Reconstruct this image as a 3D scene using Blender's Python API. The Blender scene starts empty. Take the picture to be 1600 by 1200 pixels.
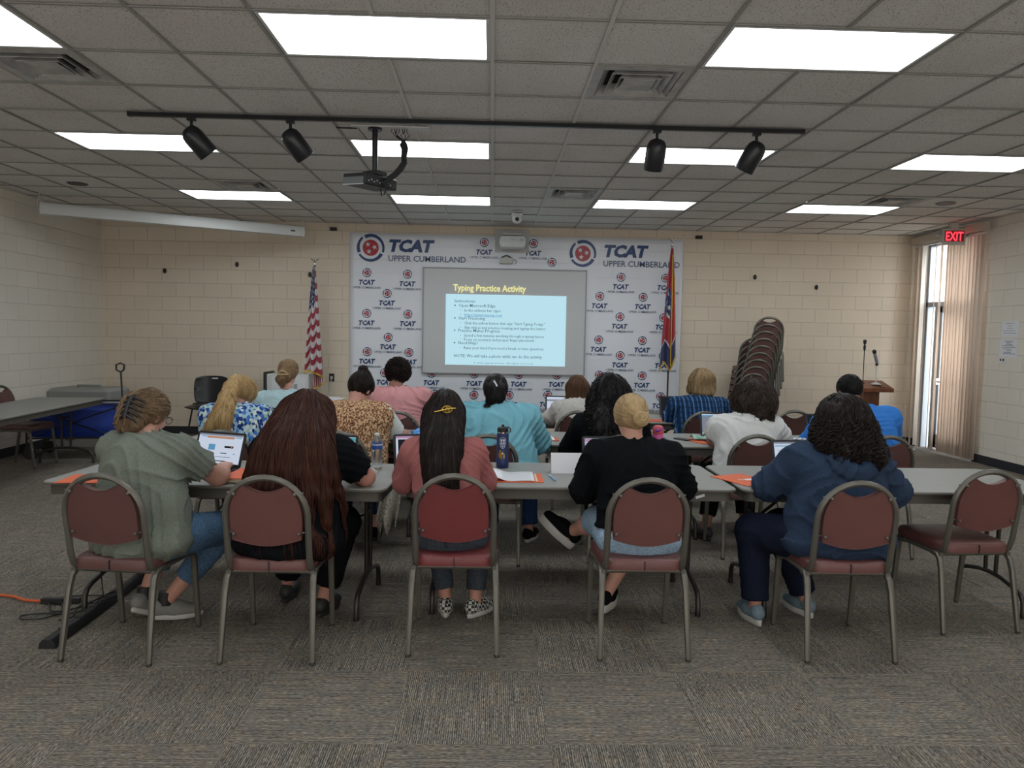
import bpy, math, random
import numpy as np
from mathutils import Vector, Matrix

# ---------------------------------------------------------------- camera, world, exposure
SC = bpy.context.scene
COL = SC.collection
CAM_H = 1.5535
camd = bpy.data.cameras.new('camera')
cam = bpy.data.objects.new('camera', camd)
COL.objects.link(cam)
SC.camera = cam
_p, _y, _r = 0.0658, 0.0279, 0.0186
_f = Vector((math.sin(_y)*math.cos(_p), math.cos(_y)*math.cos(_p), -math.sin(_p)))
_rt = Vector((math.cos(_y), -math.sin(_y), 0.0))
_up = _rt.cross(_f)
_r2 = math.cos(_r)*_rt + math.sin(_r)*_up
_u2 = -math.sin(_r)*_rt + math.cos(_r)*_up
_m = Matrix((_r2, _u2, -_f)).transposed().to_4x4()
_m.translation = Vector((0, 0, CAM_H))
cam.matrix_world = _m
camd.sensor_fit = 'HORIZONTAL'
camd.sensor_width = 36.0
camd.lens = 36.0*1153.1/1600.0
camd.clip_start = 0.05
camd.clip_end = 200.0

world = bpy.data.worlds.new('world')
SC.world = world
world.use_nodes = True
_bg = world.node_tree.nodes['Background']
_bg.inputs['Color'].default_value = (0.86, 0.92, 1.0, 1)
_bg.inputs['Strength'].default_value = 7.0

sund = bpy.data.lights.new('sun', 'SUN')
sund.energy = 1.5
sund.angle = math.radians(1.0)
sund.color = (1.0, 0.95, 0.88)
sun = bpy.data.objects.new('sun', sund)
COL.objects.link(sun)
sun.location = (3, 8, 12)
sun.rotation_euler = (math.radians(38), 0, math.radians(-150))

filld = bpy.data.lights.new('rear_fill', 'AREA')  # added fill lamp behind the camera, lifts the ceiling; the wall has no window
filld.shape = 'RECTANGLE'
filld.size, filld.size_y = 10.5, 1.9
filld.energy = 150
filld.color = (1.0, 0.97, 0.94)
fill = bpy.data.objects.new('rear_fill', filld)
COL.objects.link(fill)
fill.location = (0.3, -2.45, 1.25)
fill.rotation_euler = (math.radians(90+22), 0, 0)

SC.view_settings.view_transform = 'Standard'
SC.view_settings.look = 'None'
SC.view_settings.gamma = 1.0
SC.view_settings.use_curve_mapping = False
SC.view_settings.exposure = 0.22
PANEL_STRENGTH = 7.5

# ---------------------------------------------------------------- helpers
rnd = random.Random(7)
PI = math.pi
R = math.radians


def tag(o, label=None, cat=None, group=None, kind=None):
    if label: o['label'] = label
    if cat: o['category'] = cat
    if group: o['group'] = group
    if kind: o['kind'] = kind
    return o


def empty(name, loc, label, cat, group=None, rz=0.0):
    o = bpy.data.objects.new(name, None)
    o.empty_display_size = 0.1
    COL.objects.link(o)
    o.location = loc
    o.rotation_euler = (0, 0, rz)
    return tag(o, label, cat, group)


def copy_tree(root, loc, rz=0.0, label=None, group=None, cat=None):
    def rec(o, par):
        c = o.copy()
        COL.objects.link(c)
        c.parent = par
        for ch in list(o.children):
            rec(ch, c)
        return c
    c = rec(root, None)
    c.location = loc
    c.rotation_euler = (0, 0, rz)
    if label: c['label'] = label
    if group: c['group'] = group
    if cat: c['category'] = cat
    return c


def place(root, loc, rz, label, group=None, _used={}):
    """first placement moves the original, later ones copy it"""
    if root.name not in _used:
        _used[root.name] = 1
        root.location = loc
        root.rotation_euler = (0, 0, rz)
        root['label'] = label
        if group: root['group'] = group
        return root
    return copy_tree(root, loc, rz, label, group)


def rot(rx=0, ry=0, rz=0):
    return np.array((Matrix.Rotation(rz, 3, 'Z') @ Matrix.Rotation(ry, 3, 'Y') @ Matrix.Rotation(rx, 3, 'X')))


class MB:
    def __init__(self):
        self.v = []; self.f = []; self.m = []; self.n = 0

    def raw(self, V, F, mi=0):
        V = np.asarray(V, float).reshape(-1, 3)
        self.v.append(V)
        for q in F:
            self.f.append([int(i)+self.n for i in q])
            self.m.append(mi)
        self.n += len(V)
        return self

    def box(self, c, s, rm=None, mi=0):
        h = np.array(s, float)/2
        V = np.array([(x, y, z) for x in (-1, 1) for y in (-1, 1) for z in (-1, 1)])*h
        if rm is not None: V = V @ np.array(rm).T
        V = V+np.array(c, float)
        F = [(0, 1, 3, 2), (4, 6, 7, 5), (0, 4, 5, 1), (2, 3, 7, 6), (0, 2, 6, 4), (1, 5, 7, 3)]
        return self.raw(V, F, mi)

    def tube(self, pts, r, n=8, mi=0, caps=True, w=1.0, up=None, power=2.0):
        """swept tube, r scalar or per-point; w widens along the side axis; power>2 squares it off"""
        P = np.array(pts, float)
        m = len(P)
        rr = np.full(m, r, float) if np.isscalar(r) else np.array(r, float)
        T = np.gradient(P, axis=0)
        T /= np.maximum(np.linalg.norm(T, axis=1, keepdims=True), 1e-9)
        a = np.array(up if up is not None else ((0, 0, 1) if abs(T[0][2]) < .9 else (1, 0, 0)), float)
        V = []
        ang = np.linspace(0, 2*PI, n, endpoint=False)+PI/n
        ca, sa = np.cos(ang), np.sin(ang)
        if power > 2:
            k = (np.abs(ca)**power+np.abs(sa)**power)**(-1/power)
            ca, sa = ca*k, sa*k
        for i in range(m):
            t = T[i]
            a = a-t*np.dot(a, t)
            a /= max(np.linalg.norm(a), 1e-9)
            b = np.cross(t, a)
            for c_, s_ in zip(ca, sa):
                V.append(P[i]+rr[i]*(c_*a+s_*b*w))
        F = []
        for i in range(m-1):
            for j in range(n):
                k = (j+1) % n
                F.append((i*n+j, i*n+k, (i+1)*n+k, (i+1)*n+j))
        if caps:
            F.append(tuple(range(n))[::-1])
            F.append(tuple((m-1)*n+j for j in range(n)))
        return self.raw(V, F, mi)

    def lathe(self, prof, c=(0, 0, 0), n=24, rm=None, mi=0, caps=True):
        """prof: list of (radius, z)"""
        V = []; F = []
        for r_, z in prof:
            for j in range(n):
                a = 2*PI*j/n
                V.append((r_*math.cos(a), r_*math.sin(a), z))
        m = len(prof)
        for i in range(m-1):
            for j in range(n):
                k = (j+1) % n
                F.append((i*n+j, i*n+k, (i+1)*n+k, (i+1)*n+j))
        if caps:
            F.append(tuple(range(n))[::-1])
            F.append(tuple((m-1)*n+j for j in range(n)))
        V = np.array(V)
        if rm is not None: V = V @ np.array(rm).T
        return self.raw(V+np.array(c, float), F, mi)

    def prism(self, poly, axis, a, b, mi=0):
        """poly 2D, extruded along axis ('x','y','z') from a to b"""
        n = len(poly)
        V = []
        for t in (a, b):
            for (p, q) in poly:
                V.append({'x': (t, p, q), 'y': (p, t, q), 'z': (p, q, t)}[axis])
        F = [tuple(range(n))[::-1], tuple(range(n, 2*n))]
        for j in range(n):
            k = (j+1) % n
            F.append((j, k, n+k, n+j))
        if axis == 'y': F = [tuple(reversed(f)) for f in F]
        return self.raw(V, F, mi)

    def grid(self, fn, nu, nv, mi=0, thick=0.0, nrm=None):
        V = [fn(i/nu, j/nv) for i in range(nu+1) for j in range(nv+1)]
        F = [(i*(nv+1)+j, (i+1)*(nv+1)+j, (i+1)*(nv+1)+j+1, i*(nv+1)+j+1) for i in range(nu) for j in range(nv)]
        return self.raw(V, F, mi)

    def build(self, name, mats, parent=None, smooth=40, bevel=0.0, loc=None, rz=0.0, solid=0.0, seg=2, sub=0):
        me = bpy.data.meshes.new(name)
        V = np.concatenate(self.v) if self.v else np.zeros((0, 3))
        me.from_pydata(V.tolist(), [], self.f)
        if not isinstance(mats, (list, tuple)): mats = [mats]
        for m in mats: me.materials.append(m)
        if len(mats) > 1:
            me.polygons.foreach_set('material_index', self.m)
        me.update()
        if smooth:
            me.shade_smooth()
            if smooth < 180: me.set_sharp_from_angle(angle=R(smooth))
        o = bpy.data.objects.new(name, me)
        COL.objects.link(o)
        if parent is not None: o.parent = parent
        if loc is not None: o.location = loc
        o.rotation_euler = (0, 0, rz)
        if solid:
            s = o.modifiers.new('s', 'SOLIDIFY'); s.thickness = solid; s.offset = 0
        if bevel:
            b = o.modifiers.new('b', 'BEVEL'); b.width = bevel; b.segments = seg; b.limit_method = 'ANGLE'; b.angle_limit = R(40)
        if sub:
            s = o.modifiers.new('u', 'SUBSURF'); s.levels = sub; s.render_levels = sub
        return o


def rrect(w, h, r, n=6, cx=0.0, cy=0.0):
    out = []
    for (sx, sy, a0) in ((1, 1, 0), (-1, 1, 90), (-1, -1, 180), (1, -1, 270)):
        for i in range(n+1):
            a = R(a0+90*i/n)
            out.append((cx+sx*(w/2-r)+r*math.cos(a), cy+sy*(h/2-r)+r*math.sin(a)))
    return out


def arc(cx, cy, r, a0, a1, n, ry=None):
    ry = r if ry is None else ry
    return [(cx+r*math.cos(R(a0+(a1-a0)*i/n)), cy+ry*math.sin(R(a0+(a1-a0)*i/n))) for i in range(n+1)]


_tc = {}


def text_geo(s, bold=0.0, res=2):
    """returns (V Nx2, F) for text of size 1, left-baseline origin"""
    key = (s, bold, res)
    if key in _tc: return _tc[key]
    cu = bpy.data.curves.new('t', 'FONT')
    cu.body = s
    cu.offset = bold
    cu.resolution_u = res
    o = bpy.data.objects.new('t', cu)
    COL.objects.link(o)
    dg = bpy.context.evaluated_depsgraph_get()
    me = bpy.data.meshes.new_from_object(o.evaluated_get(dg))
    V = np.array([v.co[:2] for v in me.vertices]).reshape(-1, 2)
    F = [tuple(p.vertices) for p in me.polygons]
    bpy.data.objects.remove(o)
    bpy.data.curves.remove(cu)
    bpy.data.meshes.remove(me)
    _tc[key] = (V, F)
    return _tc[key]


def put_text(mb, s, origin, ux, uy, width=None, height=None, bold=0.0, shear=0.0, center=False, mi=0, spacing=None, res=2):
    """lay text on the plane (origin, ux, uy); scaled to given width and/or cap height"""
    V, F = text_geo(s, bold, res)
    if len(V) == 0: return
    lo, hi = V.min(0), V.max(0)
    sy = (height/0.70) if height else None
    sx = (width/(hi[0]-lo[0])) if width else None
    if sx is None: sx = sy
    if sy is None: sy = sx
    X = (V[:, 0]-lo[0])*sx
    Y = V[:, 1]*sy
    X = X+Y*shear
    if center: X = X-(hi[0]-lo[0])*sx/2
    o = np.array(origin, float); ux = np.array(ux, float); uy = np.array(uy, float)
    mb.raw(o+X[:, None]*ux+Y[:, None]*uy, F, mi)


# ---------------------------------------------------------------- materials
def mat(name, col, rough=0.6, metal=0.0, bump=None, noise=None, spec=0.5, sheen=0.0, coat=0.0, emis=None, estr=0.0):
    m = bpy.data.materials.new(name)
    m.use_nodes = True
    nt = m.node_tree
    b = nt.nodes['Principled BSDF']
    b.inputs['Base Color'].default_value = (*col, 1)
    b.inputs['Roughness'].default_value = rough
    b.inputs['Metallic'].default_value = metal
    b.inputs['Specular IOR Level'].default_value = spec
    b.inputs['Sheen Weight'].default_value = sheen
    b.inputs['Coat Weight'].default_value = coat
    if emis:
        b.inputs['Emission Color'].default_value = (*emis, 1)
        b.inputs['Emission Strength'].default_value = estr
    tc = None
    if noise or bump:
        tc = nt.nodes.new('ShaderNodeTexCoord')
    if noise:  # (scale, amount, (sx,sy,sz))
        n = nt.nodes.new('ShaderNodeTexNoise')
        n.inputs['Scale'].default_value = noise[0]
        n.inputs['Detail'].default_value = 4
        mp = nt.nodes.new('ShaderNodeMapping')
        mp.inputs['Scale'].default_value = noise[2] if len(noise) > 2 else (1, 1, 1)
        nt.links.new(tc.outputs['Object'], mp.inputs['Vector'])
        nt.links.new(mp.outputs['Vector'], n.inputs['Vector'])
        cr = nt.nodes.new('ShaderNodeValToRGB')
        a = noise[1]
        cr.color_ramp.elements[0].position = 0.3
        cr.color_ramp.elements[1].position = 0.7
        cr.color_ramp.elements[0].color = (*[c*(1-a) for c in col], 1)
        cr.color_ramp.elements[1].color = (*[min(1, c*(1+a)) for c in col], 1)
        nt.links.new(n.outputs['Fac'], cr.inputs['Fac'])
        nt.links.new(cr.outputs['Color'], b.inputs['Base Color'])
    if bump:  # (scale, strength, (sx,sy,sz))
        n = nt.nodes.new('ShaderNodeTexNoise')
        n.inputs['Scale'].default_value = bump[0]
        n.inputs['Detail'].default_value = 3
        mp = nt.nodes.new('ShaderNodeMapping')
        mp.inputs['Scale'].default_value = bump[2] if len(bump) > 2 else (1, 1, 1)
        nt.links.new(tc.outputs['Object'], mp.inputs['Vector'])
        nt.links.new(mp.outputs['Vector'], n.inputs['Vector'])
        bp = nt.nodes.new('ShaderNodeBump')
        bp.inputs['Strength'].default_value = bump[1]
        bp.inputs['Distance'].default_value = 0.01
        nt.links.new(n.outputs['Fac'], bp.inputs['Height'])
        nt.links.new(bp.outputs['Normal'], b.inputs['Normal'])
    return m


def nodes(m):
    return m.node_tree, m.node_tree.nodes, m.node_tree.links


def emit(name, col, s):
    m = bpy.data.materials.new(name)
    m.use_nodes = True
    nt = m.node_tree
    nt.nodes.remove(nt.nodes['Principled BSDF'])
    e = nt.nodes.new('ShaderNodeEmission')
    e.inputs['Color'].default_value = (*col, 1)
    e.inputs['Strength'].default_value = s
    nt.links.new(e.outputs[0], nt.nodes['Material Output'].inputs['Surface'])
    return m


def math_node(nt, op, a, b=None):
    n = nt.nodes.new('ShaderNodeMath'); n.operation = op
    for i, x in enumerate((a, b)):
        if x is None: continue
        if isinstance(x, (int, float)): n.inputs[i].default_value = x
        else: nt.links.new(x, n.inputs[i])
    return n.outputs[0]


def block_mat(name, col, axis):
    m = mat(name, col, 0.75, spec=0.3)
    nt, N, L = nodes(m)
    b = N['Principled BSDF']
    tc = N.new('ShaderNodeTexCoord')
    sp = N.new('ShaderNodeSeparateXYZ'); L.new(tc.outputs['Object'], sp.inputs[0])
    cb = N.new('ShaderNodeCombineXYZ')
    L.new(sp.outputs['X' if axis == 'x' else 'Y'], cb.inputs[0]); L.new(sp.outputs['Z'], cb.inputs[1])
    br = N.new('ShaderNodeTexBrick')
    br.offset = 0.5
    br.inputs['Scale'].default_value = 1.0
    br.inputs['Brick Width'].default_value = 0.4064
    br.inputs['Row Height'].default_value = 0.2032
    br.inputs['Mortar Size'].default_value = 0.0048
    br.inputs['Mortar Smooth'].default_value = 0.6
    br.inputs['Color1'].default_value = (*col, 1)
    br.inputs['Color2'].default_value = (*[c*0.965 for c in col], 1)
    br.inputs['Mortar'].default_value = (*[min(1, c*0.86) for c in col], 1)
    L.new(cb.outputs[0], br.inputs['Vector'])
    ns = N.new('ShaderNodeTexNoise'); ns.inputs['Scale'].default_value = 1.3; ns.inputs['Detail'].default_value = 5
    L.new(tc.outputs['Object'], ns.inputs['Vector'])
    mx = N.new('ShaderNodeMix'); mx.data_type = 'RGBA'; mx.blend_type = 'MULTIPLY'
    mx.inputs['Factor'].default_value = 1.0
    cr = N.new('ShaderNodeValToRGB')
    cr.color_ramp.elements[0].position = .3; cr.color_ramp.elements[0].color = (.93, .93, .93, 1)
    cr.color_ramp.elements[1].position = .7; cr.color_ramp.elements[1].color = (1, 1, 1, 1)
    L.new(ns.outputs['Fac'], cr.inputs['Fac'])
    L.new(br.outputs['Color'], mx.inputs['A']); L.new(cr.outputs['Color'], mx.inputs['B'])
    L.new(mx.outputs['Result'], b.inputs['Base Color'])
    ns2 = N.new('ShaderNodeTexNoise'); ns2.inputs['Scale'].default_value = 90; ns2.inputs['Detail'].default_value = 3
    L.new(tc.outputs['Object'], ns2.inputs['Vector'])
    h = math_node(nt, 'SUBTRACT', math_node(nt, 'MULTIPLY', ns2.outputs['Fac'], 0.12), br.outputs['Fac'])
    bp = N.new('ShaderNodeBump'); bp.inputs['Strength'].default_value = 0.7; bp.inputs['Distance'].default_value = 0.006
    L.new(h, bp.inputs['Height']); L.new(bp.outputs['Normal'], b.inputs['Normal'])
    return m


M = {}
M['wall_back'] = block_mat('painted_block_back', (0.76, 0.655, 0.525), 'x')
M['wall_side'] = block_mat('painted_block_side', (0.77, 0.715, 0.63), 'y')
M['ceil'] = mat('ceiling_tile', (0.56, 0.54, 0.515), 0.9, spec=0.2)


def _ceil():
    nt, N, L = nodes(M['ceil'])
    b = N['Principled BSDF']
    tc = N.new('ShaderNodeTexCoord')
    vo = N.new('ShaderNodeTexNoise'); vo.inputs['Scale'].default_value = 120; vo.inputs['Detail'].default_value = 2
    L.new(tc.outputs['Object'], vo.inputs['Vector'])
    cr = N.new('ShaderNodeValToRGB')
    cr.color_ramp.elements[0].position = .34; cr.color_ramp.elements[0].color = (.36, .34, .33, 1)
    cr.color_ramp.elements[1].position = .43; cr.color_ramp.elements[1].color = (.74, .725, .70, 1)
    L.new(vo.outputs['Fac'], cr.inputs['Fac'])
    big = N.new('ShaderNodeTexNoise'); big.inputs['Scale'].default_value = 1.1; big.inputs['Detail'].default_value = 3
    L.new(tc.outputs['Object'], big.inputs['Vector'])
    c2 = N.new('ShaderNodeValToRGB')
    c2.color_ramp.elements[0].position = .35; c2.color_ramp.elements[0].color = (.9, .88, .86, 1)
    c2.color_ramp.elements[1].position = .65; c2.color_ramp.elements[1].color = (1, 1, 1, 1)
    L.new(big.outputs['Fac'], c2.inputs['Fac'])
    mx = N.new('ShaderNodeMix'); mx.data_type = 'RGBA'; mx.blend_type = 'MULTIPLY'; mx.inputs['Factor'].default_value = 1
    L.new(cr.outputs['Color'], mx.inputs['A']); L.new(c2.outputs['Color'], mx.inputs['B'])
    L.new(mx.outputs['Result'], b.inputs['Base Color'])


_ceil()


def carpet():
    m = mat('carpet_tiles', (0.12, 0.11, 0.1), 0.95, spec=0.1)
    nt, N, L = nodes(m)
    b = N['Principled BSDF']
    tc = N.new('ShaderNodeTexCoord')
    sp = N.new('ShaderNodeSeparateXYZ'); L.new(tc.outputs['Object'], sp.inputs[0])
    tx = math_node(nt, 'DIVIDE', math_node(nt, 'SUBTRACT', sp.outputs['X'], 0.245), 0.6096)
    ty = math_node(nt, 'DIVIDE', math_node(nt, 'SUBTRACT', sp.outputs['Y'], 3.32), 0.6096)
    fx = math_node(nt, 'FLOOR', tx); fy = math_node(nt, 'FLOOR', ty)
    par = math_node(nt, 'PINGPONG', math_node(nt, 'ADD', fx, fy), 1.0)

    def streak(sx, sy, sc=1.0, seed=0.0):
        mp = N.new('ShaderNodeMapping'); mp.inputs['Scale'].default_value = (sx, sy, 1)
        mp.inputs['Location'].default_value = (seed, seed*.7, 0)
        L.new(tc.outputs['Object'], mp.inputs['Vector'])
        n = N.new('ShaderNodeTexNoise'); n.inputs['Scale'].default_value = sc; n.inputs['Detail'].default_value = 4
        n.inputs['Roughness'].default_value = .65
        L.new(mp.outputs['Vector'], n.inputs['Vector'])
        return n.outputs['Fac']
    def rib(o):
        w = math_node(nt, 'SINE', math_node(nt, 'MULTIPLY', o, 2*PI/0.0085))
        return math_node(nt, 'MULTIPLY', w, .055)

    def blend(sx, sy, o):
        l1 = streak(*((260, 4) if sx else (4, 260))); l2 = streak(*((300, 42) if sx else (42, 300)), seed=3.0)
        t = math_node(nt, 'ADD', math_node(nt, 'MULTIPLY', l1, .55), math_node(nt, 'MULTIPLY', l2, .75))
        return math_node(nt, 'SUBTRACT', math_node(nt, 'ADD', t, rib(o)), .15)
    a = blend(1, 0, sp.outputs['X']); c = blend(0, 1, sp.outputs['Y'])
    mixf = N.new('ShaderNodeMix'); mixf.data_type = 'FLOAT'
    L.new(par, mixf.inputs['Factor']); L.new(a, mixf.inputs[2]); L.new(c, mixf.inputs[3])
    cr = N.new('ShaderNodeValToRGB')
    e = cr.color_ramp.elements
    e[0].position = .36; e[0].color = (.040, .037, .034, 1)
    e[1].position = .68; e[1].color = (.52, .46, .385, 1)
    x = e.new(.47); x.color = (.130, .120, .110, 1)
    x = e.new(.56); x.color = (.27, .235, .195, 1)
    L.new(mixf.outputs[0], cr.inputs['Fac'])
    # brownish speckle
    n2 = N.new('ShaderNodeTexNoise'); n2.inputs['Scale'].default_value = 14; n2.inputs['Detail'].default_value = 4
    L.new(tc.outputs['Object'], n2.inputs['Vector'])
    mx = N.new('ShaderNodeMix'); mx.data_type = 'RGBA'; mx.blend_type = 'MULTIPLY'; mx.inputs['Factor'].default_value = 1
    c2 = N.new('ShaderNodeValToRGB')
    c2.color_ramp.elements[0].position = .35; c2.color_ramp.elements[0].color = (.84, .86, .88, 1)
    c2.color_ramp.elements[1].position = .65; c2.color_ramp.elements[1].color = (1.0, .94, .86, 1)
    L.new(n2.outputs['Fac'], c2.inputs['Fac'])
    # per tile value
    wn = N.new('ShaderNodeTexWhiteNoise'); wn.noise_dimensions = '2D'
    cb = N.new('ShaderNodeCombineXYZ'); L.new(fx, cb.inputs[0]); L.new(fy, cb.inputs[1])
    L.new(cb.outputs[0], wn.inputs['Vector'])
    tv = math_node(nt, 'ADD', math_node(nt, 'MULTIPLY', wn.outputs['Value'], .16), .88)
    L.new(cr.outputs['Color'], mx.inputs['A']); L.new(c2.outputs['Color'], mx.inputs['B'])
    mx2 = N.new('ShaderNodeVectorMath'); mx2.operation = 'SCALE'
    L.new(mx.outputs['Result'], mx2.inputs[0]); L.new(tv, mx2.inputs['Scale'])
    L.new(mx2.outputs[0], b.inputs['Base Color'])
    bp = N.new('ShaderNodeBump'); bp.inputs['Strength'].default_value = 0.6; bp.inputs['Distance'].default_value = 0.004
    L.new(mixf.outputs[0], bp.inputs['Height']); L.new(bp.outputs['Normal'], b.inputs['Normal'])
    return m


M['carpet'] = carpet()
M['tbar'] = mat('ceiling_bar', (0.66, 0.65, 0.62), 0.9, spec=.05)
M['tbar_shaded'] = mat('ceiling_bar_shaded', (0.36, 0.35, 0.33), 0.9, spec=.05)  # bars darkened in colour to stand for the shadow gap at tile edges
M['panel'] = emit('light_panel', (0.88, 0.96, 1.0), PANEL_STRENGTH)
M['white_metal'] = mat('white_enamel', (0.62, 0.62, 0.6), 0.45)
M['black_metal'] = mat('black_metal', (0.012, 0.013, 0.016), 0.35, spec=.5)
M['black'] = mat('black_plastic', (0.012, 0.012, 0.013), 0.5)
M['dark'] = mat('dark_gap', (0.01, 0.01, 0.01), 0.9)
M['base'] = mat('vinyl_baseboard', (0.022, 0.024, 0.03), 0.5)
M['chrome'] = mat('chrome', (0.7, 0.7, 0.7), 0.15, 1.0)
M['frame'] = mat('bronze_frame', (0.125, 0.116, 0.097), 0.36, 0.35, bump=(60, .05))
M['leg_dark'] = mat('dark_brown_tube', (0.035, 0.030, 0.025), 0.35, 0.3)
M['maroon'] = mat('maroon_vinyl', (0.125, 0.047, 0.042), 0.42, noise=(5, .1), bump=(220, .12))
M['maroon_dark'] = mat('dark_maroon_vinyl', (0.105, 0.044, 0.040), 0.45, noise=(5, .1), bump=(220, .12))
M['maroon_red'] = mat('red_maroon_vinyl', (0.145, 0.026, 0.027), 0.42, noise=(5, .1), bump=(220, .12))
M['table'] = mat('grey_laminate', (0.25, 0.246, 0.228), 0.42, noise=(9, .05, (1, 8, 1)))
M['table_edge'] = mat('brown_grey_edge', (0.125, 0.115, 0.095), 0.5)
M['apron'] = mat('table_apron', (0.075, 0.068, 0.056), 0.5)
M['orange'] = mat('orange_card', (0.66, 0.11, 0.03), 0.55)
M['paper'] = mat('white_paper', (0.72, 0.73, 0.76), 0.8)
M['paper_line'] = mat('paper_print', (0.32, 0.33, 0.36), 0.8)
M['wood'] = mat('walnut_wood', (0.16, 0.052, 0.022), 0.35, noise=(12, .35, (1, 1, .12)))
M['board'] = mat('screen_board', (0.60, 0.61, 0.62), 0.5)
M['navy'] = mat('navy_print', (0.012, 0.045, 0.16), 0.35)
M['navy_grey'] = mat('navy_grey_print', (0.05, 0.085, 0.18), 0.35)
M['redprint'] = mat('red_print', (0.42, 0.016, 0.03), 0.35)
M['whiteprint'] = mat('white_print', (0.62, 0.64, 0.68), 0.35)
M['gold'] = mat('gold', (0.65, 0.43, 0.09), 0.3, 0.9)
M['goldfringe'] = mat('gold_fringe', (0.6, 0.36, 0.05), 0.7, bump=(90, .5))


def banner_mat():
    m = mat('vinyl_banner', (0.78, 0.80, 0.86), 0.28, spec=.5)
    nt, N, L = nodes(m)
    b = N['Principled BSDF']
    tc = N.new('ShaderNodeTexCoord')
    n = N.new('ShaderNodeTexNoise'); n.inputs['Scale'].default_value = 5.5; n.inputs['Detail'].default_value = 5
    L.new(tc.outputs['Object'], n.inputs['Vector'])
    sp = N.new('ShaderNodeSeparateXYZ'); L.new(tc.outputs['Object'], sp.inputs[0])
    br = N.new('ShaderNodeTexBrick')
    br.offset = .5
    br.inputs['Scale'].default_value = 1.0; br.inputs['Brick Width'].default_value = .4064
    br.inputs['Row Height'].default_value = .2032; br.inputs['Mortar Size'].default_value = .004
    cb = N.new('ShaderNodeCombineXYZ'); L.new(sp.outputs['X'], cb.inputs[0]); L.new(sp.outputs['Z'], cb.inputs[1])
    L.new(cb.outputs[0], br.inputs['Vector'])
    mr = N.new('ShaderNodeMapRange'); mr.inputs['From Min'].default_value = 2.2; mr.inputs['From Max'].default_value = 2.9
    mr.inputs['To Min'].default_value = .12
    L.new(sp.outputs['Z'], mr.inputs['Value'])
    h = math_node(nt, 'MULTIPLY', math_node(nt, 'SUBTRACT', n.outputs['Fac'], math_node(nt, 'MULTIPLY', br.outputs['Fac'], .25)), mr.outputs[0])
    bp = N.new('ShaderNodeBump'); bp.inputs['Strength'].default_value = .8; bp.inputs['Distance'].default_value = .02
    L.new(h, bp.inputs['Height']); L.new(bp.outputs['Normal'], b.inputs['Normal'])
    return m


M['banner'] = banner_mat()
# ---------------------------------------------------------------- room shell
XL, XR, YF, YB, ZC = -5.75, 6.40, -2.6, 11.083, 3.158
T = 0.2


def struct(o):
    o['kind'] = 'structure'
    return o


struct(MB().box(((XL+XR)/2, (YF+YB)/2, -0.05), (XR-XL+2*T, YB-YF+2*T, 0.1)).build('floor', M['carpet'], smooth=0))
struct(MB().box(((XL+XR)/2, YB+T/2, ZC/2+.16), (XR-XL+2*T, T, ZC+.32)).build('wall_back', M['wall_back'], smooth=0))
struct(MB().box(((XL+XR)/2, YF-T/2, ZC/2+.16), (XR-XL+2*T, T, ZC+.32)).build('wall_front', M['wall_back'], smooth=0))
struct(MB().box((XL-T/2, (YF+YB)/2, ZC/2+.16), (T, YB-YF, ZC+.32)).build('wall_left', M['wall_side'], smooth=0))
# right wall with the glazed door opening y 9.55..10.85
OY0, OY1, OZ = 9.55, 10.88, 3.02
w = MB()
w.box((XR+T/2, (YF+OY0)/2, ZC/2+.16), (T, OY0-YF, ZC+.32))
w.box((XR+T/2, (YB+OY1)/2, ZC/2+.16), (T, YB-OY1, ZC+.32))
w.box((XR+T/2, (OY0+OY1)/2, (OZ+ZC+.32)/2), (T, OY1-OY0, ZC+.32-OZ))
struct(w.build('wall_right', M['wall_side'], smooth=0))
# baseboards
struct(MB().box(((XL+XR)/2, YB-.005, .055), (XR-XL, .01, .11)).build('baseboard_back', M['base'], smooth=0, bevel=.002))
struct(MB().box((XL+.005, (YF+YB)/2, .055), (.01, YB-YF, .11)).build('baseboard_left', M['base'], smooth=0, bevel=.002))
b = MB().box((XR-.006, (YF+OY0)/2, .055), (.012, OY0-YF, .11)).box((XR-.006, (YB+OY1)/2, .055), (.012, YB-OY1, .11))
struct(b.build('baseboard_right', M['base'], smooth=0, bevel=.002))

# ceiling tiles, sagging a little, on a grid of bars
GX0, GY0, CW, CD = -0.026, 3.8556, 1.2192, 0.6096
LIGHT = [(c, r) for r in (-8, -4, 0, 4, 8) for c in (-3, -1, 1, 3)]
VENT = [(-3, 1), (0, 1), (0, 7), (-3, 7), (3, 7)]        # in the right half of the cell
ceil = MB()
crand = random.Random(3)
i0, i1 = math.floor((XL-GX0)/CW), math.ceil((XR-GX0)/CW)
j0, j1 = math.floor((YF-GY0)/CD), math.ceil((YB-GY0)/CD)
for i in range(i0, i1):
    for j in range(j0, j1):
        if (i, j) in LIGHT: continue
        y0, y1 = max(YF, GY0+j*CD), min(YB, GY0+(j+1)*CD)
        for hh in (0, 1):
            if hh == 1 and (i, j) in VENT: continue
            x0, x1 = max(XL, GX0+(i+hh*.5)*CW), min(XR, GX0+(i+hh*.5+.5)*CW)
            if x1-x0 < .02 or y1-y0 < .02: continue
            sag = crand.uniform(.001, .009)
            tz = crand.uniform(0, .003)

            def fn(u, v, x0=x0, x1=x1, y0=y0, y1=y1, sag=sag, tz=tz):
                return (x0+(x1-x0)*u, y0+(y1-y0)*v, ZC+.006+tz-sag*(1-(2*u-1)**4)*(1-(2*v-1)**4))
            ceil.grid(lambda u, v: fn(u, 1-v), 5, 5)
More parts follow.
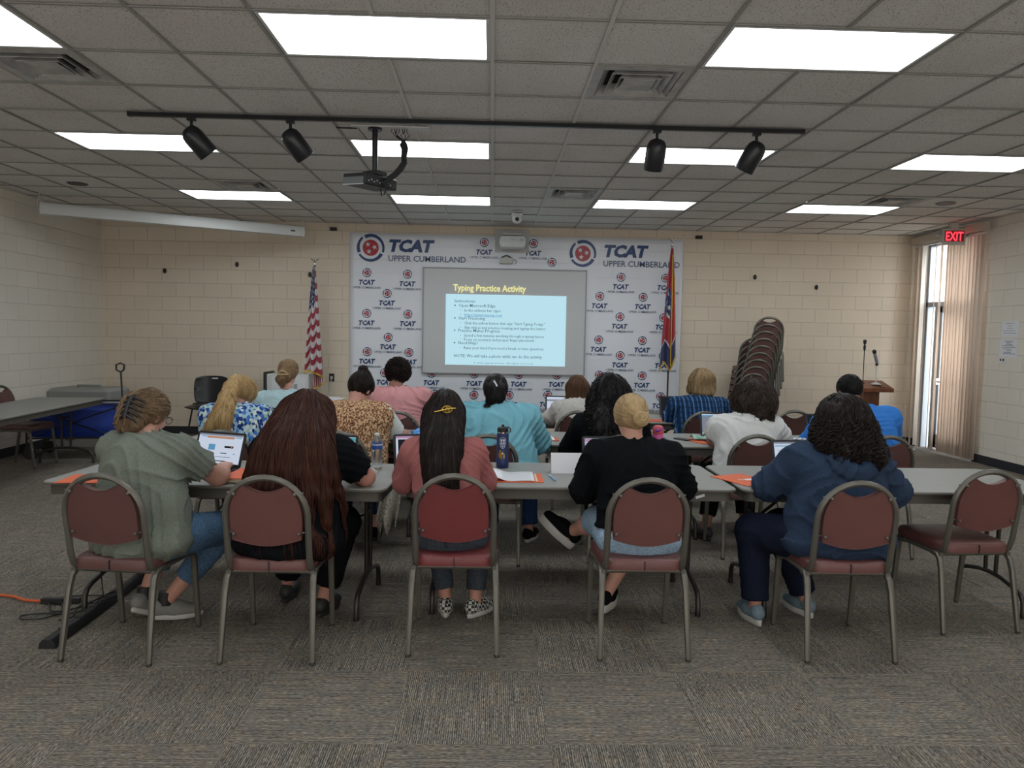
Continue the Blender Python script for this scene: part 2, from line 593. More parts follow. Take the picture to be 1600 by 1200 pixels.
# plenum lid so no light gets round
ceil.box(((XL+XR)/2, (YF+YB)/2, ZC+.30), (XR-XL+2*T, YB-YF+2*T, .04))
struct(ceil.build('ceiling', M['ceil'], smooth=60))
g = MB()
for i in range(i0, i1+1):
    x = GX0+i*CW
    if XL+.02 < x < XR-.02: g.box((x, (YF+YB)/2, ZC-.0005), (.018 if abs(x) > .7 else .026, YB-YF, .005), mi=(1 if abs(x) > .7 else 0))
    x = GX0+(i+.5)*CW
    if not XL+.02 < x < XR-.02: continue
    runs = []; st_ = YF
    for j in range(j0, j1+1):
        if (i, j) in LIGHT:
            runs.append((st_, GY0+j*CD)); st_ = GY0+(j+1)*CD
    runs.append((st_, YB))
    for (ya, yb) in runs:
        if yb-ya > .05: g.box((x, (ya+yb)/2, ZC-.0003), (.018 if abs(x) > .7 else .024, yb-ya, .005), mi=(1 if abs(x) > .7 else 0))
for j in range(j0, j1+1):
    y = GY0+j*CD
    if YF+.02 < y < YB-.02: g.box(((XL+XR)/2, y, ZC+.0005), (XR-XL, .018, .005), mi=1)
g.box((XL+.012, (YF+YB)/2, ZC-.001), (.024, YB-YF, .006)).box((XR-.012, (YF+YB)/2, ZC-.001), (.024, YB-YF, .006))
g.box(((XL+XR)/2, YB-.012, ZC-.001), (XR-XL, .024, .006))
struct(g.build('trim_1', [M['tbar'], M['tbar_shaded']], smooth=0))

# ---------------------------------------------------------------- ceiling lights
lt = empty('ceiling_light', (0, 0, 0), 'x', 'ceiling light')
f = MB()
W_, D_ = CW-.028, CD-.026
for sx in (-1, 1): f.box((sx*(W_/2-.010), 0, .016), (.020, D_, .03))
for sy in (-1, 1): f.box((0, sy*(D_/2-.010), .016), (W_-.04, .020, .03))
f.build('frame', M['white_metal'], lt, smooth=0, bevel=.002)
d = MB().box((0, 0, .016), (W_-.036, D_-.036, .004))
d.build('diffuser', M['panel'], lt, smooth=0)
MB().box((0, 0, .08), (W_, D_, .08)).build('housing', M['white_metal'], lt, smooth=0)
rown = {0: 'nearest row', 4: 'middle row, beyond the track lights', 8: 'farthest row', -4: 'row overhead', -8: 'row behind the camera'}
coln = {-3: 'far left', -1: 'left of centre', 1: 'right of centre', 3: 'far right'}
for (c, r) in LIGHT:
    if r < -4 or (c, r) == (3, 0): pass
    place(lt, (GX0+(c+.5)*CW, GY0+(r+.5)*CD, ZC-.002), 0,
          'white rectangular ceiling light panel, %s of the %s' % (coln[c], rown[r]), 'lit ceiling panels')

# ---------------------------------------------------------------- ceiling air vents
vt = empty('ceiling_vent', (0, 0, 0), 'x', 'air vent')
M['vent'] = mat('vent_enamel', (0.42, 0.415, 0.40), 0.45, noise=(7, .25))
f = MB()
s = .30
for a in range(4):
    rm = rot(rz=a*PI/2)
    f.box(rm @ np.array((0, s-.03, .004)), (.6, .06, .006) if a % 2 == 0 else (.06, .48, .006))
f.build('frame', M['vent'], vt, smooth=0, bevel=.001)
lou = MB()
for k, (h, z0, z1) in enumerate(((.235, .004, .055), (.185, -.002, .05), (.13, -.006, .045))):
    V = []
    for (hh, z) in ((h, z0), (h-.045, z1)):
        V += [(-hh, -hh, z), (hh, -hh, z), (hh, hh, z), (-hh, hh, z)]
    lou.raw(V, [(a, (a+1) % 4, 4+(a+1) % 4, 4+a) for a in range(4)])
lou.build('louver', M['vent'], vt, smooth=0, solid=.004)
MB().box((0, 0, -.002), (.2, .2, .006)).build('face_plate', M['vent'], vt, smooth=0, bevel=.002)
MB().box((0, 0, .10), (.58, .58, .08)).build('duct_box', M['dark'], vt, smooth=0)
vn = {(-3, 1): 'large square air vent at upper left beside the light panel', (0, 1): 'large square air vent in front of the track, right of centre',
      (0, 7): 'square air vent right of centre in front of the back wall', (-3, 7): 'square air vent left of centre beyond the left end of the track',
      (3, 7): 'square air vent at far right near the exit sign'}
for (c, r) in VENT:
    place(vt, (GX0+(c+.75)*CW, GY0+(r+.5)*CD, ZC-.004), 0, vn[(c, r)], 'square ceiling vents')

# round dark ceiling speakers openings
sp = empty('ceiling_speaker', (-4.67, 8.52, ZC), 'round black ceiling speaker opening above the left storage bin', 'ceiling speaker')
MB().lathe([(.0, -.004), (.085, -.004), (.095, -.001), (.095, .004)], n=28, caps=False).build('grille', M['black'], sp)
MB().lathe([(.095, -.006), (.105, -.005), (.108, .002), (.095, .002)], n=28, caps=False).build('rim', M['black_metal'], sp)
copy_tree(sp, (5.18, 8.46, ZC), 0, 'round black ceiling speaker opening at right, near the exit sign')

# ---------------------------------------------------------------- track lights
TY = 5.66
tr = empty('track_rail', (-.19, TY, ZC), 'long black track rail running across the ceiling', 'track lighting')
MB().box((0, 0, -.022), (5.02, .035, .03)).build('rail', M['black_metal'], tr, bevel=.003)
e = MB()
for sx in (-1, 1): e.box((sx*2.52, 0, -.022), (.03, .04, .034))
e.build('end_cap', M['black_metal'], tr, bevel=.003)
heads = [(-2.26, 0, -38, 'leftmost, tilted right'), (-1.53, 0, -36, 'second from left, tilted right, beside the hanging projector'),
         (1.22, 0, 2, 'third from left, hanging straight down'), (1.98, 0, 24, 'rightmost, tilted left')]
for k, (x, _, ty_, desc) in enumerate(heads):
    h = empty('track_spotlight', (x, TY, ZC-.037), 'black cylindrical track spotlight, %s' % desc, 'spotlight', 'spotlights on the track rail')
    MB().box((0, 0, -.008), (.06, .04, .03)).tube([(0, 0, -.02), (0, 0, -.10)], .011, 10).build('stem', M['black_metal'], h, bevel=.002)
    rm = rot(rx=R(24), ry=R(ty_))
    c = np.array((0, 0, -.12))
    prof = [(0.001, .055), (.03, .052), (.055, .038), (.070, .012), (.076, -.02), (.076, -.17), (.073, -.178), (.066, -.17), (.06, -.10), (.001, -.10)]
    MB().lathe(prof[::-1], c=c, n=32, rm=rm, caps=False).build('housing', M['black_metal'], h, smooth=35)
    MB().lathe([(.001, -.105), (.045, -.108), (.058, -.115)], c=c, n=24, rm=rm, caps=False).build('lamp', M['chrome'], h)

# ---------------------------------------------------------------- ceiling projector
pj = empty('ceiling_projector', (-.94, 5.90, ZC), 'black projector hanging from a ceiling pole with a sleeved cable', 'projector')
MB().box((.12, 0, -.008), (.60, .10, .012)).build('mounting_plate', M['white_metal'], pj, bevel=.002)
MB().lathe([(.055, -.03), (.055, -.014)], n=24).tube([(0, 0, -.01), (0, 0, -.36)], .022, 16).build('pole', M['black_metal'], pj)
rm = rot(ry=R(4), rz=R(-38))
bc = np.array((-.03, -.03, -.435))
MB().box(np.array((0, 0, -.365)), (.15, .12, .035), rot(rz=R(-38))).tube([(-.05, .02, -.36), (-.07, .05, -.39)], .008).tube([(.05, -.02, -.36), (.07, -.05, -.39)], .008).build('bracket', M['black'], pj, bevel=.004)
pb = MB().box(bc, (.25, .34, .085), rm).build('body', M['black'], pj, bevel=.012, seg=3)
lip = MB().box(bc+rm @ np.array((0, -.171, -.012)), (.22, .006, .05), rm)
lip.build('front_grille', mat('grey_plastic', (.16, .165, .175), .4), pj, bevel=.002)
MB().box(bc+rm @ np.array((0, -.172, -.042)), (.23, .008, .008), rm).build('front_strip', M['whiteprint'], pj, bevel=.002)
po = MB()
for k in range(9):
    po.box(bc+rm @ np.array((.126, -.13+.028*k, -.012+.012*(k % 2))), (.004, .014, .010), rm)
po.build('ports', mat('port_metal', (.35, .36, .38), .35, .6), pj, smooth=0)
cb = MB()
pts = [(.22, .0, -.13), (.235, -.02, -.17), (.23, -.03, -.23), (.235, -.04, -.28), (.21, -.06, -.33), (.17, -.08, -.38), (.12, -.09, -.42), (.08, -.09, -.46)]
cb.tube(pts, [.030, .028, .022, .024, .026, .023, .022, .018], 14)
cb.build('cable_sleeve', mat('woven_sleeve', (.016, .017, .02), .7, bump=(160, .6)), pj)
cc = MB()
for k in range(7):
    x = .13+.02*k
    q = [(x, 0, -.012), (x+.01*math.sin(k*2.), -.01, -.04-.01*(k % 3)), (x+.02*math.cos(k), .01, -.06), (.2+.006*k, 0, -.10), (.22, 0, -.14)]
    cc.tube(q, .0035, 6)
cc.tube([(-.12, 0, -.012), (-.13, 0, -.02), (-.10, .01, -.05), (-.06, .02, -.10)], .003, 6)
cc.tube([(-.30, 0, -.016), (-.14, 0, -.018)], .006, 6)
cc.tube([(.08, -.09, -.45), (.06, -.095, -.50), (.07, -.09, -.55)], .005, 6).tube([(.085, -.09, -.45), (.10, -.095, -.50), (.085, -.09, -.54)], .005, 6)
cc.build('loose_cables', M['black'], pj)

# ---------------------------------------------------------------- PTZ camera on ceiling
pc = empty('ceiling_camera', (.294, 9.67, ZC), 'small white ball camera hanging from ceiling above the wall projector', 'camera')
M['cam_white'] = mat('white_plastic', (.62, .63, .62), .35)
MB().lathe([(.06, -.02), (.065, -.012), (.06, 0)], n=28).box((0, 0, -.05), (.14, .05, .05)).build('base', M['cam_white'], pc, bevel=.006)
MB().lathe([(.001, -.16), (.03, -.155), (.055, -.135), (.066, -.105), (.064, -.075), (.045, -.05), (.001, -.045)], n=28, caps=False).build('ball_housing', M['cam_white'], pc)
MB().lathe([(.001, .0), (.024, 0), (.026, .008)][::1], c=(0, -.064, -.112), n=24, rm=rot(rx=R(90))).build('lens', M['black'], pc)

# ---------------------------------------------------------------- motorised screen case hung diagonally in the corner
a0, a1 = np.array((-5.38, 9.0, 2.955)), np.array((-2.69, 10.60, 2.955))
L_ = np.linalg.norm(a1-a0); mid = (a0+a1)/2; ang = math.atan2(a1[1]-a0[1], a1[0]-a0[0])
sc_ = empty('projection_screen_case', tuple(mid), 'long white rolled projection screen case hung diagonally in the left corner', 'projection screen', rz=ang)
prof = [(-.06, -.07), (-.064, .02), (-.05, .058), (-.03, .07), (.05, .07), (.062, .05), (.062, -.05), (.05, -.07), (.02, -.072), (.015, -.06), (-.015, -.06), (-.02, -.072)]
MB().prism(prof, 'x', -L_/2+.03, L_/2-.03).build('case', M['cam_white'], sc_, bevel=.003)
en = MB()
for sx in (-1, 1): en.prism([(p*1.08, q*1.08) for p, q in prof], 'x', sx*(L_/2-.015)-.018, sx*(L_/2-.015)+.018)
en.build('end_cap', M['cam_white'], sc_, bevel=.004)
MB().box((L_/2-.16, -.062, -.005), (.06, .006, .02)).build('switch', M['black'], sc_, smooth=0)
hk = MB()
for sx in (-1, 1):
    hk.tube([(sx*(L_/2-.03), 0, .065), (sx*(L_/2-.03), 0, .20)], .004, 6)
    hk.tube([(sx*(L_/2-.0), 0, .18), (sx*(L_/2+.01), 0, .10), (sx*(L_/2+.03), 0, .02), (sx*(L_/2+.01), 0, -.03)], .005, 6)
hk.build('hanging_hook', M['white_metal'], sc_)

# ---------------------------------------------------------------- banner backdrop on the back wall
BY = YB-.012
bn = empty('backdrop_banner', (.36, YB, 0), 'large white vinyl banner printed with rows of round emblems and lettering', 'banner')
BX0, BX1, BZ0, BZ1 = -2.125, 2.835, .41, 3.025


def bfn(u, v):
    x = BX0+(BX1-BX0)*u; z = BZ0+(BZ1-BZ0)*v
    return (x-.36, -.010-.0025*math.sin(x*3.1)*math.sin(z*2.3+1), z)


mb = MB().grid(bfn, 60, 30)
mb.f = [tuple(reversed(f_)) for f_ in mb.f] if False else mb.f
mb.build('sheet', M['banner'], bn, smooth=180, solid=.004)
UX, UZ = (1, 0, 0), (0, 0, 1)
PY = -.0185


def emblem(pr, x, z, r, big=False):
    """blue ring with two bites, red disc, three white stars"""
    n = 36 if big else 18
    y = PY
    for (a0, a1) in ((-150, -28), (-20, 118), (128, 202)):
        m = max(4, int(n*(a1-a0)/360))
        V = []; 
        for i in range(m+1):
            a = R(a0+(a1-a0)*i/m)
            ri = r*(.75+.10*(1-i/m))
            V += [(x+ri*math.cos(a), y, z+ri*math.sin(a)), (x+r*math.cos(a), y, z+r*math.sin(a))]
        pr.raw(V, [(2*i, 2*i+1, 2*i+3, 2*i+2)[::-1] for i in range(m)], 0)
    m = n
    V = [(x, y, z)]+[(x+.58*r*math.cos(2*PI*i/m), y, z+.58*r*math.sin(2*PI*i/m)) for i in range(m)]
    pr.raw(V, [(0, 1+(i+1) % m, 1+i) for i in range(m)], 1)
    for (dx, dz, ra) in ((-.20, .24, 10), (.28, .05, 25), (-.12, -.27, -5)):
        V = [(x+dx*r, y-.0012, z+dz*r)]
        for i in range(10):
            rr = (.20 if i % 2 == 0 else .09)*r
            a = R(90+ra+36*i)
            V.append((x+dx*r+rr*math.cos(a), y-.0012, z+dz*r+rr*math.sin(a)))
        pr.raw(V, [(0, 1+(i+1) % 10, 1+i) for i in range(10)], 2)


EM = [M['navy'], M['redprint'], M['whiteprint']]
for (x, z, r) in ((-1.817, 2.806, .205), (1.329, 2.79, .20)):
    pr = MB(); emblem(pr, x-.36, z, r, True); pr.build('large_emblem', EM, bn, smooth=0)
for (x, z, w_) in ((-1.575, 2.765, .665), (1.62, 2.755, .655)):
    tx = MB()
    put_text(tx, 'TCAT', (x-.36, PY, z), UX, UZ, width=w_, height=.163, bold=.055, shear=.22, mi=0)
    put_text(tx, 'UPPER CUMBERLAND', (x+.02-.36, PY, z-.148), UX, UZ, width=1.145, height=.085, bold=.012, mi=1)
    tx.build('large_lettering', [M['navy'], M['navy_grey']], bn, smooth=0)
small = [(-1.87, 2.44), (-1.27, 2.43), (-1.57, 2.14), (-1.87, 1.84), (-1.26, 1.84), (-1.55, 1.49), (-1.86, 1.27), (-1.24, 1.27), (-1.6, .96), (-.9, .965), (-.26, .965),
         (.41, .965), (.98, .97), (1.62, .98), (2.27, .98), (-1.56, .65), (-.85, .655), (-.26, .65), (.27, .655), (.85, .665), (1.95, .67), (2.56, .67),
         (1.91, 2.45), (2.58, 2.45), (1.60, 2.16), (2.25, 2.16), (1.91, 1.86), (2.57, 1.86), (1.60, 1.51), (2.26, 1.51), (1.93, 1.28), (2.58, 1.28), (-.14, 2.92), (.59, 2.92)]
for (x, z) in small+[(.87, 2.65)]:
    pr = MB(); emblem(pr, x-.36, z, .067); pr.build('small_emblem', EM, bn, smooth=0)
    if z < .6 or (x, z) == (.87, 2.65): continue
    tx = MB()
    put_text(tx, 'TCAT', (x-.36-.012, PY, z-.175), UX, UZ, width=.235, height=.068, bold=.05, shear=.22, center=True, mi=0, res=1)
    put_text(tx, 'UPPER CUMBERLAND', (x-.36, PY, z-.235), UX, UZ, width=.42, height=.032, bold=.008, center=True, mi=1, res=1)
    tx.build('small_lettering', [M['navy'], M['navy_grey']], bn, smooth=0)

# ---------------------------------------------------------------- whiteboard with the projected slide
wb = empty('projection_board', (.176, YB, 0), 'wide pale board on the banner showing a typing practice slide', 'projection screen')
bx0, bx1, bz0, bz1 = -1.033-.176, 1.386-.176, .975, 2.53
FY = -.055
MB().box(((bx0+bx1)/2, -.035, (bz0+bz1)/2), (bx1-bx0, .035, bz1-bz0)).build('panel', M['board'], wb, smooth=0, bevel=.004)
fr = MB()
M['board_edge'] = mat('board_edge', (.34, .35, .36), .4)
t_ = .018
for z in (bz0, bz1): fr.box(((bx0+bx1)/2, -.04, z), (bx1-bx0+t_, .05, t_))
for x in (bx0, bx1): fr.box((x, -.04, (bz0+bz1)/2), (t_, .05, bz1-bz0))
fr.build('frame', M['board_edge'], wb, bevel=.003)
M['glow_grey'] = emit('projected_grey', (.80, .86, .94), .12)
M['slide'] = emit('projected_slide', (.52, .80, .90), .80)
M['slide_title'] = emit('projected_title', (.93, .88, .40), .75)
M['slide_text'] = emit('projected_text', (.10, .20, .26), .55)
M['slide_link'] = emit('projected_link', (.08, .34, .62), .7)
sx0, sx1, sz0, sz1 = -.697-.176, 1.095-.176, 1.10, 2.150
MB().box(((sx0+sx1)/2, FY, (sz0+sz1)/2), (sx1-sx0, .003, sz1-sz0)).build('projected_slide', M['slide'], wb, smooth=0)
tx = MB()
ty = FY-.003
put_text(tx, 'Typing Practice Activity', (-.59-.176, ty, 2.20), UX, UZ, width=1.08, height=.094, bold=.022, mi=0)
lines = [(-.565, 'Instructions:', .31, 2.028, 1), (-.505, 'Open Microsoft Edge', .545, 1.962, 1), (-.42, 'In the address bar, type:', .545, 1.893, 1),
         (-.42, 'https://www.typing.com', .56, 1.828, 2), (-.505, 'Start Practicing', .39, 1.775, 1), (-.42, 'Click the yellow button that says "Start Typing Today."', 1.20, 1.706, 1),
         (-.42, 'Skip videos and practice locating and typing the letters', 1.21, 1.640, 1), (-.505, 'Practice Makes Progress', .615, 1.592, 1),
         (-.42, 'Spend a few minutes working through a typing lesson', 1.19, 1.522, 1), (-.42, 'Focus on accuracy and proper finger placement', 1.05, 1.462, 1),
         (-.505, 'Need Help?', .29, 1.408, 1), (-.42, 'Raise your hand if you need a break or have questions.', 1.20, 1.338, 1),
         (-.565, 'NOTE: We will take a photo while we do this activity.', 1.32, 1.215, 1)]
for (x, s_, w_, z, mi) in lines:
    hgt = .046 if x < -.45 else .040
    put_text(tx, s_, (x-.176, ty, z), UX, UZ, width=w_, height=hgt, mi=mi, bold=.004, res=1)
    if -.52 < x < -.45:
        tx.raw([(x-.176-.065, ty, z+.012), (x-.176-.045, ty, z+.012), (x-.176-.045, ty, z+.03), (x-.176-.065, ty, z+.03)], [(0, 1, 2, 3)], 1)
    elif x > -.45:
        tx.raw([(x-.176-.06, ty, z+.016), (x-.176-.05, ty, z+.016), (x-.176-.05, ty, z+.024), (x-.176-.06, ty, z+.024)], [(0, 1, 2, 3)], 1)
tx.raw([(-.42-.176, ty, 1.820), (.14-.176, ty, 1.820), (.14-.176, ty, 1.824), (-.42-.176, ty, 1.824)], [(0, 1, 2, 3)], 2)
put_text(tx, '\u00a9 2023 typing lessons. All rights reserved.', (-.28-.176, ty, 1.125), UX, UZ, width=.9, height=.02, mi=1, res=1)
tx.build('slide_text', [M['slide_title'], M['slide_text'], M['slide_link']], wb, smooth=0)

# short-throw projector on the wall above
wp = empty('wall_projector', (.27, YB, 2.95), 'white short throw projector on wall plate above the projection board', 'projector')
MB().box((0, -.022, 0), (.50, .02, .34)).build('wall_plate', mat('plate_grey', (.5, .5, .49), .5), wp, bevel=.004)
MB().box((-.005, -.12, .08), (.27, .20, .035)).box((-.005, -.10, .035), (.20, .16, .05)).build('bracket', M['white_metal'], wp, bevel=.006)
V_ = rrect(.38, .16, .05, 6, 0, -.055)
MB().prism(V_, 'y', -.42, -.10).build('body', M['cam_white'], wp, bevel=.012, seg=3)
MB().box((0, -.423, -.03), (.30, .004, .05)).build('front_band', M['whiteprint'], wp, smooth=0, bevel=.002)
gr = MB()
for k in range(6): gr.box((.10+.011*k, -.427, -.03), (.005, .003, .035))
gr.lathe([(.001, 0), (.006, 0)], c=(-.11, -.427, -.03), n=12, rm=rot(rx=R(90)))
gr.box((0, -.427, -.03), (.06, .002, .008))
gr.build('vent_slots', M['board_edge'], wp, smooth=0)
sm = empty('wall_sensor_box', (.19, YB, 2.66), 'small pale interactive sensor box under the wall projector', 'sensor box')
MB().box((0, -.05, 0), (.20, .07, .10)).build('body', mat('beige_plastic', (.52, .52, .49), .4), sm, bevel=.012, seg=3)
MB().tube([(-.07+.14*i/10, -.09, .035+.03*math.sin(PI*i/10)) for i in range(11)], .009, 6).build('mirror_arc', M['black'], sm)
MB().tube([(.10, -.05, 0), (.13, -.04, .02), (.15, -.03, -.01), (.14, -.02, -.05)], .004, 6).build('cable', M['black'], sm)

# small wall and ceiling-line fittings
hk = empty('wall_hook', (0, 0, 0), 'x', 'wall hook')
MB().lathe([(.001, .035), (.018, .032), (.026, .018), (.022, 0)], n=16, rm=rot(rx=R(90))@np.diag((1, 1.5, 1))).build('knob', M['black'], hk)
for (x, z, d_) in ((-4.83, 2.407, 'leftmost of three on the back wall'), (-3.777, 2.522, 'middle of three left of the banner'), (-2.71, 2.395, 'beside the striped flag top'),
                   (3.931, 2.494, 'right of the banner, nearer to it'), (4.871, 2.361, 'right of the banner, nearer the window')):
    place(hk, (x, YB, z), 0, 'small black oval wall fitting, '+d_, 'black oval wall fittings')
st = empty('wall_sensor', (-2.365, YB, 3.066), 'small black box high on wall left of the banner', 'sensor')
MB().box((0, -.02, 0), (.10, .04, .05)).build('body', M['black'], st, bevel=.004)
MB().box((0, -.042, 0), (.05, .004, .02)).build('window_strip', mat('dark_glass', (.04, .03, .03), .1), st, smooth=0)
copy_tree(st, (3.06, YB, 3.066), 0, 'small black box high on wall right of the banner')
ot = empty('wall_outlet', (-2.387, YB, .875), 'black wall outlet plate with a white cord left of the banner', 'outlet')
MB().box((0, -.005, 0), (.075, .01, .12)).build('plate', M['black'], ot, bevel=.003)
MB().tube([(0, -.02, -.01), (0, -.05, -.03), (-.01, -.05, -.14), (-.05, -.04, -.27), (-.09, -.03, -.36)], .006, 8).box((0, -.02, 0), (.03, .03, .04)).build('cord', M['cam_white'], ot)

# ---------------------------------------------------------------- glazed door, window and outside
M['alu'] = mat('aluminium_frame', (.34, .35, .37), .35, .6)
gm = bpy.data.materials.new('window_glass'); gm.use_nodes = True
nt = gm.node_tree; nt.nodes.remove(nt.nodes['Principled BSDF'])
tr_ = nt.nodes.new('ShaderNodeBsdfTransparent'); tr_.inputs[0].default_value = (.9, .93, .93, 1)
gl = nt.nodes.new('ShaderNodeBsdfGlossy'); gl.inputs['Roughness'].default_value = .02
mxs = nt.nodes.new('ShaderNodeMixShader'); mxs.inputs[0].default_value = .07
nt.links.new(tr_.outputs[0], mxs.inputs[1]); nt.links.new(gl.outputs[0], mxs.inputs[2])
nt.links.new(mxs.outputs[0], nt.nodes['Material Output'].inputs['Surface'])
M['glass'] = gm
fx = XR+.10
dr = MB()
dr.box((fx, OY0+.025, OZ/2), (.10, .05, OZ)).box((fx, OY1-.025, OZ/2), (.10, .05, OZ)).box((fx, (OY0+OY1)/2, OZ-.025), (.10, OY1-OY0, .05))
dr.box((fx, (OY0+OY1)/2, 2.12), (.10, OY1-OY0, .07))
dr.box((fx, OY1-.26, 1.06), (.10, .05, 2.1))
dframe = struct(dr.build('window_1', M['alu'], smooth=0, bevel=.004))
MB().box((fx, (OY0+OY1)/2, OZ/2), (.008, OY1-OY0-.06, OZ-.06)).build('pane', M['glass'], dframe, smooth=0)
d2 = MB()
y0, y1 = OY0+.06, OY1-.29
d2.box((fx, y0+.04, 1.06), (.045, .08, 2.06)).box((fx, y1-.04, 1.06), (.045, .08, 2.06)).box((fx, (y0+y1)/2, .13), (.045, y1-y0, .20)).box((fx, (y0+y1)/2, 2.04), (.045, y1-y0, .09))
door = struct(d2.build('door_1', M['alu'], smooth=0, bevel=.004))
MB().tube([(fx-.07, y0+.06, 1.0), (fx-.07, y1-.06, 1.0)], .016, 10).box((fx-.04, y0+.06, 1.0), (.07, .05, .09)).box((fx-.04, y1-.06, 1.0), (.07, .05, .09)).build('push_bar', M['chrome'], door)
MB().box((fx-.05, (y0+y1)/2+.15, 2.03), (.06, .26, .06)).build('door_closer', M['black'], door, bevel=.005)
M['bricks'] = mat('outside_brick', (.42, .17, .10), .85)
nt, N, L = nodes(M['bricks'])
tc = N.new('ShaderNodeTexCoord'); sp_ = N.new('ShaderNodeSeparateXYZ'); L.new(tc.outputs['Object'], sp_.inputs[0])
cb_ = N.new('ShaderNodeCombineXYZ'); L.new(math_node(nt, 'ADD', sp_.outputs['X'], sp_.outputs['Y']), cb_.inputs[0]); L.new(sp_.outputs['Z'], cb_.inputs[1])
br = N.new('ShaderNodeTexBrick'); br.inputs['Scale'].default_value = 1; br.inputs['Brick Width'].default_value = .2; br.inputs['Row Height'].default_value = .075
br.inputs['Mortar Size'].default_value = .008; br.inputs['Color1'].default_value = (.44, .17, .10, 1); br.inputs['Color2'].default_value = (.36, .14, .085, 1)
br.inputs['Mortar'].default_value = (.42, .36, .3, 1)
L.new(cb_.outputs[0], br.inputs['Vector']); L.new(br.outputs['Color'], N['Principled BSDF'].inputs['Base Color'])
struct(MB().box((9.3, 15.2, 1.2), (.3, 4.2, 2.4)).build('wall_outside', M['bricks'], smooth=0))
struct(MB().box((10.2, 14.0, 3.2), (4.0, 9, .2)).build('shade_slab', M['wall_side'], smooth=0))  # unseen slab, added to shade the brick wall from the bright sky
struct(MB().box((16.6, 10, -.08), (20, 30, .1)).build('ground', mat('concrete', (.45, .44, .42), .9, noise=(3, .1)), smooth=0))

# vertical blinds
M['slat'] = mat('blind_vinyl', (.84, .77, .68), .5, bump=(300, .05, (1, 1, .02)))
_nt, _N, _L = nodes(M['slat'])
_t = _N.new('ShaderNodeBsdfTranslucent'); _t.inputs[0].default_value = (.95, .80, .70, 1)
_m2 = _N.new('ShaderNodeMixShader'); _m2.inputs[0].default_value = .5
_L.new(_N['Principled BSDF'].outputs[0], _m2.inputs[1]); _L.new(_t.outputs[0], _m2.inputs[2]); _L.new(_m2.outputs[0], _N['Material Output'].inputs['Surface'])
vb = empty('vertical_blinds', (XR-.10, 10.2, 0), 'cream vertical blinds hanging over the glazed door at the right', 'blinds')
MB().box((.0, 0, 3.06), (.10, 1.62, .11)).build('valance', mat('blind_valance', (.50, .43, .35), .6), vb, bevel=.004)
MB().box((.02, 0, 2.985), (.03, 1.56, .03)).build('headrail', M['white_metal'], vb, smooth=0)
sl = [(11.00, 60), (10.90, 75), (10.765, 25), (10.47, 62), (10.34, 78), (10.21, 70), (10.15, 98), (10.08, 112), (10.01, 120), (9.94, 105), (9.87, 122), (9.80, 110), (9.73, 100), (9.66, 118), (9.59, 105), (9.52, 112), (9.46, 100)]
for (y, a) in sl:
    m_ = MB()
    aa = R(a)

    def sf(u, v, aa=aa):
        t = (u-.5)*.089
        c = .006*(1-(2*u-1)**2)
        return (t*math.cos(aa)-c*math.sin(aa), t*math.sin(aa)+c*math.cos(aa), .035+2.94*v)
    m_.grid(sf, 6, 1)
    o = m_.build('slat', M['slat'], vb, smooth=180, solid=.0012)
    o.location = (0.02, y-10.2, 0)
ch = MB().tube([(-.03, -.76, 2.95), (-.03, -.77, 1.2)], .003, 6)
ch.build('pull_cord', M['cam_white'], vb)

# exit sign
ex = empty('exit_sign', (6.13, 9.80, ZC), 'red lit EXIT sign with emergency lamp heads near the blinds', 'exit sign')
ex.rotation_euler = (0, 0, R(-6))
MB().box((0, 0, -.185), (.29, .05, .21)).box((0, 0, -.04), (.10, .06, .08)).build('housing', mat('exit_case', (.55, .53, .48), .5), ex, bevel=.006)
M['exit_red'] = emit('exit_red', (1.0, .03, .05), 2.6)
M['exit_back'] = mat('exit_face', (.30, .05, .05), .5)
MB().box((0, -.027, -.175), (.25, .004, .145)).build('face', M['exit_back'], ex, smooth=0)
tx = MB(); put_text(tx, 'EXIT', (0, -.032, -.235), UX, UZ, width=.22, height=.115, bold=.02, center=True)
tx.build('lettering', M['exit_red'], ex, smooth=0)
for sx in (-1, 1):
    hd = MB().lathe([(.001, .05), (.03, .045), (.045, .0), (.04, -.02)], c=(sx*.20, -.01, -.14), n=20, rm=rot(rx=R(80)))
    hd.build('lamp_head', M['alu'], ex)

# papers taped on the right wall
for (nm, ya, yb, za, zb, lb, ln) in (('wall_paper_sheet', 8.83, 9.14, 1.645, 1.845, 'upper white notice sheet taped on the right wall', 5), ('wall_paper_sheet', 8.83, 9.15, 1.40, 1.625, 'lower white notice sheet with blue drawing on the right wall', 9)):
    p_ = MB().box((XR-.002, (ya+yb)/2, (za+zb)/2), (.002, yb-ya, zb-za))
    for k in range(ln):
        zz = zb-.03-k*(zb-za-.05)/ln
        p_.box((XR-.0035, (ya+yb)/2+.02*math.sin(k*3), zz), (.001, (yb-ya)*(.5+.25*math.sin(k*5)), .006), mi=1)
    tag(p_.build(nm, [M['paper'], M['navy_grey'] if za < 1.5 else M['paper_line']], smooth=0), lb, 'paper', 'notices on the right wall')
sw = MB().box((XR-.004, 9.09, 1.355), (.008, .12, .06)).box((XR-.01, 9.11, 1.36), (.006, .02, .03), mi=1).box((XR-.01, 9.06, 1.36), (.006, .02, .03), mi=1)
tag(sw.build('switch_plate', [M['paper'], M['black']], smooth=0), 'small white switch plate under the wall notices', 'switch')
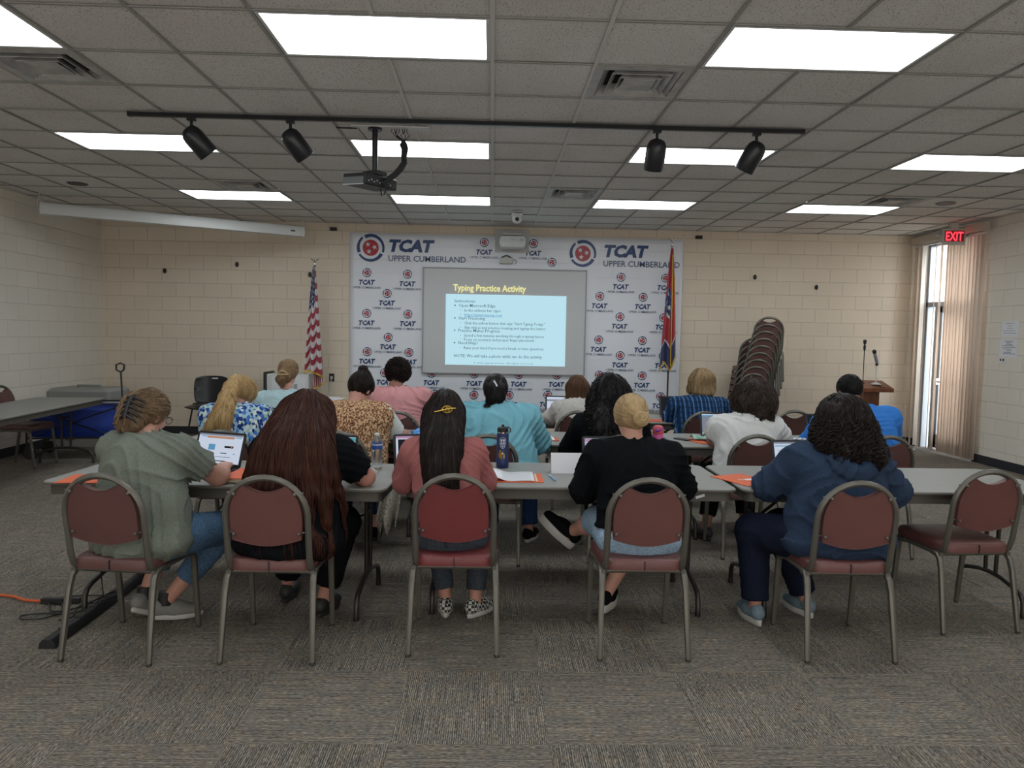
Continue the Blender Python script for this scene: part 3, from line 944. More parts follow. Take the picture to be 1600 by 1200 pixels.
# ---------------------------------------------------------------- stacking banquet chair
def chair_proto(vinyl):
    t = empty('banquet_chair', (0, 0, 0), 'x', 'chair')
    fr = M['frame']
    HW = .188        # half width of the back frame centre line
    YR = -.185       # y of back frame at seat height
    def back_y(z): return YR-.075*max(0, (z-.43))/.46
    # back frame: inverted U with round top, bending forward under the seat
    pts = []
    pts += [(-HW+.012, .02, .425), (-HW+.010, -.10, .422), (-HW+.004, -.155, .428), (-HW, -.178, .45), (-HW, back_y(.50), .50)]
    for z in (.56, .62, .68): pts.append((-HW, back_y(z), z))
    for i in range(0, 17):
        a = PI-PI*i/16
        z = .70+.183*math.sin(a)
        pts.append((HW*math.cos(a), back_y(z), z))
    for z in (.68, .62, .56, .50): pts.append((HW, back_y(z), z))
    pts += [(HW, -.178, .45), (HW-.004, -.155, .428), (HW-.010, -.10, .422), (HW-.012, .02, .425)]
    MB().tube(pts, .0140, 12, w=1.0, up=(0, 1, 0), power=3.5).build('back_frame', fr, t, smooth=50)
    # padded back panel, scooped top, rounded belly
    out = []
    hw = HW-.022
    out += [(-hw*.60, .850), ]
    for i in range(1, 12):   # concave scoop
        u = i/12
        out.append((-hw*.60+2*hw*.60*u, .850-.036*math.sin(PI*u)))
    out.append((hw*.60, .850))
    for i in range(1, 9):
        a = R(50-50*i/8)
        out.append((hw*math.cos(a)*(1.0), .70+.165*math.sin(a)/math.sin(R(50))*.88))
    out += [(hw, .66), (hw*.985, .62), (hw*.96, .585)]
    for i in range(1, 12):
        u = i/12
        out.append((hw*.96-2*hw*.96*u, .585-.032*math.sin(PI*u)))
    out += [(-hw*.96, .585), (-hw*.985, .62), (-hw, .66)]
    for i in range(8, 0, -1):
        a = R(50-50*i/8)
        out.append((-hw*math.cos(a), .70+.165*math.sin(a)/math.sin(R(50))*.88))
    pad = MB()
    n = len(out)
    rings = [(-.012, .985), (-.016, 1.0), (.012, 1.0), (.026, .965), (.030, .90)]
    V = []
    cz = .71
    for (dy, s) in rings:
        for (x, z) in out:
            zz = cz+(z-cz)*s
            V.append((x*s, back_y(zz)+dy, zz))
    F = []
    for k in range(len(rings)-1):
        for j in range(n):
            m = (j+1) % n
            F.append((k*n+j, (k+1)*n+j, (k+1)*n+m, k*n+m))
    F.append(tuple(range(n)))
    F.append(tuple((len(rings)-1)*n+j for j in range(n))[::-1])
    pad.raw(V, F)
    bk = pad.build('backrest', vinyl, t, smooth=45)
    for sx in (-1, 1):
        for z in (.808, .615):
            MB().lathe([(.001, .009), (.006, .008), (.009, .003), (.009, 0)], c=(sx*hw*(.83 if z > .7 else .90), back_y(z)-.016, z), n=12, rm=rot(rx=R(90))).tube(
                [(sx*hw*(.83 if z > .7 else .90), back_y(z)-.010, z), (sx*(HW-.014), back_y(z), z+.004)], .004, 6).build('bolt', fr, bk)
    # seat cushion
    se = MB()
    o = []
    for (x, y) in rrect(2, 2, .35, 6):
        w_ = .195+.022*(y+1)/2
        o.append((x*w_, .02+.215*y))
    n = len(o)
    rings = [(.425, .95), (.428, 1.0), (.458, 1.012), (.474, .98), (.481, .90), (.484, .6), (.484, .25)]
    V = []
    for (z, s) in rings:
        for (x, y) in o: V.append((x*s, .02+(y-.02)*s, z))
    F = []
    for k in range(len(rings)-1):
        for j in range(n):
            m = (j+1) % n
            F.append((k*n+j, k*n+m, (k+1)*n+m, (k+1)*n+j))
    F.append(tuple(range(n))[::-1]); F.append(tuple((len(rings)-1)*n+j for j in range(n)))
    se.raw(V, F)
    seat = se.build('seat', vinyl, t, smooth=50)
    MB().box((0, -.198, .45), (.004, .008, .045)).build('seam', M['black'], seat, smooth=0)
    f2 = MB()
    f2.tube([(-.20, -.150, .414), (.20, -.150, .414)], .011, 8, power=3.5)
    f2.tube([(-.20, .19, .414), (.20, .19, .414)], .011, 8, power=3.5)
    for sx in (-1, 1): f2.tube([(sx*.196, -.17, .414), (sx*.206, .20, .414)], .011, 8, power=3.5)
    f2.build('seat_frame', fr, t, smooth=50)
    for sx in (-1, 1):
        rr = MB().tube([(sx*.198, -.10, .413), (sx*.200, -.150, .408), (sx*.202, -.172, .385), (sx*.205, -.19, .33), (sx*.214, -.245, .012)], [.0135, .0150, .0150, .0145, .0125], 10, power=3.5)
        lg = rr.build('leg', fr, t, smooth=50)
        MB().lathe([(.012, 0), (.014, .004), (.009, .016)], c=(sx*.2145, -.246, 0), n=12).build('glide', M['leg_dark'], lg)
        rr = MB().tube([(sx*.205, .12, .413), (sx*.207, .165, .408), (sx*.208, .185, .385), (sx*.208, .19, .33), (sx*.208, .225, .012)], [.0135, .0150, .0150, .0145, .0125], 10, power=3.5)
        lg = rr.build('leg', fr, t, smooth=50)
        MB().lathe([(.012, 0), (.014, .004), (.009, .016)], c=(sx*.208, .2255, 0), n=12).build('glide', M['leg_dark'], lg)
    return t


ch_a = chair_proto(M['maroon'])
ch_a['label'] = 'x'
ch_r = chair_proto(M['maroon_red'])
ch_d = chair_proto(M['maroon_dark'])
G1 = 'maroon chairs of the nearest row'
CH = [
    (ch_d, -1.745, 3.62, -6, 'maroon banquet chair under the person in the sage green tee, nearest row'),
    (ch_a, -1.03, 3.625, 0, 'maroon banquet chair under the person with very long auburn hair, nearest row'),
    (ch_r, -.167, 3.72, 0, 'redder maroon banquet chair under the person with the gold hair clip, nearest row'),
    (ch_a, .757, 3.685, 0, 'maroon banquet chair under the person with the blond bun, nearest row'),
    (ch_a, 1.767, 3.675, -1, 'maroon banquet chair under the person in the blue hoodie, nearest row'),
    (ch_a, 2.63, 4.04, 4, 'empty maroon banquet chair at the right end of the nearest row'),
    (ch_d, -1.775, 5.17, 0, 'maroon banquet chair under the person in the blue patterned top, second row'),
    (ch_d, -1.02, 5.18, 0, 'maroon banquet chair under the person in the leopard print wrap, second row'),
    (ch_d, .005, 5.14, -4, 'maroon banquet chair under the person in the aqua sweatshirt, second row'),
    (ch_d, .90, 5.20, 0, 'maroon banquet chair under the person with long black curls, second row'),
    (ch_d, 1.87, 5.33, 0, 'maroon banquet chair under the person in the white tee, second row'),
    (ch_d, 2.83, 5.38, 0, 'maroon banquet chair under the person in the bright blue shirt, second row'),
    (ch_d, -1.76, 6.66, 0, 'maroon banquet chair under the person in the pale blue top, third row'),
    (ch_d, -.80, 6.52, 0, 'maroon banquet chair under the person in the pink tee, third row'),
    (ch_d, .76, 6.78, 4, 'maroon banquet chair under the person with straight brown hair, third row'),
    (ch_d, 1.95, 6.89, 0, 'maroon banquet chair under the person in the plaid shirt, third row'),
    (ch_d, 2.89, 7.17, 0, 'empty maroon banquet chair in the third row right of the chair stack'),
    (ch_d, -5.20, 8.33, -90, 'maroon banquet chair tucked under the side table at far left'),
    (ch_d, -4.72, 6.35, 170, 'maroon banquet chair at near end of the side table, at the left edge'),
]
for (p, x, y, a, lb) in CH:
    place(p, (x, y, 0), R(a), lb)
# tall leaning stack at the back wall and a second one turned sideways
NST = 11
for k in range(NST):
    w = {0: 'lowest of', NST-1: 'topmost of'}.get(k, '%s from the bottom in' % ['', 'second', 'third', 'fourth', 'fifth', 'sixth', 'seventh', 'eighth', 'ninth', 'tenth'][min(k, 9)])
    copy_tree(ch_d, (3.66+.021*k, 10.42-.006*k, .0+.098*k), R(-12), 'maroon banquet chair, %s the tall stack by the back wall' % w, 'chairs of the tall stack')
for k in range(8):
    w = {0: 'lowest of', 7: 'topmost of'}.get(k, '%s from the bottom in' % ['', 'second', 'third', 'fourth', 'fifth', 'sixth', 'seventh'][min(k, 6)])
    copy_tree(ch_d, (3.70+.012*k, 10.72, .0+.098*k), R(-8), 'maroon banquet chair, %s the shorter stack behind the tall stack' % w, 'chairs of the shorter stack')

# ---------------------------------------------------------------- folding tables
def table_proto(L_=1.829):
    t = empty('folding_table', (0, 0, 0), 'x', 'table')
    tp = MB().prism(rrect(L_, .762, .05, 6), 'z', .722, .740)
    tp.build('tabletop', [M['table']], t, bevel=.004, smooth=45)
    MB().prism(rrect(L_+.006, .768, .052, 6), 'z', .724, .736).build('edge_band', M['table_edge'], t, bevel=.003, smooth=45)
    ap = MB()
    o = rrect(L_-.05, .712, .035, 6); i_ = rrect(L_-.09, .672, .02, 6)
    n = len(o)
    V = [(x, y, z) for z in (.668, .722) for (x, y) in o]+[(x, y, z) for z in (.668, .722) for (x, y) in i_]
    F = []
    for j in range(n):
        k = (j+1) % n
        F += [(j, k, n+k, n+j), (2*n+j, 3*n+j, 3*n+k, 2*n+k), (j, 2*n+j, 2*n+k, k)]
    ap.raw(V, F).build('apron', M['apron'], t, smooth=40)
    for sx in (-1, 1):
        X = sx*(L_/2-.17)
        lg = MB()
        for sy in (-1, 1):
            lg.tube([(X, sy*.055, .72), (X, sy*.055, .55), (X, sy*.045, .175)], .0125, 10)
        f_ = [(X, -.29, .006), (X, -.285, .09), (X, -.265, .125), (X, -.22, .145), (X, -.10, .172), (X, 0, .178), (X, .10, .172), (X, .22, .145), (X, .265, .125), (X, .285, .09), (X, .29, .006)]
        lg.tube(f_, .0145, 10)
        lo = lg.build('leg', M['leg_dark'], t)
        for sy in (-1, 1):
            MB().lathe([(.016, 0), (.017, .004), (.0155, .022)], c=(X, sy*.29, 0), n=12).build('foot_cap', M['black'], lo)
        MB().tube([(X, 0, .52), (X-sx*.05, 0, .50), (X-sx*.17, 0, .60), (X-sx*.36, 0, .70)], .009, 8).tube([(X, -.055, .53), (X, .055, .53)], .009, 8).tube(
            [(X-sx*.17, .06, .61), (X-sx*.17, -.06, .61)], .006, 6).build('brace', M['leg_dark'], t)
    return t


tb = table_proto()
TBL = [(-1.437, 4.243, -3.0, 'grey folding table, left one of the nearest row, under the orange folders and water bottle'),
       (.435, 4.311, 0, 'grey folding table, middle one of the nearest row, with the navy bottle'),
       (2.298, 4.311, 0, 'grey folding table, right one of the nearest row, with the hoodie wearer'),
       (-1.36, 5.87, 0, 'grey folding table of the second row, left, behind the leopard print wrap'),
       (.49, 5.87, 0, 'grey folding table of the second row, middle, with the pink bottle'),
       (2.345, 5.88, 0, 'grey folding table of the second row, right, with the white tissue packet'),
       (-1.36, 7.39, 0, 'grey folding table of the third row, left, below the striped flag'),
       (.49, 7.39, 0, 'grey folding table of the third row, middle, with the pink sheet'),
       (2.345, 7.42, 0, 'grey folding table of the third row, right, with the plaid shirt wearer')]
for (x, y, a, lb) in TBL: place(tb, (x, y, 0), R(a), lb)
tb2 = table_proto(2.44)
place(tb2, (-4.76, 7.47, 0), R(95), 'long grey folding table standing lengthwise along the left wall')
MB().box((0, 0, 0), (.05, .002, .014), rot(ry=R(-18))).build('inventory_sticker', M['paper'], bpy.data.objects['folding_table.001'], smooth=0, loc=(1.15-.435, -.358, .695))

# ---------------------------------------------------------------- laptops
M['lap'] = mat('laptop_black', (.016, .017, .019), .4)
M['keys'] = mat('laptop_keys', (.03, .031, .034), .5)
M['scr_white'] = emit('screen_white', (.72, .80, .95), 0.64)
M['scr_blue'] = emit('screen_blue', (.16, .48, .78), 0.50)
M['scr_orange'] = emit('screen_orange', (.75, .36, .20), 0.50)
M['scr_dark'] = emit('screen_dark', (.05, .05, .07), 0.24)
M['scr_teal'] = emit('screen_teal', (.10, .55, .62), 0.48)
M['scr_pink'] = emit('screen_pink', (.72, .42, .66), 0.48)
M['scr_grey'] = emit('screen_grey', (.42, .46, .58), 0.40)


def laptop(x, y, yaw, label, content, w=.30, tilt=18, z=.740):
    t = empty('laptop', (x, y, z), label, 'laptop', 'laptops on the tables', rz=R(yaw))
    b = MB().prism(rrect(w, .215, .012, 4, 0, -.1075), 'z', .003, .019)
    bs = b.build('base', M['lap'], t, bevel=.002, smooth=40)
    k = MB()
    for i in range(12):
        for j in range(5):
            k.box((-w/2+.028+(w-.056)*i/11, -.028-.018*j, .0200), (w/12*.72, .013, .002))
    k.build('keyboard', M['keys'], bs, smooth=0)
    MB().box((0, -.165, .0195), (.085, .055, .001)).build('touchpad', M['keys'], bs, smooth=0)
    H = .205
    rm = rot(rx=R(-tilt))
    # lid stands up from the hinge, local frame: x across, z up, facing -y
    ld = MB().prism([(p, q+H/2) for p, q in rrect(w, H, .012, 4)], 'y', -.004, .004)
    lo = ld.build('lid', M['lap'], t, bevel=.0015, smooth=40, loc=(0, 0, .018))
    lo.rotation_euler = (R(-tilt), 0, 0)
    MB().tube([(-w/2+.03, 0, 0), (w/2-.03, 0, 0)], .006, 8).build('hinge', M['lap'], bs, loc=(0, 0, .016))
    d = MB()
    d.box((0, -.0045, H/2+.003), (w-.030, .001, H-.034), mi=0)
    W_, H_ = w-.030, H-.034
    for (cx, cz, ww, hh, mi) in content:
        d.box((cx*W_, -.0052, H/2+.003+cz*H_), (ww*W_, .001, hh*H_), mi=mi)
    d.build('display', [M['scr_white'], M['scr_blue'], M['scr_orange'], M['scr_dark'], M['scr_teal'], M['scr_pink'], M['scr_grey']], lo, smooth=0)
    return t


page = [(0, .47, 1, .06, 6), (-.0, .385, .62, .07, 2), (-.37, .40, .14, .03, 1), (.40, .40, .14, .03, 1), (-.17, .04, .15, .2, 1), (.22, .07, .20, .07, 3), (.28, .07, .03, .09, 2), (.12, -.15, .14, .025, 3), (.12, -.28, .34, .02, 6), (.36, -.16, .05, .03, 1), (.05, -.42, .3, .03, 3)]
txt = [(0, .47, 1, .06, 6), (.2, .36, .45, .07, 2), (-.3, .36, .35, .03, 1)]+[(-.18, .2-.07*k, .5, .02, 6) for k in range(5)]+[(-.28, -.22, .25, .07, 1)]
laptop(-1.60, 4.31, -20, 'open black laptop showing a blue picture, in front of the sage green tee', page, w=.34)
laptop(-.93, 4.28, -14, 'open black laptop with teal bar, mostly hidden by the long auburn hair', [(0, .42, 1, .12, 4), (.1, .0, .6, .5, 6)])
laptop(-.40, 4.36, 14, 'open black laptop showing a dark picture, left of the gold hair clip wearer', [(-.26, .0, .40, .78, 3), (-.26, .08, .28, .05, 6), (-.26, -.36, .16, .06, 0), (0, .46, 1, .08, 5)], w=.34)
laptop(.72, 4.36, 3, 'open black laptop with pink and blue bars beside the blond bun wearer', [(0, .43, 1, .12, 5), (0, .33, 1, .035, 1), (0, .24, 1, .1, 6)], w=.33)
laptop(1.86, 4.33, 5, 'open black laptop with text and orange bar, left of the blue hoodie', txt, w=.33)
laptop(-1.58, 5.72, -6, 'open black laptop with red headed page right of the blue patterned top', [(-.1, .33, .6, .05, 2), (0, .43, 1, .05, 6)], w=.32)
laptop(.83, 5.72, -4, 'open black laptop with text lines in front of the black curly hair', [(-.1, .3-.1*k, .6, .02, 6) for k in range(6)], w=.31)
laptop(1.86, 5.90, -3, 'open black laptop with lavender page left of the white tee', [(0, .42, 1, .06, 1), (0, 0, 1, .8, 6)], w=.31)
laptop(2.74, 5.93, 0, 'open black laptop with dark screen left of the bright blue shirt', [(0, 0, 1, 1, 3), (.05, .1, .12, .05, 0)], w=.31)
laptop(-.97, 7.22, 5, 'open black laptop with teal page left of the pink tee, third row', [(0, .3, 1, .2, 4)], w=.31)
laptop(.70, 7.35, -2, 'open black laptop left of the straight brown hair, third row', [(0, .3, 1, .1, 6)], w=.31)
laptop(1.90, 7.55, 0, 'open black laptop with dark screen left of the plaid shirt', [(0, 0, 1, 1, 3)], w=.31)

# ---------------------------------------------------------------- folders and papers on the tables
def sheet(name, x, y, w, h, yaw, label, cat, mats, z=.741, th=.003, extra=None, group=None):
    m_ = MB().box((0, 0, th/2), (w, h, th))
    if extra: extra(m_, th)
    return tag(m_.build(name, mats, None, smooth=0, loc=(x, y, z), rz=R(yaw)), label, cat, group)


GF = 'orange card folders on the tables'
sheet('folder', -2.13, 3.99, .30, .235, 4, 'orange folder left of the sage green tee, at the left table end', 'folder', [M['orange']], group=GF)
sheet('paper_sheet', -2.06, 4.33, .215, .28, 20, 'white sheet beyond the orange folder at the left table end', 'paper', [M['paper']])


def stack_extra(m_, th):
    for k in range(3): m_.box((0, 0, -.004-.007*k), (.225, .285, .005), mi=1)


M['cream'] = mat('cream_paper', (.60, .50, .36), .8)
sheet('folder', -1.31, 4.06, .235, .30, -4, 'orange folder on a stack of tan booklets, left of the long auburn hair', 'folder', [M['orange'], M['cream']], z=.766, th=.004, extra=stack_extra, group=GF)


def f5x(m_, th):
    m_.box((.03, -.01, th+.0005), (.07, .035, .001), mi=1); m_.box((-.03, -.0, th+.0005), (.03, .02, .001), mi=2)


sheet('folder', 1.475, 4.20, .235, .305, 24, 'orange folder with small white sticker at the gap between the nearest tables', 'folder', [M['orange'], M['paper'], M['cream']], extra=f5x, group=GF)
bk = empty('open_booklet', (.09, 4.17, .741), 'open printed booklet on an orange folder beside the navy bottle', 'booklet')
MB().box((.0, 0, .0015), (.42, .26, .003)).build('orange_cover', M['orange'], bk, smooth=0)
pg = MB()
pg.grid(lambda u, v: (-.17+.33*u, -.115+.26*v, .006+.020*math.exp(-((u-.32)/.16)**2)+.003*math.sin(u*9)), 24, 3)
pgo = pg.build('page', M['paper'], bk, smooth=180, solid=.003)
ln = MB()
for k in range(9):
    yy = -.09+.024*k
    for (u0, u1) in ((.45, .95), (.03, .25)):
        ln.grid(lambda u, v, yy=yy, u0=u0, u1=u1: (-.17+.33*(u0+(u1-u0)*u), yy+.004*v, .0082+.020*math.exp(-(((u0+(u1-u0)*u)-.32)/.16)**2)+.003*math.sin((u0+(u1-u0)*u)*9)), 8, 1)
ln.build('printed_lines', M['paper_line'], pgo, smooth=0)
MB().box((.172, .0, .004), (.012, .22, .002)).build('bookmark', M['cream'], bk, smooth=0)
pn = empty('ballpoint_pen', (.356, 4.17, .7455), 'light blue pen lying on the table in front of the name card', 'pen', rz=R(8))
MB().tube([(-.0, -.08, 0), (0, .05, 0)], .0045, 10).build('barrel', mat('pen_blue', (.16, .42, .70), .4), pn)
MB().tube([(0, .05, 0), (0, .075, 0)], .0048, 10).tube([(.004, .03, .004), (.004, .075, .004)], .0015, 6).build('cap', M['whiteprint'], pn)
MB().tube([(-.0, -.095, 0), (0, -.08, 0)], [.001, .004], 8).build('tip', M['chrome'], pn)
nc = MB()
nc.raw([(-.11, -.04, 0), (.11, -.04, 0), (.11, .0, .118), (-.11, .0, .118), (-.11, .05, 0), (.11, .05, 0)], [(0, 1, 2, 3), (3, 2, 5, 4)])
tag(nc.build('name_card', M['paper'], None, smooth=0, solid=.0015, loc=(.472, 4.36, .741), rz=R(1)), 'blank white folded name card left of the pink barred laptop', 'name card')
sheet('folder', 1.70, 5.80, .235, .30, 20, 'orange folder under the green cloth on the second row right table', 'folder', [M['orange']], group=GF)
sheet('folder', 1.26, 5.66, .235, .20, 8, 'orange folder behind the pink bottle on the second row', 'folder', [M['orange']], group=GF)
sheet('folder', .42, 5.78, .23, .20, 0, 'orange folder under white papers right of the aqua sweatshirt', 'folder', [M['orange']], group=GF)
sheet('paper_sheet', .395, 5.79, .215, .18, 1, 'white printed sheet on the orange folder right of the aqua sweatshirt', 'paper', [M['paper']], z=.7445, th=.002)
sheet('folder', 1.62, 7.20, .30, .20, 0, 'orange folder left of the plaid shirt on the third row', 'folder', [M['orange']], group=GF)
M['pinkpaper'] = mat('pink_paper', (.80, .30, .56), .7)
sheet('paper_sheet', .45, 7.12, .26, .20, 0, 'bright pink sheet left of the straight brown hair, third row', 'paper', [M['pinkpaper']])
sheet('paper_sheet', -.63, 5.72, .26, .22, -4, 'white sheet with a pen right of the leopard print wrap', 'paper', [M['paper']], z=.745)
sheet('folder', -.70, 5.69, .24, .20, -12, 'orange folder corner under the white sheet near the leopard print wrap', 'folder', [M['orange']], group=GF)
tag(MB().tube([(-.05, -.02, 0), (.05, .03, .0)], .005, 8).build('ballpoint_pen', M['navy'], None, loc=(-.63, 5.70, .752)), 'dark blue pen on the white sheet by the leopard print wrap', 'pen')
# upright papers by the pale blue top
up = MB().box((0, 0, .075), (.24, .002, .15), rot(rx=R(-14))).box((.05, .03, .07), (.22, .002, .14), rot(rx=R(-14), rz=R(8)))
tag(up.build('standing_papers', M['paper'], None, smooth=0, loc=(-1.66, 7.52, .745)), 'white papers standing upright right of the pale blue top', 'paper')
up = MB().box((0, 0, .05), (.16, .002, .10), rot(rx=R(-20)))
tag(up.build('standing_papers', M['paper'], None, smooth=0, loc=(2.56, 7.66, .742)), 'white folded paper right of the plaid shirt', 'paper')

# water bottle
wbt = empty('water_bottle', (-.672, 4.36, .741), 'clear plastic water bottle with blue label on the nearest left table', 'bottle')
M['pet'] = mat('clear_plastic', (.92, .95, .97), .06)
_b = M['pet'].node_tree.nodes['Principled BSDF']; _b.inputs['Transmission Weight'].default_value = .92; _b.inputs['IOR'].default_value = 1.22
prof = [(.001, .004), (.020, .001), (.030, .006), (.0325, .018)]
z = .022
while z < .115:
    prof += [(.0325, z), (.0305, z+.004), (.0325, z+.008)]; z += .0105
prof += [(.0325, .125), (.0325, .165), (.031, .172), (.026, .186), (.016, .200), (.0125, .205), (.0125, .212)]
MB().lathe(prof, n=32, caps=False).build('body', M['pet'], wbt, smooth=60)
MB().lathe([(.0332, .128), (.0334, .130), (.0334, .160), (.0332, .162)], n=32, caps=False).build('label_wrap', mat('bottle_label', (.03, .10, .42), .4), wbt, smooth=60)
MB().lathe([(.0335, .150), (.0336, .158)], n=32, caps=False).build('label_band', M['whiteprint'], wbt)
MB().lathe([(.014, .205), (.0145, .206), (.0145, .219), (.013, .221), (.001, .221)], n=24, caps=False).build('cap', M['cam_white'], wbt, smooth=60)
# navy steel bottle
nb = empty('insulated_bottle', (.075, 4.50, .741), 'tall navy insulated bottle with white and gold stickers and black lid', 'bottle')
M['navyb'] = mat('navy_enamel', (.012, .024, .10), .4)
MB().lathe([(.001, 0), (.036, 0), (.0385, .004), (.0385, .048), (.0365, .052), (.0365, .208), (.034, .216), (.028, .220)][0:], n=36, caps=False).build('body', M['navyb'], nb, smooth=50)
MB().lathe([(.0345, .213), (.0345, .222)], n=36, caps=False).build('steel_collar', M['chrome'], nb)
MB().lathe([(.034, .220), (.035, .224), (.034, .246), (.026, .252), (.001, .252)], n=32, caps=False).tube([(0, 0, .25), (0, 0, .266)], .008, 12).tube(
    [(.02, 0, .250), (.036, 0, .250), (.046, 0, .240), (.047, 0, .225), (.040, 0, .218)], .004, 8).build('lid', M['black'], nb, smooth=50)


def onbottle(pts, r=.0372, mi=0):
    return [(r*math.sin(x/r), -r*math.cos(x/r), z) for x, z in pts]


stk = MB()
sh = [(-.018, .185), (.0, .190), (.018, .185), (.018, .15), (.010, .128), (0, .122), (-.010, .128), (-.018, .15)]
stk.tube(onbottle(sh+[sh[0]], .0372), .0011, 6, up=(0, 1, 0))
for (x0, x1, z0, z1) in ((-.012, -.002, .165, .180), (.002, .012, .165, .180), (-.012, -.002, .148, .160), (.002, .012, .148, .160), (-.002, .002, .128, .142)):
    stk.raw(onbottle([(x0, z0), (x1, z0), (x1, z1), (x0, z1)]), [(0, 1, 2, 3)])
stk.tube(onbottle([(-.012, .142), (-.006, .136), (0, .143), (.006, .136), (.012, .142)]), .001, 6)
stk.build('white_sticker', M['whiteprint'], nb, smooth=0)
gs = MB()
gs.raw(onbottle([(-.026, .068), (-.020, .066), (-.018, .058), (-.012, .058), (-.012, .07), (-.008, .058), (-.002, .058), (-.004, .085), (.006, .092), (.002, .10), (-.006, .096), (-.010, .112), (-.018, .116), (-.024, .105), (-.020, .096), (-.028, .088)]), [tuple(range(16))])
for k in range(3): gs.raw(onbottle([(.004, .062+.01*k), (.014, .062+.01*k), (.014, .068+.01*k), (.004, .068+.01*k)]), [(0, 1, 2, 3)])
gs.build('gold_sticker', M['gold'], nb, smooth=0)
# pink bottle, row 2
pk = empty('squeeze_bottle', (1.262, 5.50, .741), 'pink and orange drink bottle with purple curved mark on the second row table', 'bottle')
MB().lathe([(.001, 0), (.036, 0), (.040, .006), (.041, .085), (.040, .092)], n=32, caps=False).build('body', mat('bottle_pink', (.75, .16, .42), .4), pk, smooth=50)
MB().lathe([(.041, .09), (.042, .094), (.041, .128), (.036, .146), (.022, .156), (.001, .158)], n=32, caps=False).build('lid', mat('bottle_coral', (.70, .10, .13), .4, noise=(9, .2)), pk, smooth=50)
sw_ = MB()
sw_.tube([(.0425*math.sin(a), -.0425*math.cos(a), .120+.010*(a+.3)**2*3) for a in np.linspace(-.75, .75, 12)], [.003, .008, .009, .008, .007, .006, .005, .004, .003, .0025, .002, .001], 6)
sw_.build('curved_mark', mat('mark_purple', (.14, .03, .45), .4), pk)
# tissue packet
ts = empty('tissue_packet', (2.40, 5.64, .741), 'small white tissue box between the white tee and bright blue shirt', 'tissue box')
MB().box((0, 0, .02), (.16, .10, .04)).build('box', M['paper'], ts, bevel=.006)
MB().grid(lambda u, v: (-.05+.10*u, -.02+.04*v, .04+.018*abs(math.sin(u*7+v*3))), 8, 4).build('tissue', M['paper'], ts, smooth=180, solid=.002)
# green cloth with glasses
gc = empty('folded_mask', (1.74, 5.85, .746), 'pale green cloth with eyeglasses on the orange folder, second row', 'cloth')
MB().grid(lambda u, v: (-.12+.24*u, -.06+.13*v, .010+.028*abs(math.sin(u*5.2+v*2.1))*(1-(2*v-1)**2)+.01*math.sin(u*13)*math.sin(v*9)*.5), 24, 12).build('cloth', mat('mint_cloth', (.30, .50, .42), .9, noise=(18, .25)), gc, smooth=180, solid=.004)
e_ = MB()
for sx in (-1, 1): e_.tube([(.07+sx*.022+.018*math.cos(a), -.07, .018+.014*math.sin(a)) for a in np.linspace(0, 2*PI, 17)], .0015, 6)
e_.tube([(.03, -.07, .02), (.0, -.03, .03), (-.04, .02, .035)], .0015, 6).tube([(.11, -.07, .02), (.10, -.02, .02), (.06, .03, .02)], .0015, 6)
e_.build('eyeglasses', M['black_metal'], gc)
ph = tag(MB().prism(rrect(.072, .15, .009, 4), 'z', 0, .008).build('mobile_phone', M['black'], None, loc=(1.55, 5.86, .741), rz=R(35), bevel=.002), 'dark phone lying left of the orange folder on the second row', 'phone')
# blue bag
bb_ = MB()
brnd = random.Random(5)
bb_.grid(lambda u, v: (-.14+.28*u, -.09+.18*v, .002+.055*max(0, math.sin(PI*u)*math.sin(PI*v))**.6*(.75+.35*math.sin(u*17+3*v)*math.cos(v*15-u*4))), 26, 18)
tag(bb_.build('plastic_bag', mat('blue_film', (.03, .22, .62), .3), None, smooth=180, solid=.003, loc=(-.50, 6.02, .742), rz=R(15)), 'crumpled bright blue plastic bag at far edge of the second row table', 'bag')
# ring of wire by hoodie laptop
gl = MB()
for k in range(2): gl.tube([(.018*math.cos(a)+.030*k, .0, .020+.016*math.sin(a)) for a in np.linspace(0, 2*PI, 17)], .0015, 6)
gl.tube([(.046, 0, .02), (.06, .06, .015), (.055, .11, .004)], .0014, 6).tube([(-.018, 0, .02), (-.01, .06, .015), (0, .11, .004)], .0014, 6)
tag(gl.build('eyeglasses', M['frame'], None, loc=(1.625, 4.15, .741), rz=R(20)), 'thin eyeglasses on the table left of the hoodie wearer', 'eyeglasses')

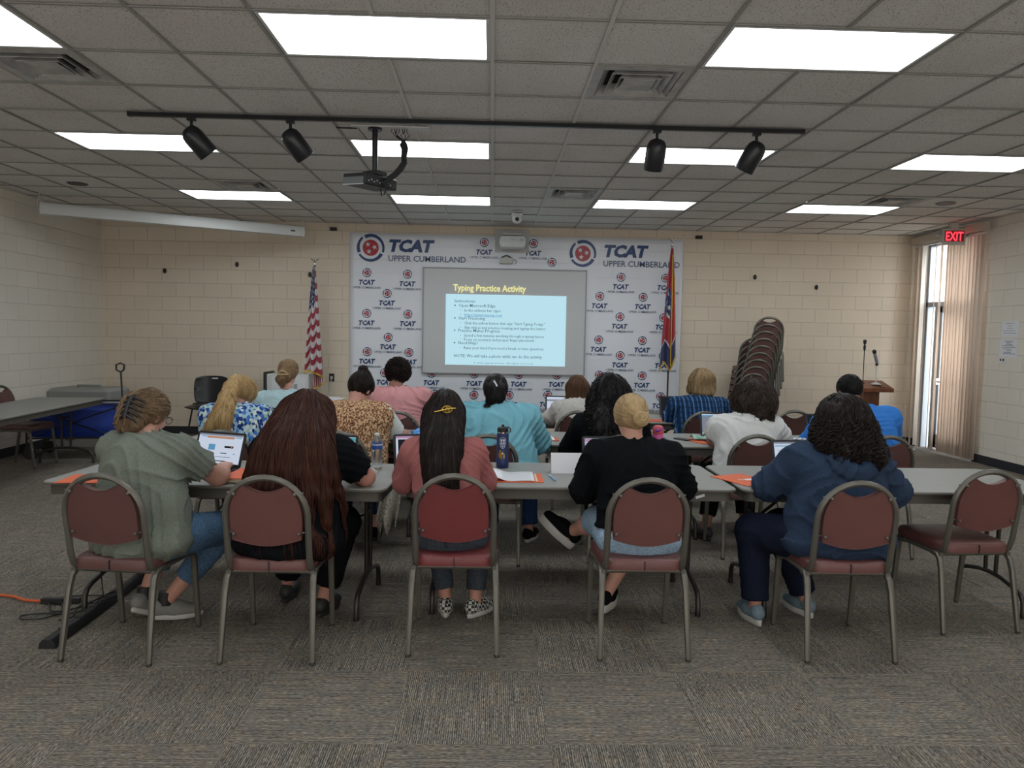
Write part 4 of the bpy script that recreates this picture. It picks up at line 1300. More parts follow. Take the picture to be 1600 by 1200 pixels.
# ---------------------------------------------------------------- flags
def pattern_us(m):
    nt, N, L = nodes(m)
    b = N['Principled BSDF']
    uv = N.new('ShaderNodeUVMap'); sp = N.new('ShaderNodeSeparateXYZ'); L.new(uv.outputs[0], sp.inputs[0])
    U, Vv = sp.outputs['X'], sp.outputs['Y']
    s = math_node(nt, 'FLOOR', math_node(nt, 'MULTIPLY', Vv, 13.0))
    st = math_node(nt, 'PINGPONG', s, 1.0)
    mx = N.new('ShaderNodeMix'); mx.data_type = 'RGBA'
    mx.inputs['A'].default_value = (.30, .010, .03, 1); mx.inputs['B'].default_value = (.62, .60, .60, 1)
    L.new(st, mx.inputs['Factor'])
    # star field
    vo = N.new('ShaderNodeTexVoronoi'); vo.inputs['Scale'].default_value = 1.0; vo.inputs['Randomness'].default_value = 0.0
    cb = N.new('ShaderNodeCombineXYZ'); L.new(math_node(nt, 'MULTIPLY', U, 9.0), cb.inputs[0]); L.new(math_node(nt, 'MULTIPLY', Vv, 15.0), cb.inputs[1])
    L.new(cb.outputs[0], vo.inputs['Vector'])
    star = math_node(nt, 'LESS_THAN', vo.outputs['Distance'], .24)
    cn = N.new('ShaderNodeMix'); cn.data_type = 'RGBA'; cn.inputs['A'].default_value = (.012, .02, .085, 1); cn.inputs['B'].default_value = (.62, .62, .66, 1)
    L.new(star, cn.inputs['Factor'])
    inc = math_node(nt, 'MULTIPLY', math_node(nt, 'LESS_THAN', U, .62), math_node(nt, 'GREATER_THAN', Vv, .46))
    m2 = N.new('ShaderNodeMix'); m2.data_type = 'RGBA'
    L.new(inc, m2.inputs['Factor']); L.new(mx.outputs['Result'], m2.inputs['A']); L.new(cn.outputs['Result'], m2.inputs['B'])
    L.new(m2.outputs['Result'], b.inputs['Base Color'])


def add_uv(o, UV):
    me = o.data
    l = me.uv_layers.new(name='UVMap')
    idx = np.zeros(len(me.loops), int); me.loops.foreach_get('vertex_index', idx)
    l.data.foreach_set('uv', np.array(UV)[idx].ravel())


def flag(root, rows, cols, shape, uvf, material, name='cloth'):
    V = []; UV = []
    for i in range(rows+1):
        for j in range(cols+1):
            V.append(shape(i/rows, j/cols)); UV.append(uvf(i/rows, j/cols))
    F = [(i*(cols+1)+j, i*(cols+1)+j+1, (i+1)*(cols+1)+j+1, (i+1)*(cols+1)+j) for i in range(rows) for j in range(cols)]
    o = MB().raw(V, F).build(name, material, root, smooth=180)
    add_uv(o, UV)
    s = o.modifiers.new('s', 'SOLIDIFY'); s.thickness = .003; s.offset = 0
    return o


M['flag_us'] = mat('flag_cloth_stripes', (.5, .1, .1), .6, sheen=.3)
pattern_us(M['flag_us'])
fu = empty('flag_on_pole', (-2.555, 10.72, 0), 'draped red white and blue striped flag with stars on a gold topped pole', 'flag')


def pole(root, top, eagle=True):
    MB().tube([(0, 0, .05), (0, 0, top)], .0125, 14).build('pole', M['wood'] if eagle else M['leg_dark'], root)
    MB().lathe([(.001, .0), (.16, .0), (.165, .012), (.12, .03), (.07, .05), (.035, .075), (.025, .12), (.018, .15)], n=32, caps=False).build('stand_base', M['chrome'] if not eagle else M['gold'], root, smooth=40)
    k = MB().lathe([(.014, top-.02), (.017, top), (.022, top+.015), (.012, top+.03), (.018, top+.045), (.014, top+.06), (.001, top+.065)], n=16, caps=False)
    # small spread-wing finial
    k.tube([(0, 0, top+.06), (.005, -.01, top+.09), (-.005, -.02, top+.115)], [.014, .014, .007], 8)
    for sx in (-1, 1):
        k.tube([(0, 0, top+.08), (sx*.03, 0, top+.105), (sx*.055, .01, top+.13), (sx*.05, .01, top+.10)], [.008, .009, .006, .003], 6)
    k.build('finial', M['chrome'], root)


pole(fu, 2.47)


def us_shape(s, t):
    # s down 0..1, t across 0..1 folded several times; hangs as a slim cone
    w = .035+.215*s**.85
    x = -w*.62+w*(t) + .03*s
    y = -.02-.045*s-.035*math.sin(t*PI*5+1.0)*(.25+.75*s)-.03*math.sin(PI*t)
    z = 2.46-1.42*s - .22*s*(t-.3) *1.0 + .02*math.sin(t*9)
    if t < .5: z -= .28*s*(0.5-t)
    return (x, y, z)


def us_uv(s, t):
    # canton upper left, stripes running down diagonally
    return (t*.75+s*.35, (1.02-1.36*s-.16*t+.025*math.sin(t*PI*5))+(1.0 if s > .74 else 0)*0+.0)


fo = flag(fu, 60, 48, us_shape, us_uv, M['flag_us'])
fr_ = MB()
fr_.tube([us_shape(1, j/48) for j in range(49)], .016, 8, w=.5)
fr_.build('gold_fringe', M['goldfringe'], fo)


def us_tail(s, t):
    w = .08+.09*s
    return (.02+w*(t-.3), -.005-.03*math.sin(t*PI*3)*(.5+s), 1.55-.78*s+.10*(t-.5)*s)


fo2 = flag(fu, 30, 24, us_tail, lambda s, t: (.9, .1+.85*((t*1.4+s*.2) % 1.0)), M['flag_us'], 'cloth_tail')
MB().tube([us_tail(1, j/24) for j in range(25)], .014, 8, w=.5).build('gold_fringe', M['goldfringe'], fo2)

M['flag_tn'] = mat('flag_cloth_red', (.34, .012, .03), .5, sheen=.3)
nt, N, L = nodes(M['flag_tn'])
uv = N.new('ShaderNodeUVMap'); sp_ = N.new('ShaderNodeSeparateXYZ'); L.new(uv.outputs[0], sp_.inputs[0])
U, V_ = sp_.outputs['X'], sp_.outputs['Y']
def _mix(fac, a, bcol):
    m_ = N.new('ShaderNodeMix'); m_.data_type = 'RGBA'
    L.new(fac, m_.inputs['Factor'])
    for key, v in (('A', a), ('B', bcol)):
        if isinstance(v, tuple): m_.inputs[key].default_value = (*v, 1)
        else: L.new(v, m_.inputs[key])
    return m_.outputs['Result']
r2 = math_node(nt, 'ADD', math_node(nt, 'POWER', math_node(nt, 'DIVIDE', math_node(nt, 'SUBTRACT', U, .30), .30), 2.0), math_node(nt, 'POWER', math_node(nt, 'DIVIDE', math_node(nt, 'SUBTRACT', V_, .47), .13), 2.0))
ring_ = math_node(nt, 'LESS_THAN', r2, 1.0)
vo = N.new('ShaderNodeTexVoronoi'); vo.inputs['Scale'].default_value = 1; cb_ = N.new('ShaderNodeCombineXYZ')
L.new(math_node(nt, 'MULTIPLY', U, 5.0), cb_.inputs[0]); L.new(math_node(nt, 'MULTIPLY', V_, 16.0), cb_.inputs[1]); L.new(cb_.outputs[0], vo.inputs['Vector'])
starw = math_node(nt, 'LESS_THAN', vo.outputs['Distance'], .33)
c = _mix(starw, (.015, .025, .11), (.6, .6, .62))
c = _mix(ring_, (.36, .012, .03), c)
c = _mix(math_node(nt, 'GREATER_THAN', V_, .80), c, (.55, .55, .58))
c = _mix(math_node(nt, 'GREATER_THAN', V_, .82), c, (.013, .022, .09))
L.new(c, N['Principled BSDF'].inputs['Base Color'])
ft = empty('flag_on_pole', (2.575, 10.70, 0), 'draped red flag with blue and gold edge on a silver based pole at banner right', 'flag')
pole(ft, 2.86, False)


def tn_shape(s, t):
    w = .03+.20*s**.8
    x = -w*.55+w*t-.02*s
    y = -.02-.04*s-.03*math.sin(t*PI*5)*(.25+.75*s)
    z = 2.85-1.60*s-.18*s*(1-t)+.1*s*math.sin(t*7)
    return (x, y, z)


fo = flag(ft, 60, 40, tn_shape, lambda s, t: (t*.8, s), M['flag_tn'])
MB().tube([tn_shape(1, j/40) for j in range(41)], .014, 8, w=.5).tube([(tn_shape(i/40, .72)[0], tn_shape(i/40, .72)[1]-.02, tn_shape(i/40, .72)[2]) for i in range(2, 40)], .009, 8).tube(
    [(tn_shape(i/40, 1)[0], tn_shape(i/40, 1)[1], tn_shape(i/40, 1)[2]) for i in range(10, 41)], .008, 8).build('gold_fringe', M['goldfringe'], fo)

# ---------------------------------------------------------------- lectern with microphones
lc = empty('lectern', (5.36, 10.25, 0), 'dark wooden lectern with slanted top standing right of the chair stacks', 'lectern')
MB().box((0, 0, .95), (.46, .34, .022), rot(rx=R(16))).build('top', M['wood'], lc, bevel=.004)
MB().box((0, -.165, .885), (.46, .018, .05)).box((.12, -.05, .90), (.16, .2, .06)).build('front_ledge', M['wood'], lc, bevel=.003)
MB().box((-.02, .02, .46), (.22, .16, .90)).build('column', M['wood'], lc, bevel=.004)
MB().box((0, 0, .03), (.46, .38, .06)).build('base', M['wood'], lc, bevel=.006)
gm_ = empty('gooseneck_microphone', (5.25, 10.28, .965), 'thin black gooseneck microphone standing upright at lectern left', 'microphone')
MB().tube([(0, 0, 0), (0, 0, .50)], .006, 8).lathe([(.02, 0), (.02, .012), (.008, .02)], n=16).build('neck', M['black_metal'], gm_)
MB().lathe([(.008, .46), (.016, .49), (.018, .53), (.008, .548), (.016, .56), (.024, .59), (.020, .615), (.001, .62)], n=18, caps=False).build('head', M['black'], gm_)
sm_ = empty('stand_microphone', (5.42, 10.25, .96), 'silver microphone on short desk stand at lectern right', 'microphone')
MB().lathe([(.001, .03), (.02, .028), (.06, .008), (.075, 0)], n=20, caps=False).tube([(0, 0, .01), (0, 0, .28)], .009, 10).build('stand', M['cam_white'], sm_)
MB().tube([(0, 0, .27), (.0, 0, .32), (-.03, -.01, .40), (-.045, -.012, .44)], [.014, .024, .026, .020], 14).build('body', M['alu'], sm_)
MB().tube([(-.042, -.012, .435), (-.052, -.014, .465), (-.058, -.016, .485)], [.022, .030, .016], 14).tube([(0, 0, .262), (.002, 0, .30)], .02, 12).build('grille', M['black'], sm_)

# ---------------------------------------------------------------- left corner: storage bin, wagon
bi = empty('storage_bin', (-5.35, 9.95, 0), 'large grey lidded storage bin in the left corner behind the wagon', 'storage bin')
M['bin'] = mat('bin_plastic', (.27, .27, .255), .55)
MB().prism(rrect(.78, .56, .04, 4), 'z', 0, .62).build('tub', mat('bin_tub', (.42, .41, .38), .55), bi, bevel=.006)
V = []
for (z, s) in ((.62, 1.04), (.72, 1.04), (.76, .92)):
    V += [(x*s, y*s, z) for (x, y) in rrect(.78, .56, .05, 4)]
n = len(rrect(.78, .56, .05, 4))
F = [(k*n+j, k*n+(j+1) % n, (k+1)*n+(j+1) % n, (k+1)*n+j) for k in range(2) for j in range(n)]+[tuple(2*n+j for j in range(n)), tuple(range(n))[::-1]]
MB().raw(V, F).build('lid', M['bin'], bi, smooth=35)
MB().tube([(-.16, 0, .76), (-.15, 0, .785), (.15, 0, .785), (.16, 0, .76)], .014, 8).build('handle', M['bin'], bi)

wg = empty('folding_wagon', (-4.98, 9.05, 0), 'blue fabric folding wagon with black frame behind the side table', 'wagon', rz=R(10))
M['bluefab'] = mat('royal_blue_fabric', (.012, .045, .32), .6, noise=(6, .3), bump=(9, .6))
wg.scale = (1, 1, .88)
bk_ = MB()
o = rrect(.96, .50, .04, 4); n = len(o)
V = []
for (z, s, wv) in ((.70, 1.0, 0), (.64, .99, .01), (.45, .97, .015), (.30, .95, 0), (.29, .90, 0)):
    for k, (x, y) in enumerate(o): V.append((x*s, y*s+wv*math.sin(k*2.1), z))
F = [(k*n+j, (k+1)*n+j, (k+1)*n+(j+1) % n, k*n+(j+1) % n) for k in range(4) for j in range(n)]+[tuple(4*n+j for j in range(n))[::-1]]
bk_.raw(V, F).build('fabric_body', M['bluefab'], wg, smooth=60, solid=.006)
fr2 = MB()
for sx in (-1, 1):
    for sy in (-1, 1):
        fr2.tube([(sx*.49, sy*.26, .74), (sx*.49, sy*.26, .16)], .013, 8)
for z in (.73, .28):
    fr2.tube([(-.49, -.26, z), (.49, -.26, z), (.49, .26, z), (-.49, .26, z), (-.49, -.26, z)], .011, 8)
fr2.tube([(-.49, -.26, .28), (.49, -.26, .70)], .008, 6).tube([(.49, -.26, .28), (-.49, -.26, .70)], .008, 6)
fr2.build('frame', M['black_metal'], wg)
for sx in (-1, 1):
    for sy in (-1, 1):
        MB().lathe([(.001, -.02), (.075, -.022), (.085, -.014), (.085, .014), (.075, .022), (.001, .02)], c=(sx*.45, sy*.25, .085), n=24, rm=rot(rx=R(90)), caps=False).build('wheel', M['black'], wg)
MB().tube([(.50, -.05, .20), (.47, .02, .70), (.43, .10, 1.16)], .011, 8).build('pull_bar', M['black_metal'], wg)
MB().tube([(.43, .10, 1.15), (.38, .10, 1.18), (.375, .11, 1.25), (.42, .12, 1.275), (.465, .12, 1.25), (.46, .11, 1.18), (.43, .10, 1.15)], .012, 8).build('grip', M['black'], wg)
MB().tube([(-.1, -.27, .30), (-.05, -.29, .26), (.02, -.29, .26), (.06, -.27, .30)], .006, 6).build('strap', M['black'], wg)

# cables etc. left front floor
ps = empty('cable_channel', (-2.14, 4.05, 0), 'long black channel bar lying on carpet under the left table end', 'cable channel', rz=R(91.5))
MB().prism([(-.04, 0), (-.035, .03), (-.02, .045), (.02, .045), (.035, .03), (.04, 0)], 'x', -.52, .52).build('bar', M['black'], ps, bevel=.002)
oc = MB()
for k in range(5): oc.box((-.35+.15*k, 0, .047), (.07, .035, .004))
oc.build('socket', M['black_metal'], ps, bevel=.001)
oc = tag(MB().tube([(-3.6, 4.20, .012), (-3.2, 4.19, .012), (-2.95, 4.22, .012), (-2.80, 4.225, .012), (-2.70, 4.20, .012), (-2.62, 4.15, .012), (-2.54, 4.13, .014), (-2.50, 4.13, .016)], .0075, 8).build('extension_cord', mat('orange_cord', (.55, .10, .03), .5), None), 'orange extension cord coming from the left edge across the carpet', 'cord')
bcab = MB()
bcab.box((-2.44, 4.12, .02), (.12, .03, .03)).box((-2.34, 4.13, .02), (.09, .025, .028))
def loop(pts, r=.0045):
    P = np.array(pts, float); t = np.linspace(0, 1, len(P)); tt = np.linspace(0, 1, len(P)*6)
    Q = np.stack([np.interp(tt, t, P[:, k]) for k in range(3)], 1)
    for _ in range(6):
        Q[1:-1] = (Q[:-2]+Q[2:]+2*Q[1:-1])/4
    bcab.tube(Q, r, 6)
loop([(-2.50, 4.13, .015), (-2.40, 4.22, .012), (-2.24, 4.24, .012), (-2.12, 4.20, .012), (-2.1, 4.3, .06)])
loop([(-2.30, 4.13, .015), (-2.18, 4.10, .012), (-2.14, 4.02, .06)])
loop([(-2.38, 4.10, .015), (-2.30, 3.98, .012), (-2.34, 3.88, .012), (-2.46, 3.86, .012), (-2.50, 3.92, .012), (-2.40, 3.96, .012), (-2.25, 3.95, .012), (-2.20, 4.0, .012)])
loop([(-2.45, 4.10, .015), (-2.35, 3.94, .02), (-2.24, 4.04, .012), (-2.16, 4.14, .05), (-2.1, 4.25, .06)])
loop([(-2.2, 4.2, .012), (-2.12, 4.0, .06), (-2.05, 4.1, .07), (-2.12, 4.3, .06), (-2.2, 4.2, .012), (-2.28, 4.05, .012), (-2.2, 3.9, .012), (-2.26, 3.86, .012)])
loop([(-2.16, 4.12, .05), (-2.17, 4.1, .3), (-2.16, 4.15, .5), (-2.1, 4.25, .71)], .003)
tag(bcab.build('cable_bundle', M['black'], None), 'tangled black cables and power adapter on carpet at lower left', 'cables')

# black shell chair at back wall
bc_ = empty('shell_chair', (-3.96, 10.40, 0), 'black plastic shell chair facing the room by the back wall', 'chair', rz=R(-4))
MB().grid(lambda u, v: ((u-.5)*(.47+.04*v-.06*abs(2*v-1)**4)*1.0, .16+.05*v-.09*(2*u-1)**2, .50+.40*v-.03*(2*u-1)**4*(1 if v > .5 else -1)), 20, 14).build('back_shell', M['black_metal'], bc_, smooth=180, solid=.010)
MB().box((.02, .205, .865), (.10, .02, .02)).build('hand_slot', M['whiteprint'], bc_, bevel=.004)
MB().grid(lambda u, v: ((u-.5)*.46, -.22+.40*v, .455+.03*(2*u-1)**2+.02*v), 14, 14).build('seat', M['black_metal'], bc_, smooth=180, solid=.012)
MB().tube([(-.27, .12, .50), (-.20, .12, .50)], .016, 8).tube([(.27, .12, .50), (.20, .12, .50)], .016, 8).tube([(0, .15, .44), (0, .2, .52)], .02, 8).build('seat_bracket', M['black'], bc_)
for sx in (-1, 1):
    for sy in (-1, 1):
        MB().tube([(sx*.16, sy*.14, .45), (sx*.22, sy*.20, .01)], .011, 8).build('leg', M['black_metal'], bc_)
# white cabinet
wc = empty('white_cabinet', (-2.93, 10.78, 0), 'white panelled appliance with black side standing left of the striped flag', 'cabinet')
MB().box((.02, 0, .48), (.60, .40, .92)).build('body', M['cam_white'], wc, bevel=.01)
MB().box((-.29, -.02, .49), (.045, .42, .96)).build('black_side_trim', M['black'], wc, bevel=.015)
MB().box((.04, -.203, .50), (.48, .012, .80)).build('front_panel', M['paper'], wc, bevel=.004)
vg = MB()
for k in range(6): vg.box((.14, -.212, .74+.012*k), (.05, .004, .006))
vg.box((-.02, -.212, .77), (.06, .003, .05))
vg.build('vent_grille', M['board_edge'], wc, smooth=0)

wbx = MB().box((0, 0, .13), (.13, .10, .26))
tag(wbx.build('paper_box', M['paper'], None, smooth=0, bevel=.004, loc=(-4.93, 10.90, 0)), 'narrow white box on floor against back wall, beyond the brown claw clipped head', 'box')
# ================================================================ people
def unit(v):
    v = np.array(v, float)
    return v/max(np.linalg.norm(v), 1e-9)


class Field:
    """smooth union of tapered capsules and ellipsoids, turned into one continuous surface"""

    def __init__(self):
        self.p = []; self.post = []

    def cap(self, a, b, ra, rb, k=.03, flat=None, s=1.0, clip=None, sub=False):
        a = np.array(a, float); b = np.array(b, float)
        ba = b-a; L2 = max(ba @ ba, 1e-9)
        u = unit(flat) if flat is not None else None

        def fn(P):
            pa = P-a
            t = np.clip((pa @ ba)/L2, 0, 1)
            v = pa-t[..., None]*ba
            if u is not None:
                v = v-(v @ u)[..., None]*u*(1-1/s)
            d = np.sqrt((v*v).sum(-1))-(ra+(rb-ra)*t)
            if clip is not None:
                d = np.maximum(d, (P-np.array(clip[0])) @ unit(clip[1]))
            return d
        r = max(ra, rb)*max(1, s)
        self.p.append((fn, np.minimum(a, b)-r, np.maximum(a, b)+r, k, sub))
        return self

    def ell(self, c, r, Rm=None, k=.03, clip=None, sub=False):
        c = np.array(c, float); r = np.array(r, float)
        Rm = np.eye(3) if Rm is None else np.array(Rm)

        def fn(P):
            q = (P-c) @ Rm
            k0 = np.sqrt(((q/r)**2).sum(-1)); k1 = np.sqrt(((q/r**2)**2).sum(-1))
            d = k0*(k0-1)/np.maximum(k1, 1e-6)
            if clip is not None:
                d = np.maximum(d, (P-np.array(clip[0])) @ unit(clip[1]))
            return d
        m = r.max()
        self.p.append((fn, c-m, c+m, k, sub))
        return self

    @staticmethod
    def comb(F, d, k, sub):
        if sub:
            d = -d
            h = np.maximum(k-np.abs(F-d), 0)/max(k, 1e-6)
            return np.maximum(F, d)+h*h*k*.25
        h = np.maximum(k-np.abs(F-d), 0)/max(k, 1e-6)
        return np.minimum(F, d)-h*h*k*.25

    def at(self, P):
        F = np.full(P.shape[:-1], 1.0)
        for fn, lo, hi, k, sub in self.p: F = self.comb(F, fn(P), k, sub)
        for g in self.post: F = g(P, F)
        return F

    def mesh(self, h):
        lo = np.min([p[1] for p in self.p if not p[4]], 0)-3*h; hi = np.max([p[2] for p in self.p if not p[4]], 0)+3*h
        n = np.ceil((hi-lo)/h).astype(int)+1
        ax = [lo[i]+h*np.arange(n[i]) for i in range(3)]
        F = np.full(tuple(n), 1.0)
        for fn, l, u, k, sub in self.p:
            m = k+3*h
            i0 = np.clip(np.floor((l-m-lo)/h).astype(int), 0, n-1); i1 = np.clip(np.ceil((u+m-lo)/h).astype(int)+1, 1, n)
            if np.any(i1 <= i0): continue
            sl = tuple(slice(i0[i], i1[i]) for i in range(3))
            P = np.stack(np.meshgrid(*[ax[i][sl[i]] for i in range(3)], indexing='ij'), -1)
            F[sl] = self.comb(F[sl], fn(P), k, sub)
        if self.post:
            band = F < .06
            idx = np.nonzero(band)
            P = np.stack([ax[i][idx[i]] for i in range(3)], -1)
            f = F[idx]
            for g in self.post: f = g(P, f)
            F[idx] = f
        for a in range(3):
            s_ = [slice(None)]*3
            s_[a] = 0; F[tuple(s_)] = 1; s_[a] = -1; F[tuple(s_)] = 1
        return surface_net(F, lo, h)


def surface_net(F, o, h):
    S = F < 0
    n = np.array(F.shape)
    cs = np.zeros(tuple(n-1), int)
    for dx in (0, 1):
        for dy in (0, 1):
            for dz in (0, 1):
                cs += S[dx:n[0]-1+dx, dy:n[1]-1+dy, dz:n[2]-1+dz]
    act = (cs > 0) & (cs < 8)
    ijk = np.argwhere(act)
    idx = np.full(act.shape, -1); idx[act] = np.arange(len(ijk))
    i, j, k = ijk.T
    C = [(a, b, c) for a in (0, 1) for b in (0, 1) for c in (0, 1)]
    Vv = {c: F[i+c[0], j+c[1], k+c[2]] for c in C}
    acc = np.zeros((len(ijk), 3)); cnt = np.zeros(len(ijk))
    for a in C:
        for b in C:
            d = np.array(b)-np.array(a)
            if d.min() < 0 or d.sum() != 1: continue
            va, vb = Vv[a], Vv[b]
            m = (va < 0) != (vb < 0)
            t = np.where(m, va/np.where(m, va-vb, 1), 0)
            p = np.array(a)+t[:, None]*d
            acc += p*m[:, None]; cnt += m
    V = o+h*(ijk+acc/cnt[:, None])
    Q = []
    for ax in range(3):
        s0 = [slice(None)]*3; s1 = [slice(None)]*3
        s0[ax] = slice(0, -1); s1[ax] = slice(1, None)
        A, B = S[tuple(s0)], S[tuple(s1)]
        e = np.argwhere(A != B)
        u, v = [(1, 2), (2, 0), (0, 1)][ax]
        e = e[(e[:, u] > 0) & (e[:, v] > 0) & (e[:, u] < n[u]-1) & (e[:, v] < n[v]-1)]
        def cell(du, dv):
            c = e.copy(); c[:, u] += du; c[:, v] += dv
            return idx[c[:, 0], c[:, 1], c[:, 2]]
        q = np.stack([cell(-1, -1), cell(0, -1), cell(0, 0), cell(-1, 0)], 1)
        fl = ~A[e[:, 0], e[:, 1], e[:, 2]]
        q[fl] = q[fl][:, ::-1]
        Q.append(q)
    return V, np.concatenate(Q)


def np_mesh(name, V, Q, mats, parent, mi=None, tone=None, smooth=True):
    me = bpy.data.meshes.new(name)
    me.vertices.add(len(V)); me.vertices.foreach_set('co', np.asarray(V, np.float32).ravel())
    nq = len(Q); k = Q.shape[1]
    me.loops.add(nq*k); me.loops.foreach_set('vertex_index', Q.astype(np.int32).ravel())
    me.polygons.add(nq)
    me.polygons.foreach_set('loop_start', np.arange(0, nq*k, k, dtype=np.int32))
    if not isinstance(mats, (list, tuple)): mats = [mats]
    for m in mats: me.materials.append(m)
    if mi is not None: me.polygons.foreach_set('material_index', np.asarray(mi, np.int32))
    me.update(calc_edges=True)
    me.validate()
    if smooth: me.shade_smooth()
    if tone is not None:
        a = me.attributes.new('tone', 'FLOAT', 'POINT'); a.data.foreach_set('value', np.asarray(tone, np.float32))
    o = bpy.data.objects.new(name, me)
    COL.objects.link(o)
    if parent is not None: o.parent = parent
    return o


def creases(segs):
    """explicit cloth creases: list of (a, b, depth, width) segments pressed into or raised from the surface"""
    def g(P, F):
        for a, b, dep, w in segs:
            a = np.asarray(a, float); ba = np.asarray(b, float)-a
            pa = P-a
            t = np.clip((pa @ ba)/max(ba @ ba, 1e-9), 0, 1)
            v = pa-t[..., None]*ba
            # distance measured mostly across the crease, ignoring depth
            d2 = (v*v).sum(-1)
            F = F+dep*np.exp(-d2/(w*w))*np.sin(np.pi*np.clip(t*.9+.05, 0, 1))
        return F
    return g


def folds(amp, seed=0, sc=1.0, vert=.45):
    ph = np.array([seed*1.3, seed*2.1, seed*.7])

    def g(P, F):
        q = P*sc+ph
        w1 = np.sin(q[..., 0]*7+2*np.sin(q[..., 2]*5+q[..., 1]*6)); w2 = np.sin(q[..., 2]*9+2.2*np.sin(q[..., 0]*6-q[..., 1]*4))
        a = np.sin(q[..., 2]*34*vert*2+q[..., 0]*14+5*w1+2*w2)
        b = np.sin(q[..., 0]*31-q[..., 2]*17+q[..., 1]*23+4*w2)
        m = .5+.5*np.sin(q[..., 0]*9+q[..., 2]*8+seed)
        return F-amp*((1-np.abs(a))**2*1.3*m+(1-np.abs(b))**2*(1-m)-.45)
    return g


def strands(name_unused, V, N_, fld, n, length, dirf, r0, curl=0.0, cfreq=30., lift=.003, steps=14, seed=1, taper=.35, zmin=None, free=.0, wander=.25):
    """strands that start on surface points, follow dirf along the surface of fld"""
    rg = np.random.RandomState(seed)
    ids = rg.randint(0, len(V), n)
    P = V[ids].copy()
    st = (length*(.55+.9*rg.rand(n))/steps)[:, None]
    path = [P.copy()]
    wd = rg.randn(n, 3)*wander
    e = .004
    for s in range(steps):
        d = dirf(P)+wd*.35
        G = np.stack([fld.at(P+np.array(v)*e)-fld.at(P-np.array(v)*e) for v in ((1, 0, 0), (0, 1, 0), (0, 0, 1))], -1)
        G /= np.maximum(np.linalg.norm(G, axis=1, keepdims=True), 1e-9)
        t = d-(d*G).sum(1)[:, None]*G*(1 if not free else .6)
        t /= np.maximum(np.linalg.norm(t, axis=1, keepdims=True), 1e-6)
        P = P+t*st
        f = fld.at(P)
        P = P-np.clip(f-lift, -.02, .02 if not free else .0)[:, None]*G
        path.append(P.copy())
    A = np.stack(path, 1)    # n, m, 3
    m = A.shape[1]
    tt = np.linspace(0, 1, m)
    if curl:
        ph = rg.rand(n)*2*PI; fr = cfreq*(.7+.6*rg.rand(n))
        T = np.gradient(A, axis=1); T /= np.maximum(np.linalg.norm(T, axis=2, keepdims=True), 1e-9)
        u = np.cross(T, np.array((0.3, .9, .2))); u /= np.maximum(np.linalg.norm(u, axis=2, keepdims=True), 1e-9)
        w = np.cross(T, u)
        arg = ph[:, None]+fr[:, None]*tt[None]
        c_ = curl*(.35+.9*tt)[None]*(.6+.8*rg.rand(n))[:, None]
        A = A+(np.cos(arg)*c_)[..., None]*u+(np.sin(arg)*c_)[..., None]*w
    return A, rg.rand(n), tt, r0, taper


def strands_geo(items):
    """items: list of strands() results -> V, Q, tone"""
    Vs, Qs, Ts = [], [], []
    off = 0
    for A, rv, tt, r0, taper in items:
        n, m, _ = A.shape
        T = np.gradient(A, axis=1); T /= np.maximum(np.linalg.norm(T, axis=2, keepdims=True), 1e-9)
        u = np.cross(T, np.array((0.2, .95, .25))); u /= np.maximum(np.linalg.norm(u, axis=2, keepdims=True), 1e-9)
        w = np.cross(T, u)
        rad = r0*(1-(1-taper)*tt**2)*np.clip(tt*6+.3, 0, 1)
        rad[-1] *= .3
        ring = []
        for k in range(3):
            a = 2*PI*k/3
            ring.append(A+(math.cos(a)*rad)[None, :, None]*u+(math.sin(a)*rad)[None, :, None]*w)
        Rg = np.stack(ring, 2)          # n,m,3,3
        Vs.append(Rg.reshape(-1, 3))
        b = off+(np.arange(n)[:, None, None]*m+np.arange(m-1)[None, :, None])*3+np.arange(3)[None, None, :]
        b2 = off+(np.arange(n)[:, None, None]*m+np.arange(m-1)[None, :, None])*3+(np.arange(3)[None, None, :]+1) % 3
        Qs.append(np.stack([b, b2, b2+3, b+3], -1).reshape(-1, 4))
        Ts.append(np.repeat(rv, m*3))
        off += n*m*3
    return np.concatenate(Vs), np.concatenate(Qs), np.concatenate(Ts)


def hair_mat(name, dark, light, rough=.42, stretch=(60, 60, 5), mid=None):
    m = mat(name, dark, rough+.12, spec=.16)
    nt, N, L = nodes(m)
    b = N['Principled BSDF']
    at = N.new('ShaderNodeAttribute'); at.attribute_name = 'tone'
    tc = N.new('ShaderNodeTexCoord'); mp = N.new('ShaderNodeMapping'); mp.inputs['Scale'].default_value = stretch
    L.new(tc.outputs['Object'], mp.inputs['Vector'])
    n = N.new('ShaderNodeTexNoise'); n.inputs['Scale'].default_value = 1.0; n.inputs['Detail'].default_value = 3
    L.new(mp.outputs['Vector'], n.inputs['Vector'])
    f = math_node(nt, 'ADD', math_node(nt, 'MULTIPLY', at.outputs['Fac'], .55), math_node(nt, 'MULTIPLY', n.outputs['Fac'], .5))
    cr = N.new('ShaderNodeValToRGB')
    cr.color_ramp.elements[0].position = .15; cr.color_ramp.elements[0].color = (*dark, 1)
    cr.color_ramp.elements[1].position = .85; cr.color_ramp.elements[1].color = (*light, 1)
    if mid:
        x = cr.color_ramp.elements.new(.5); x.color = (*mid, 1)
    L.new(f, cr.inputs['Fac']); L.new(cr.outputs['Color'], b.inputs['Base Color'])
    bp = N.new('ShaderNodeBump'); bp.inputs['Strength'].default_value = .5; bp.inputs['Distance'].default_value = .003
    L.new(n.outputs['Fac'], bp.inputs['Height']); L.new(bp.outputs['Normal'], b.inputs['Normal'])
    return m


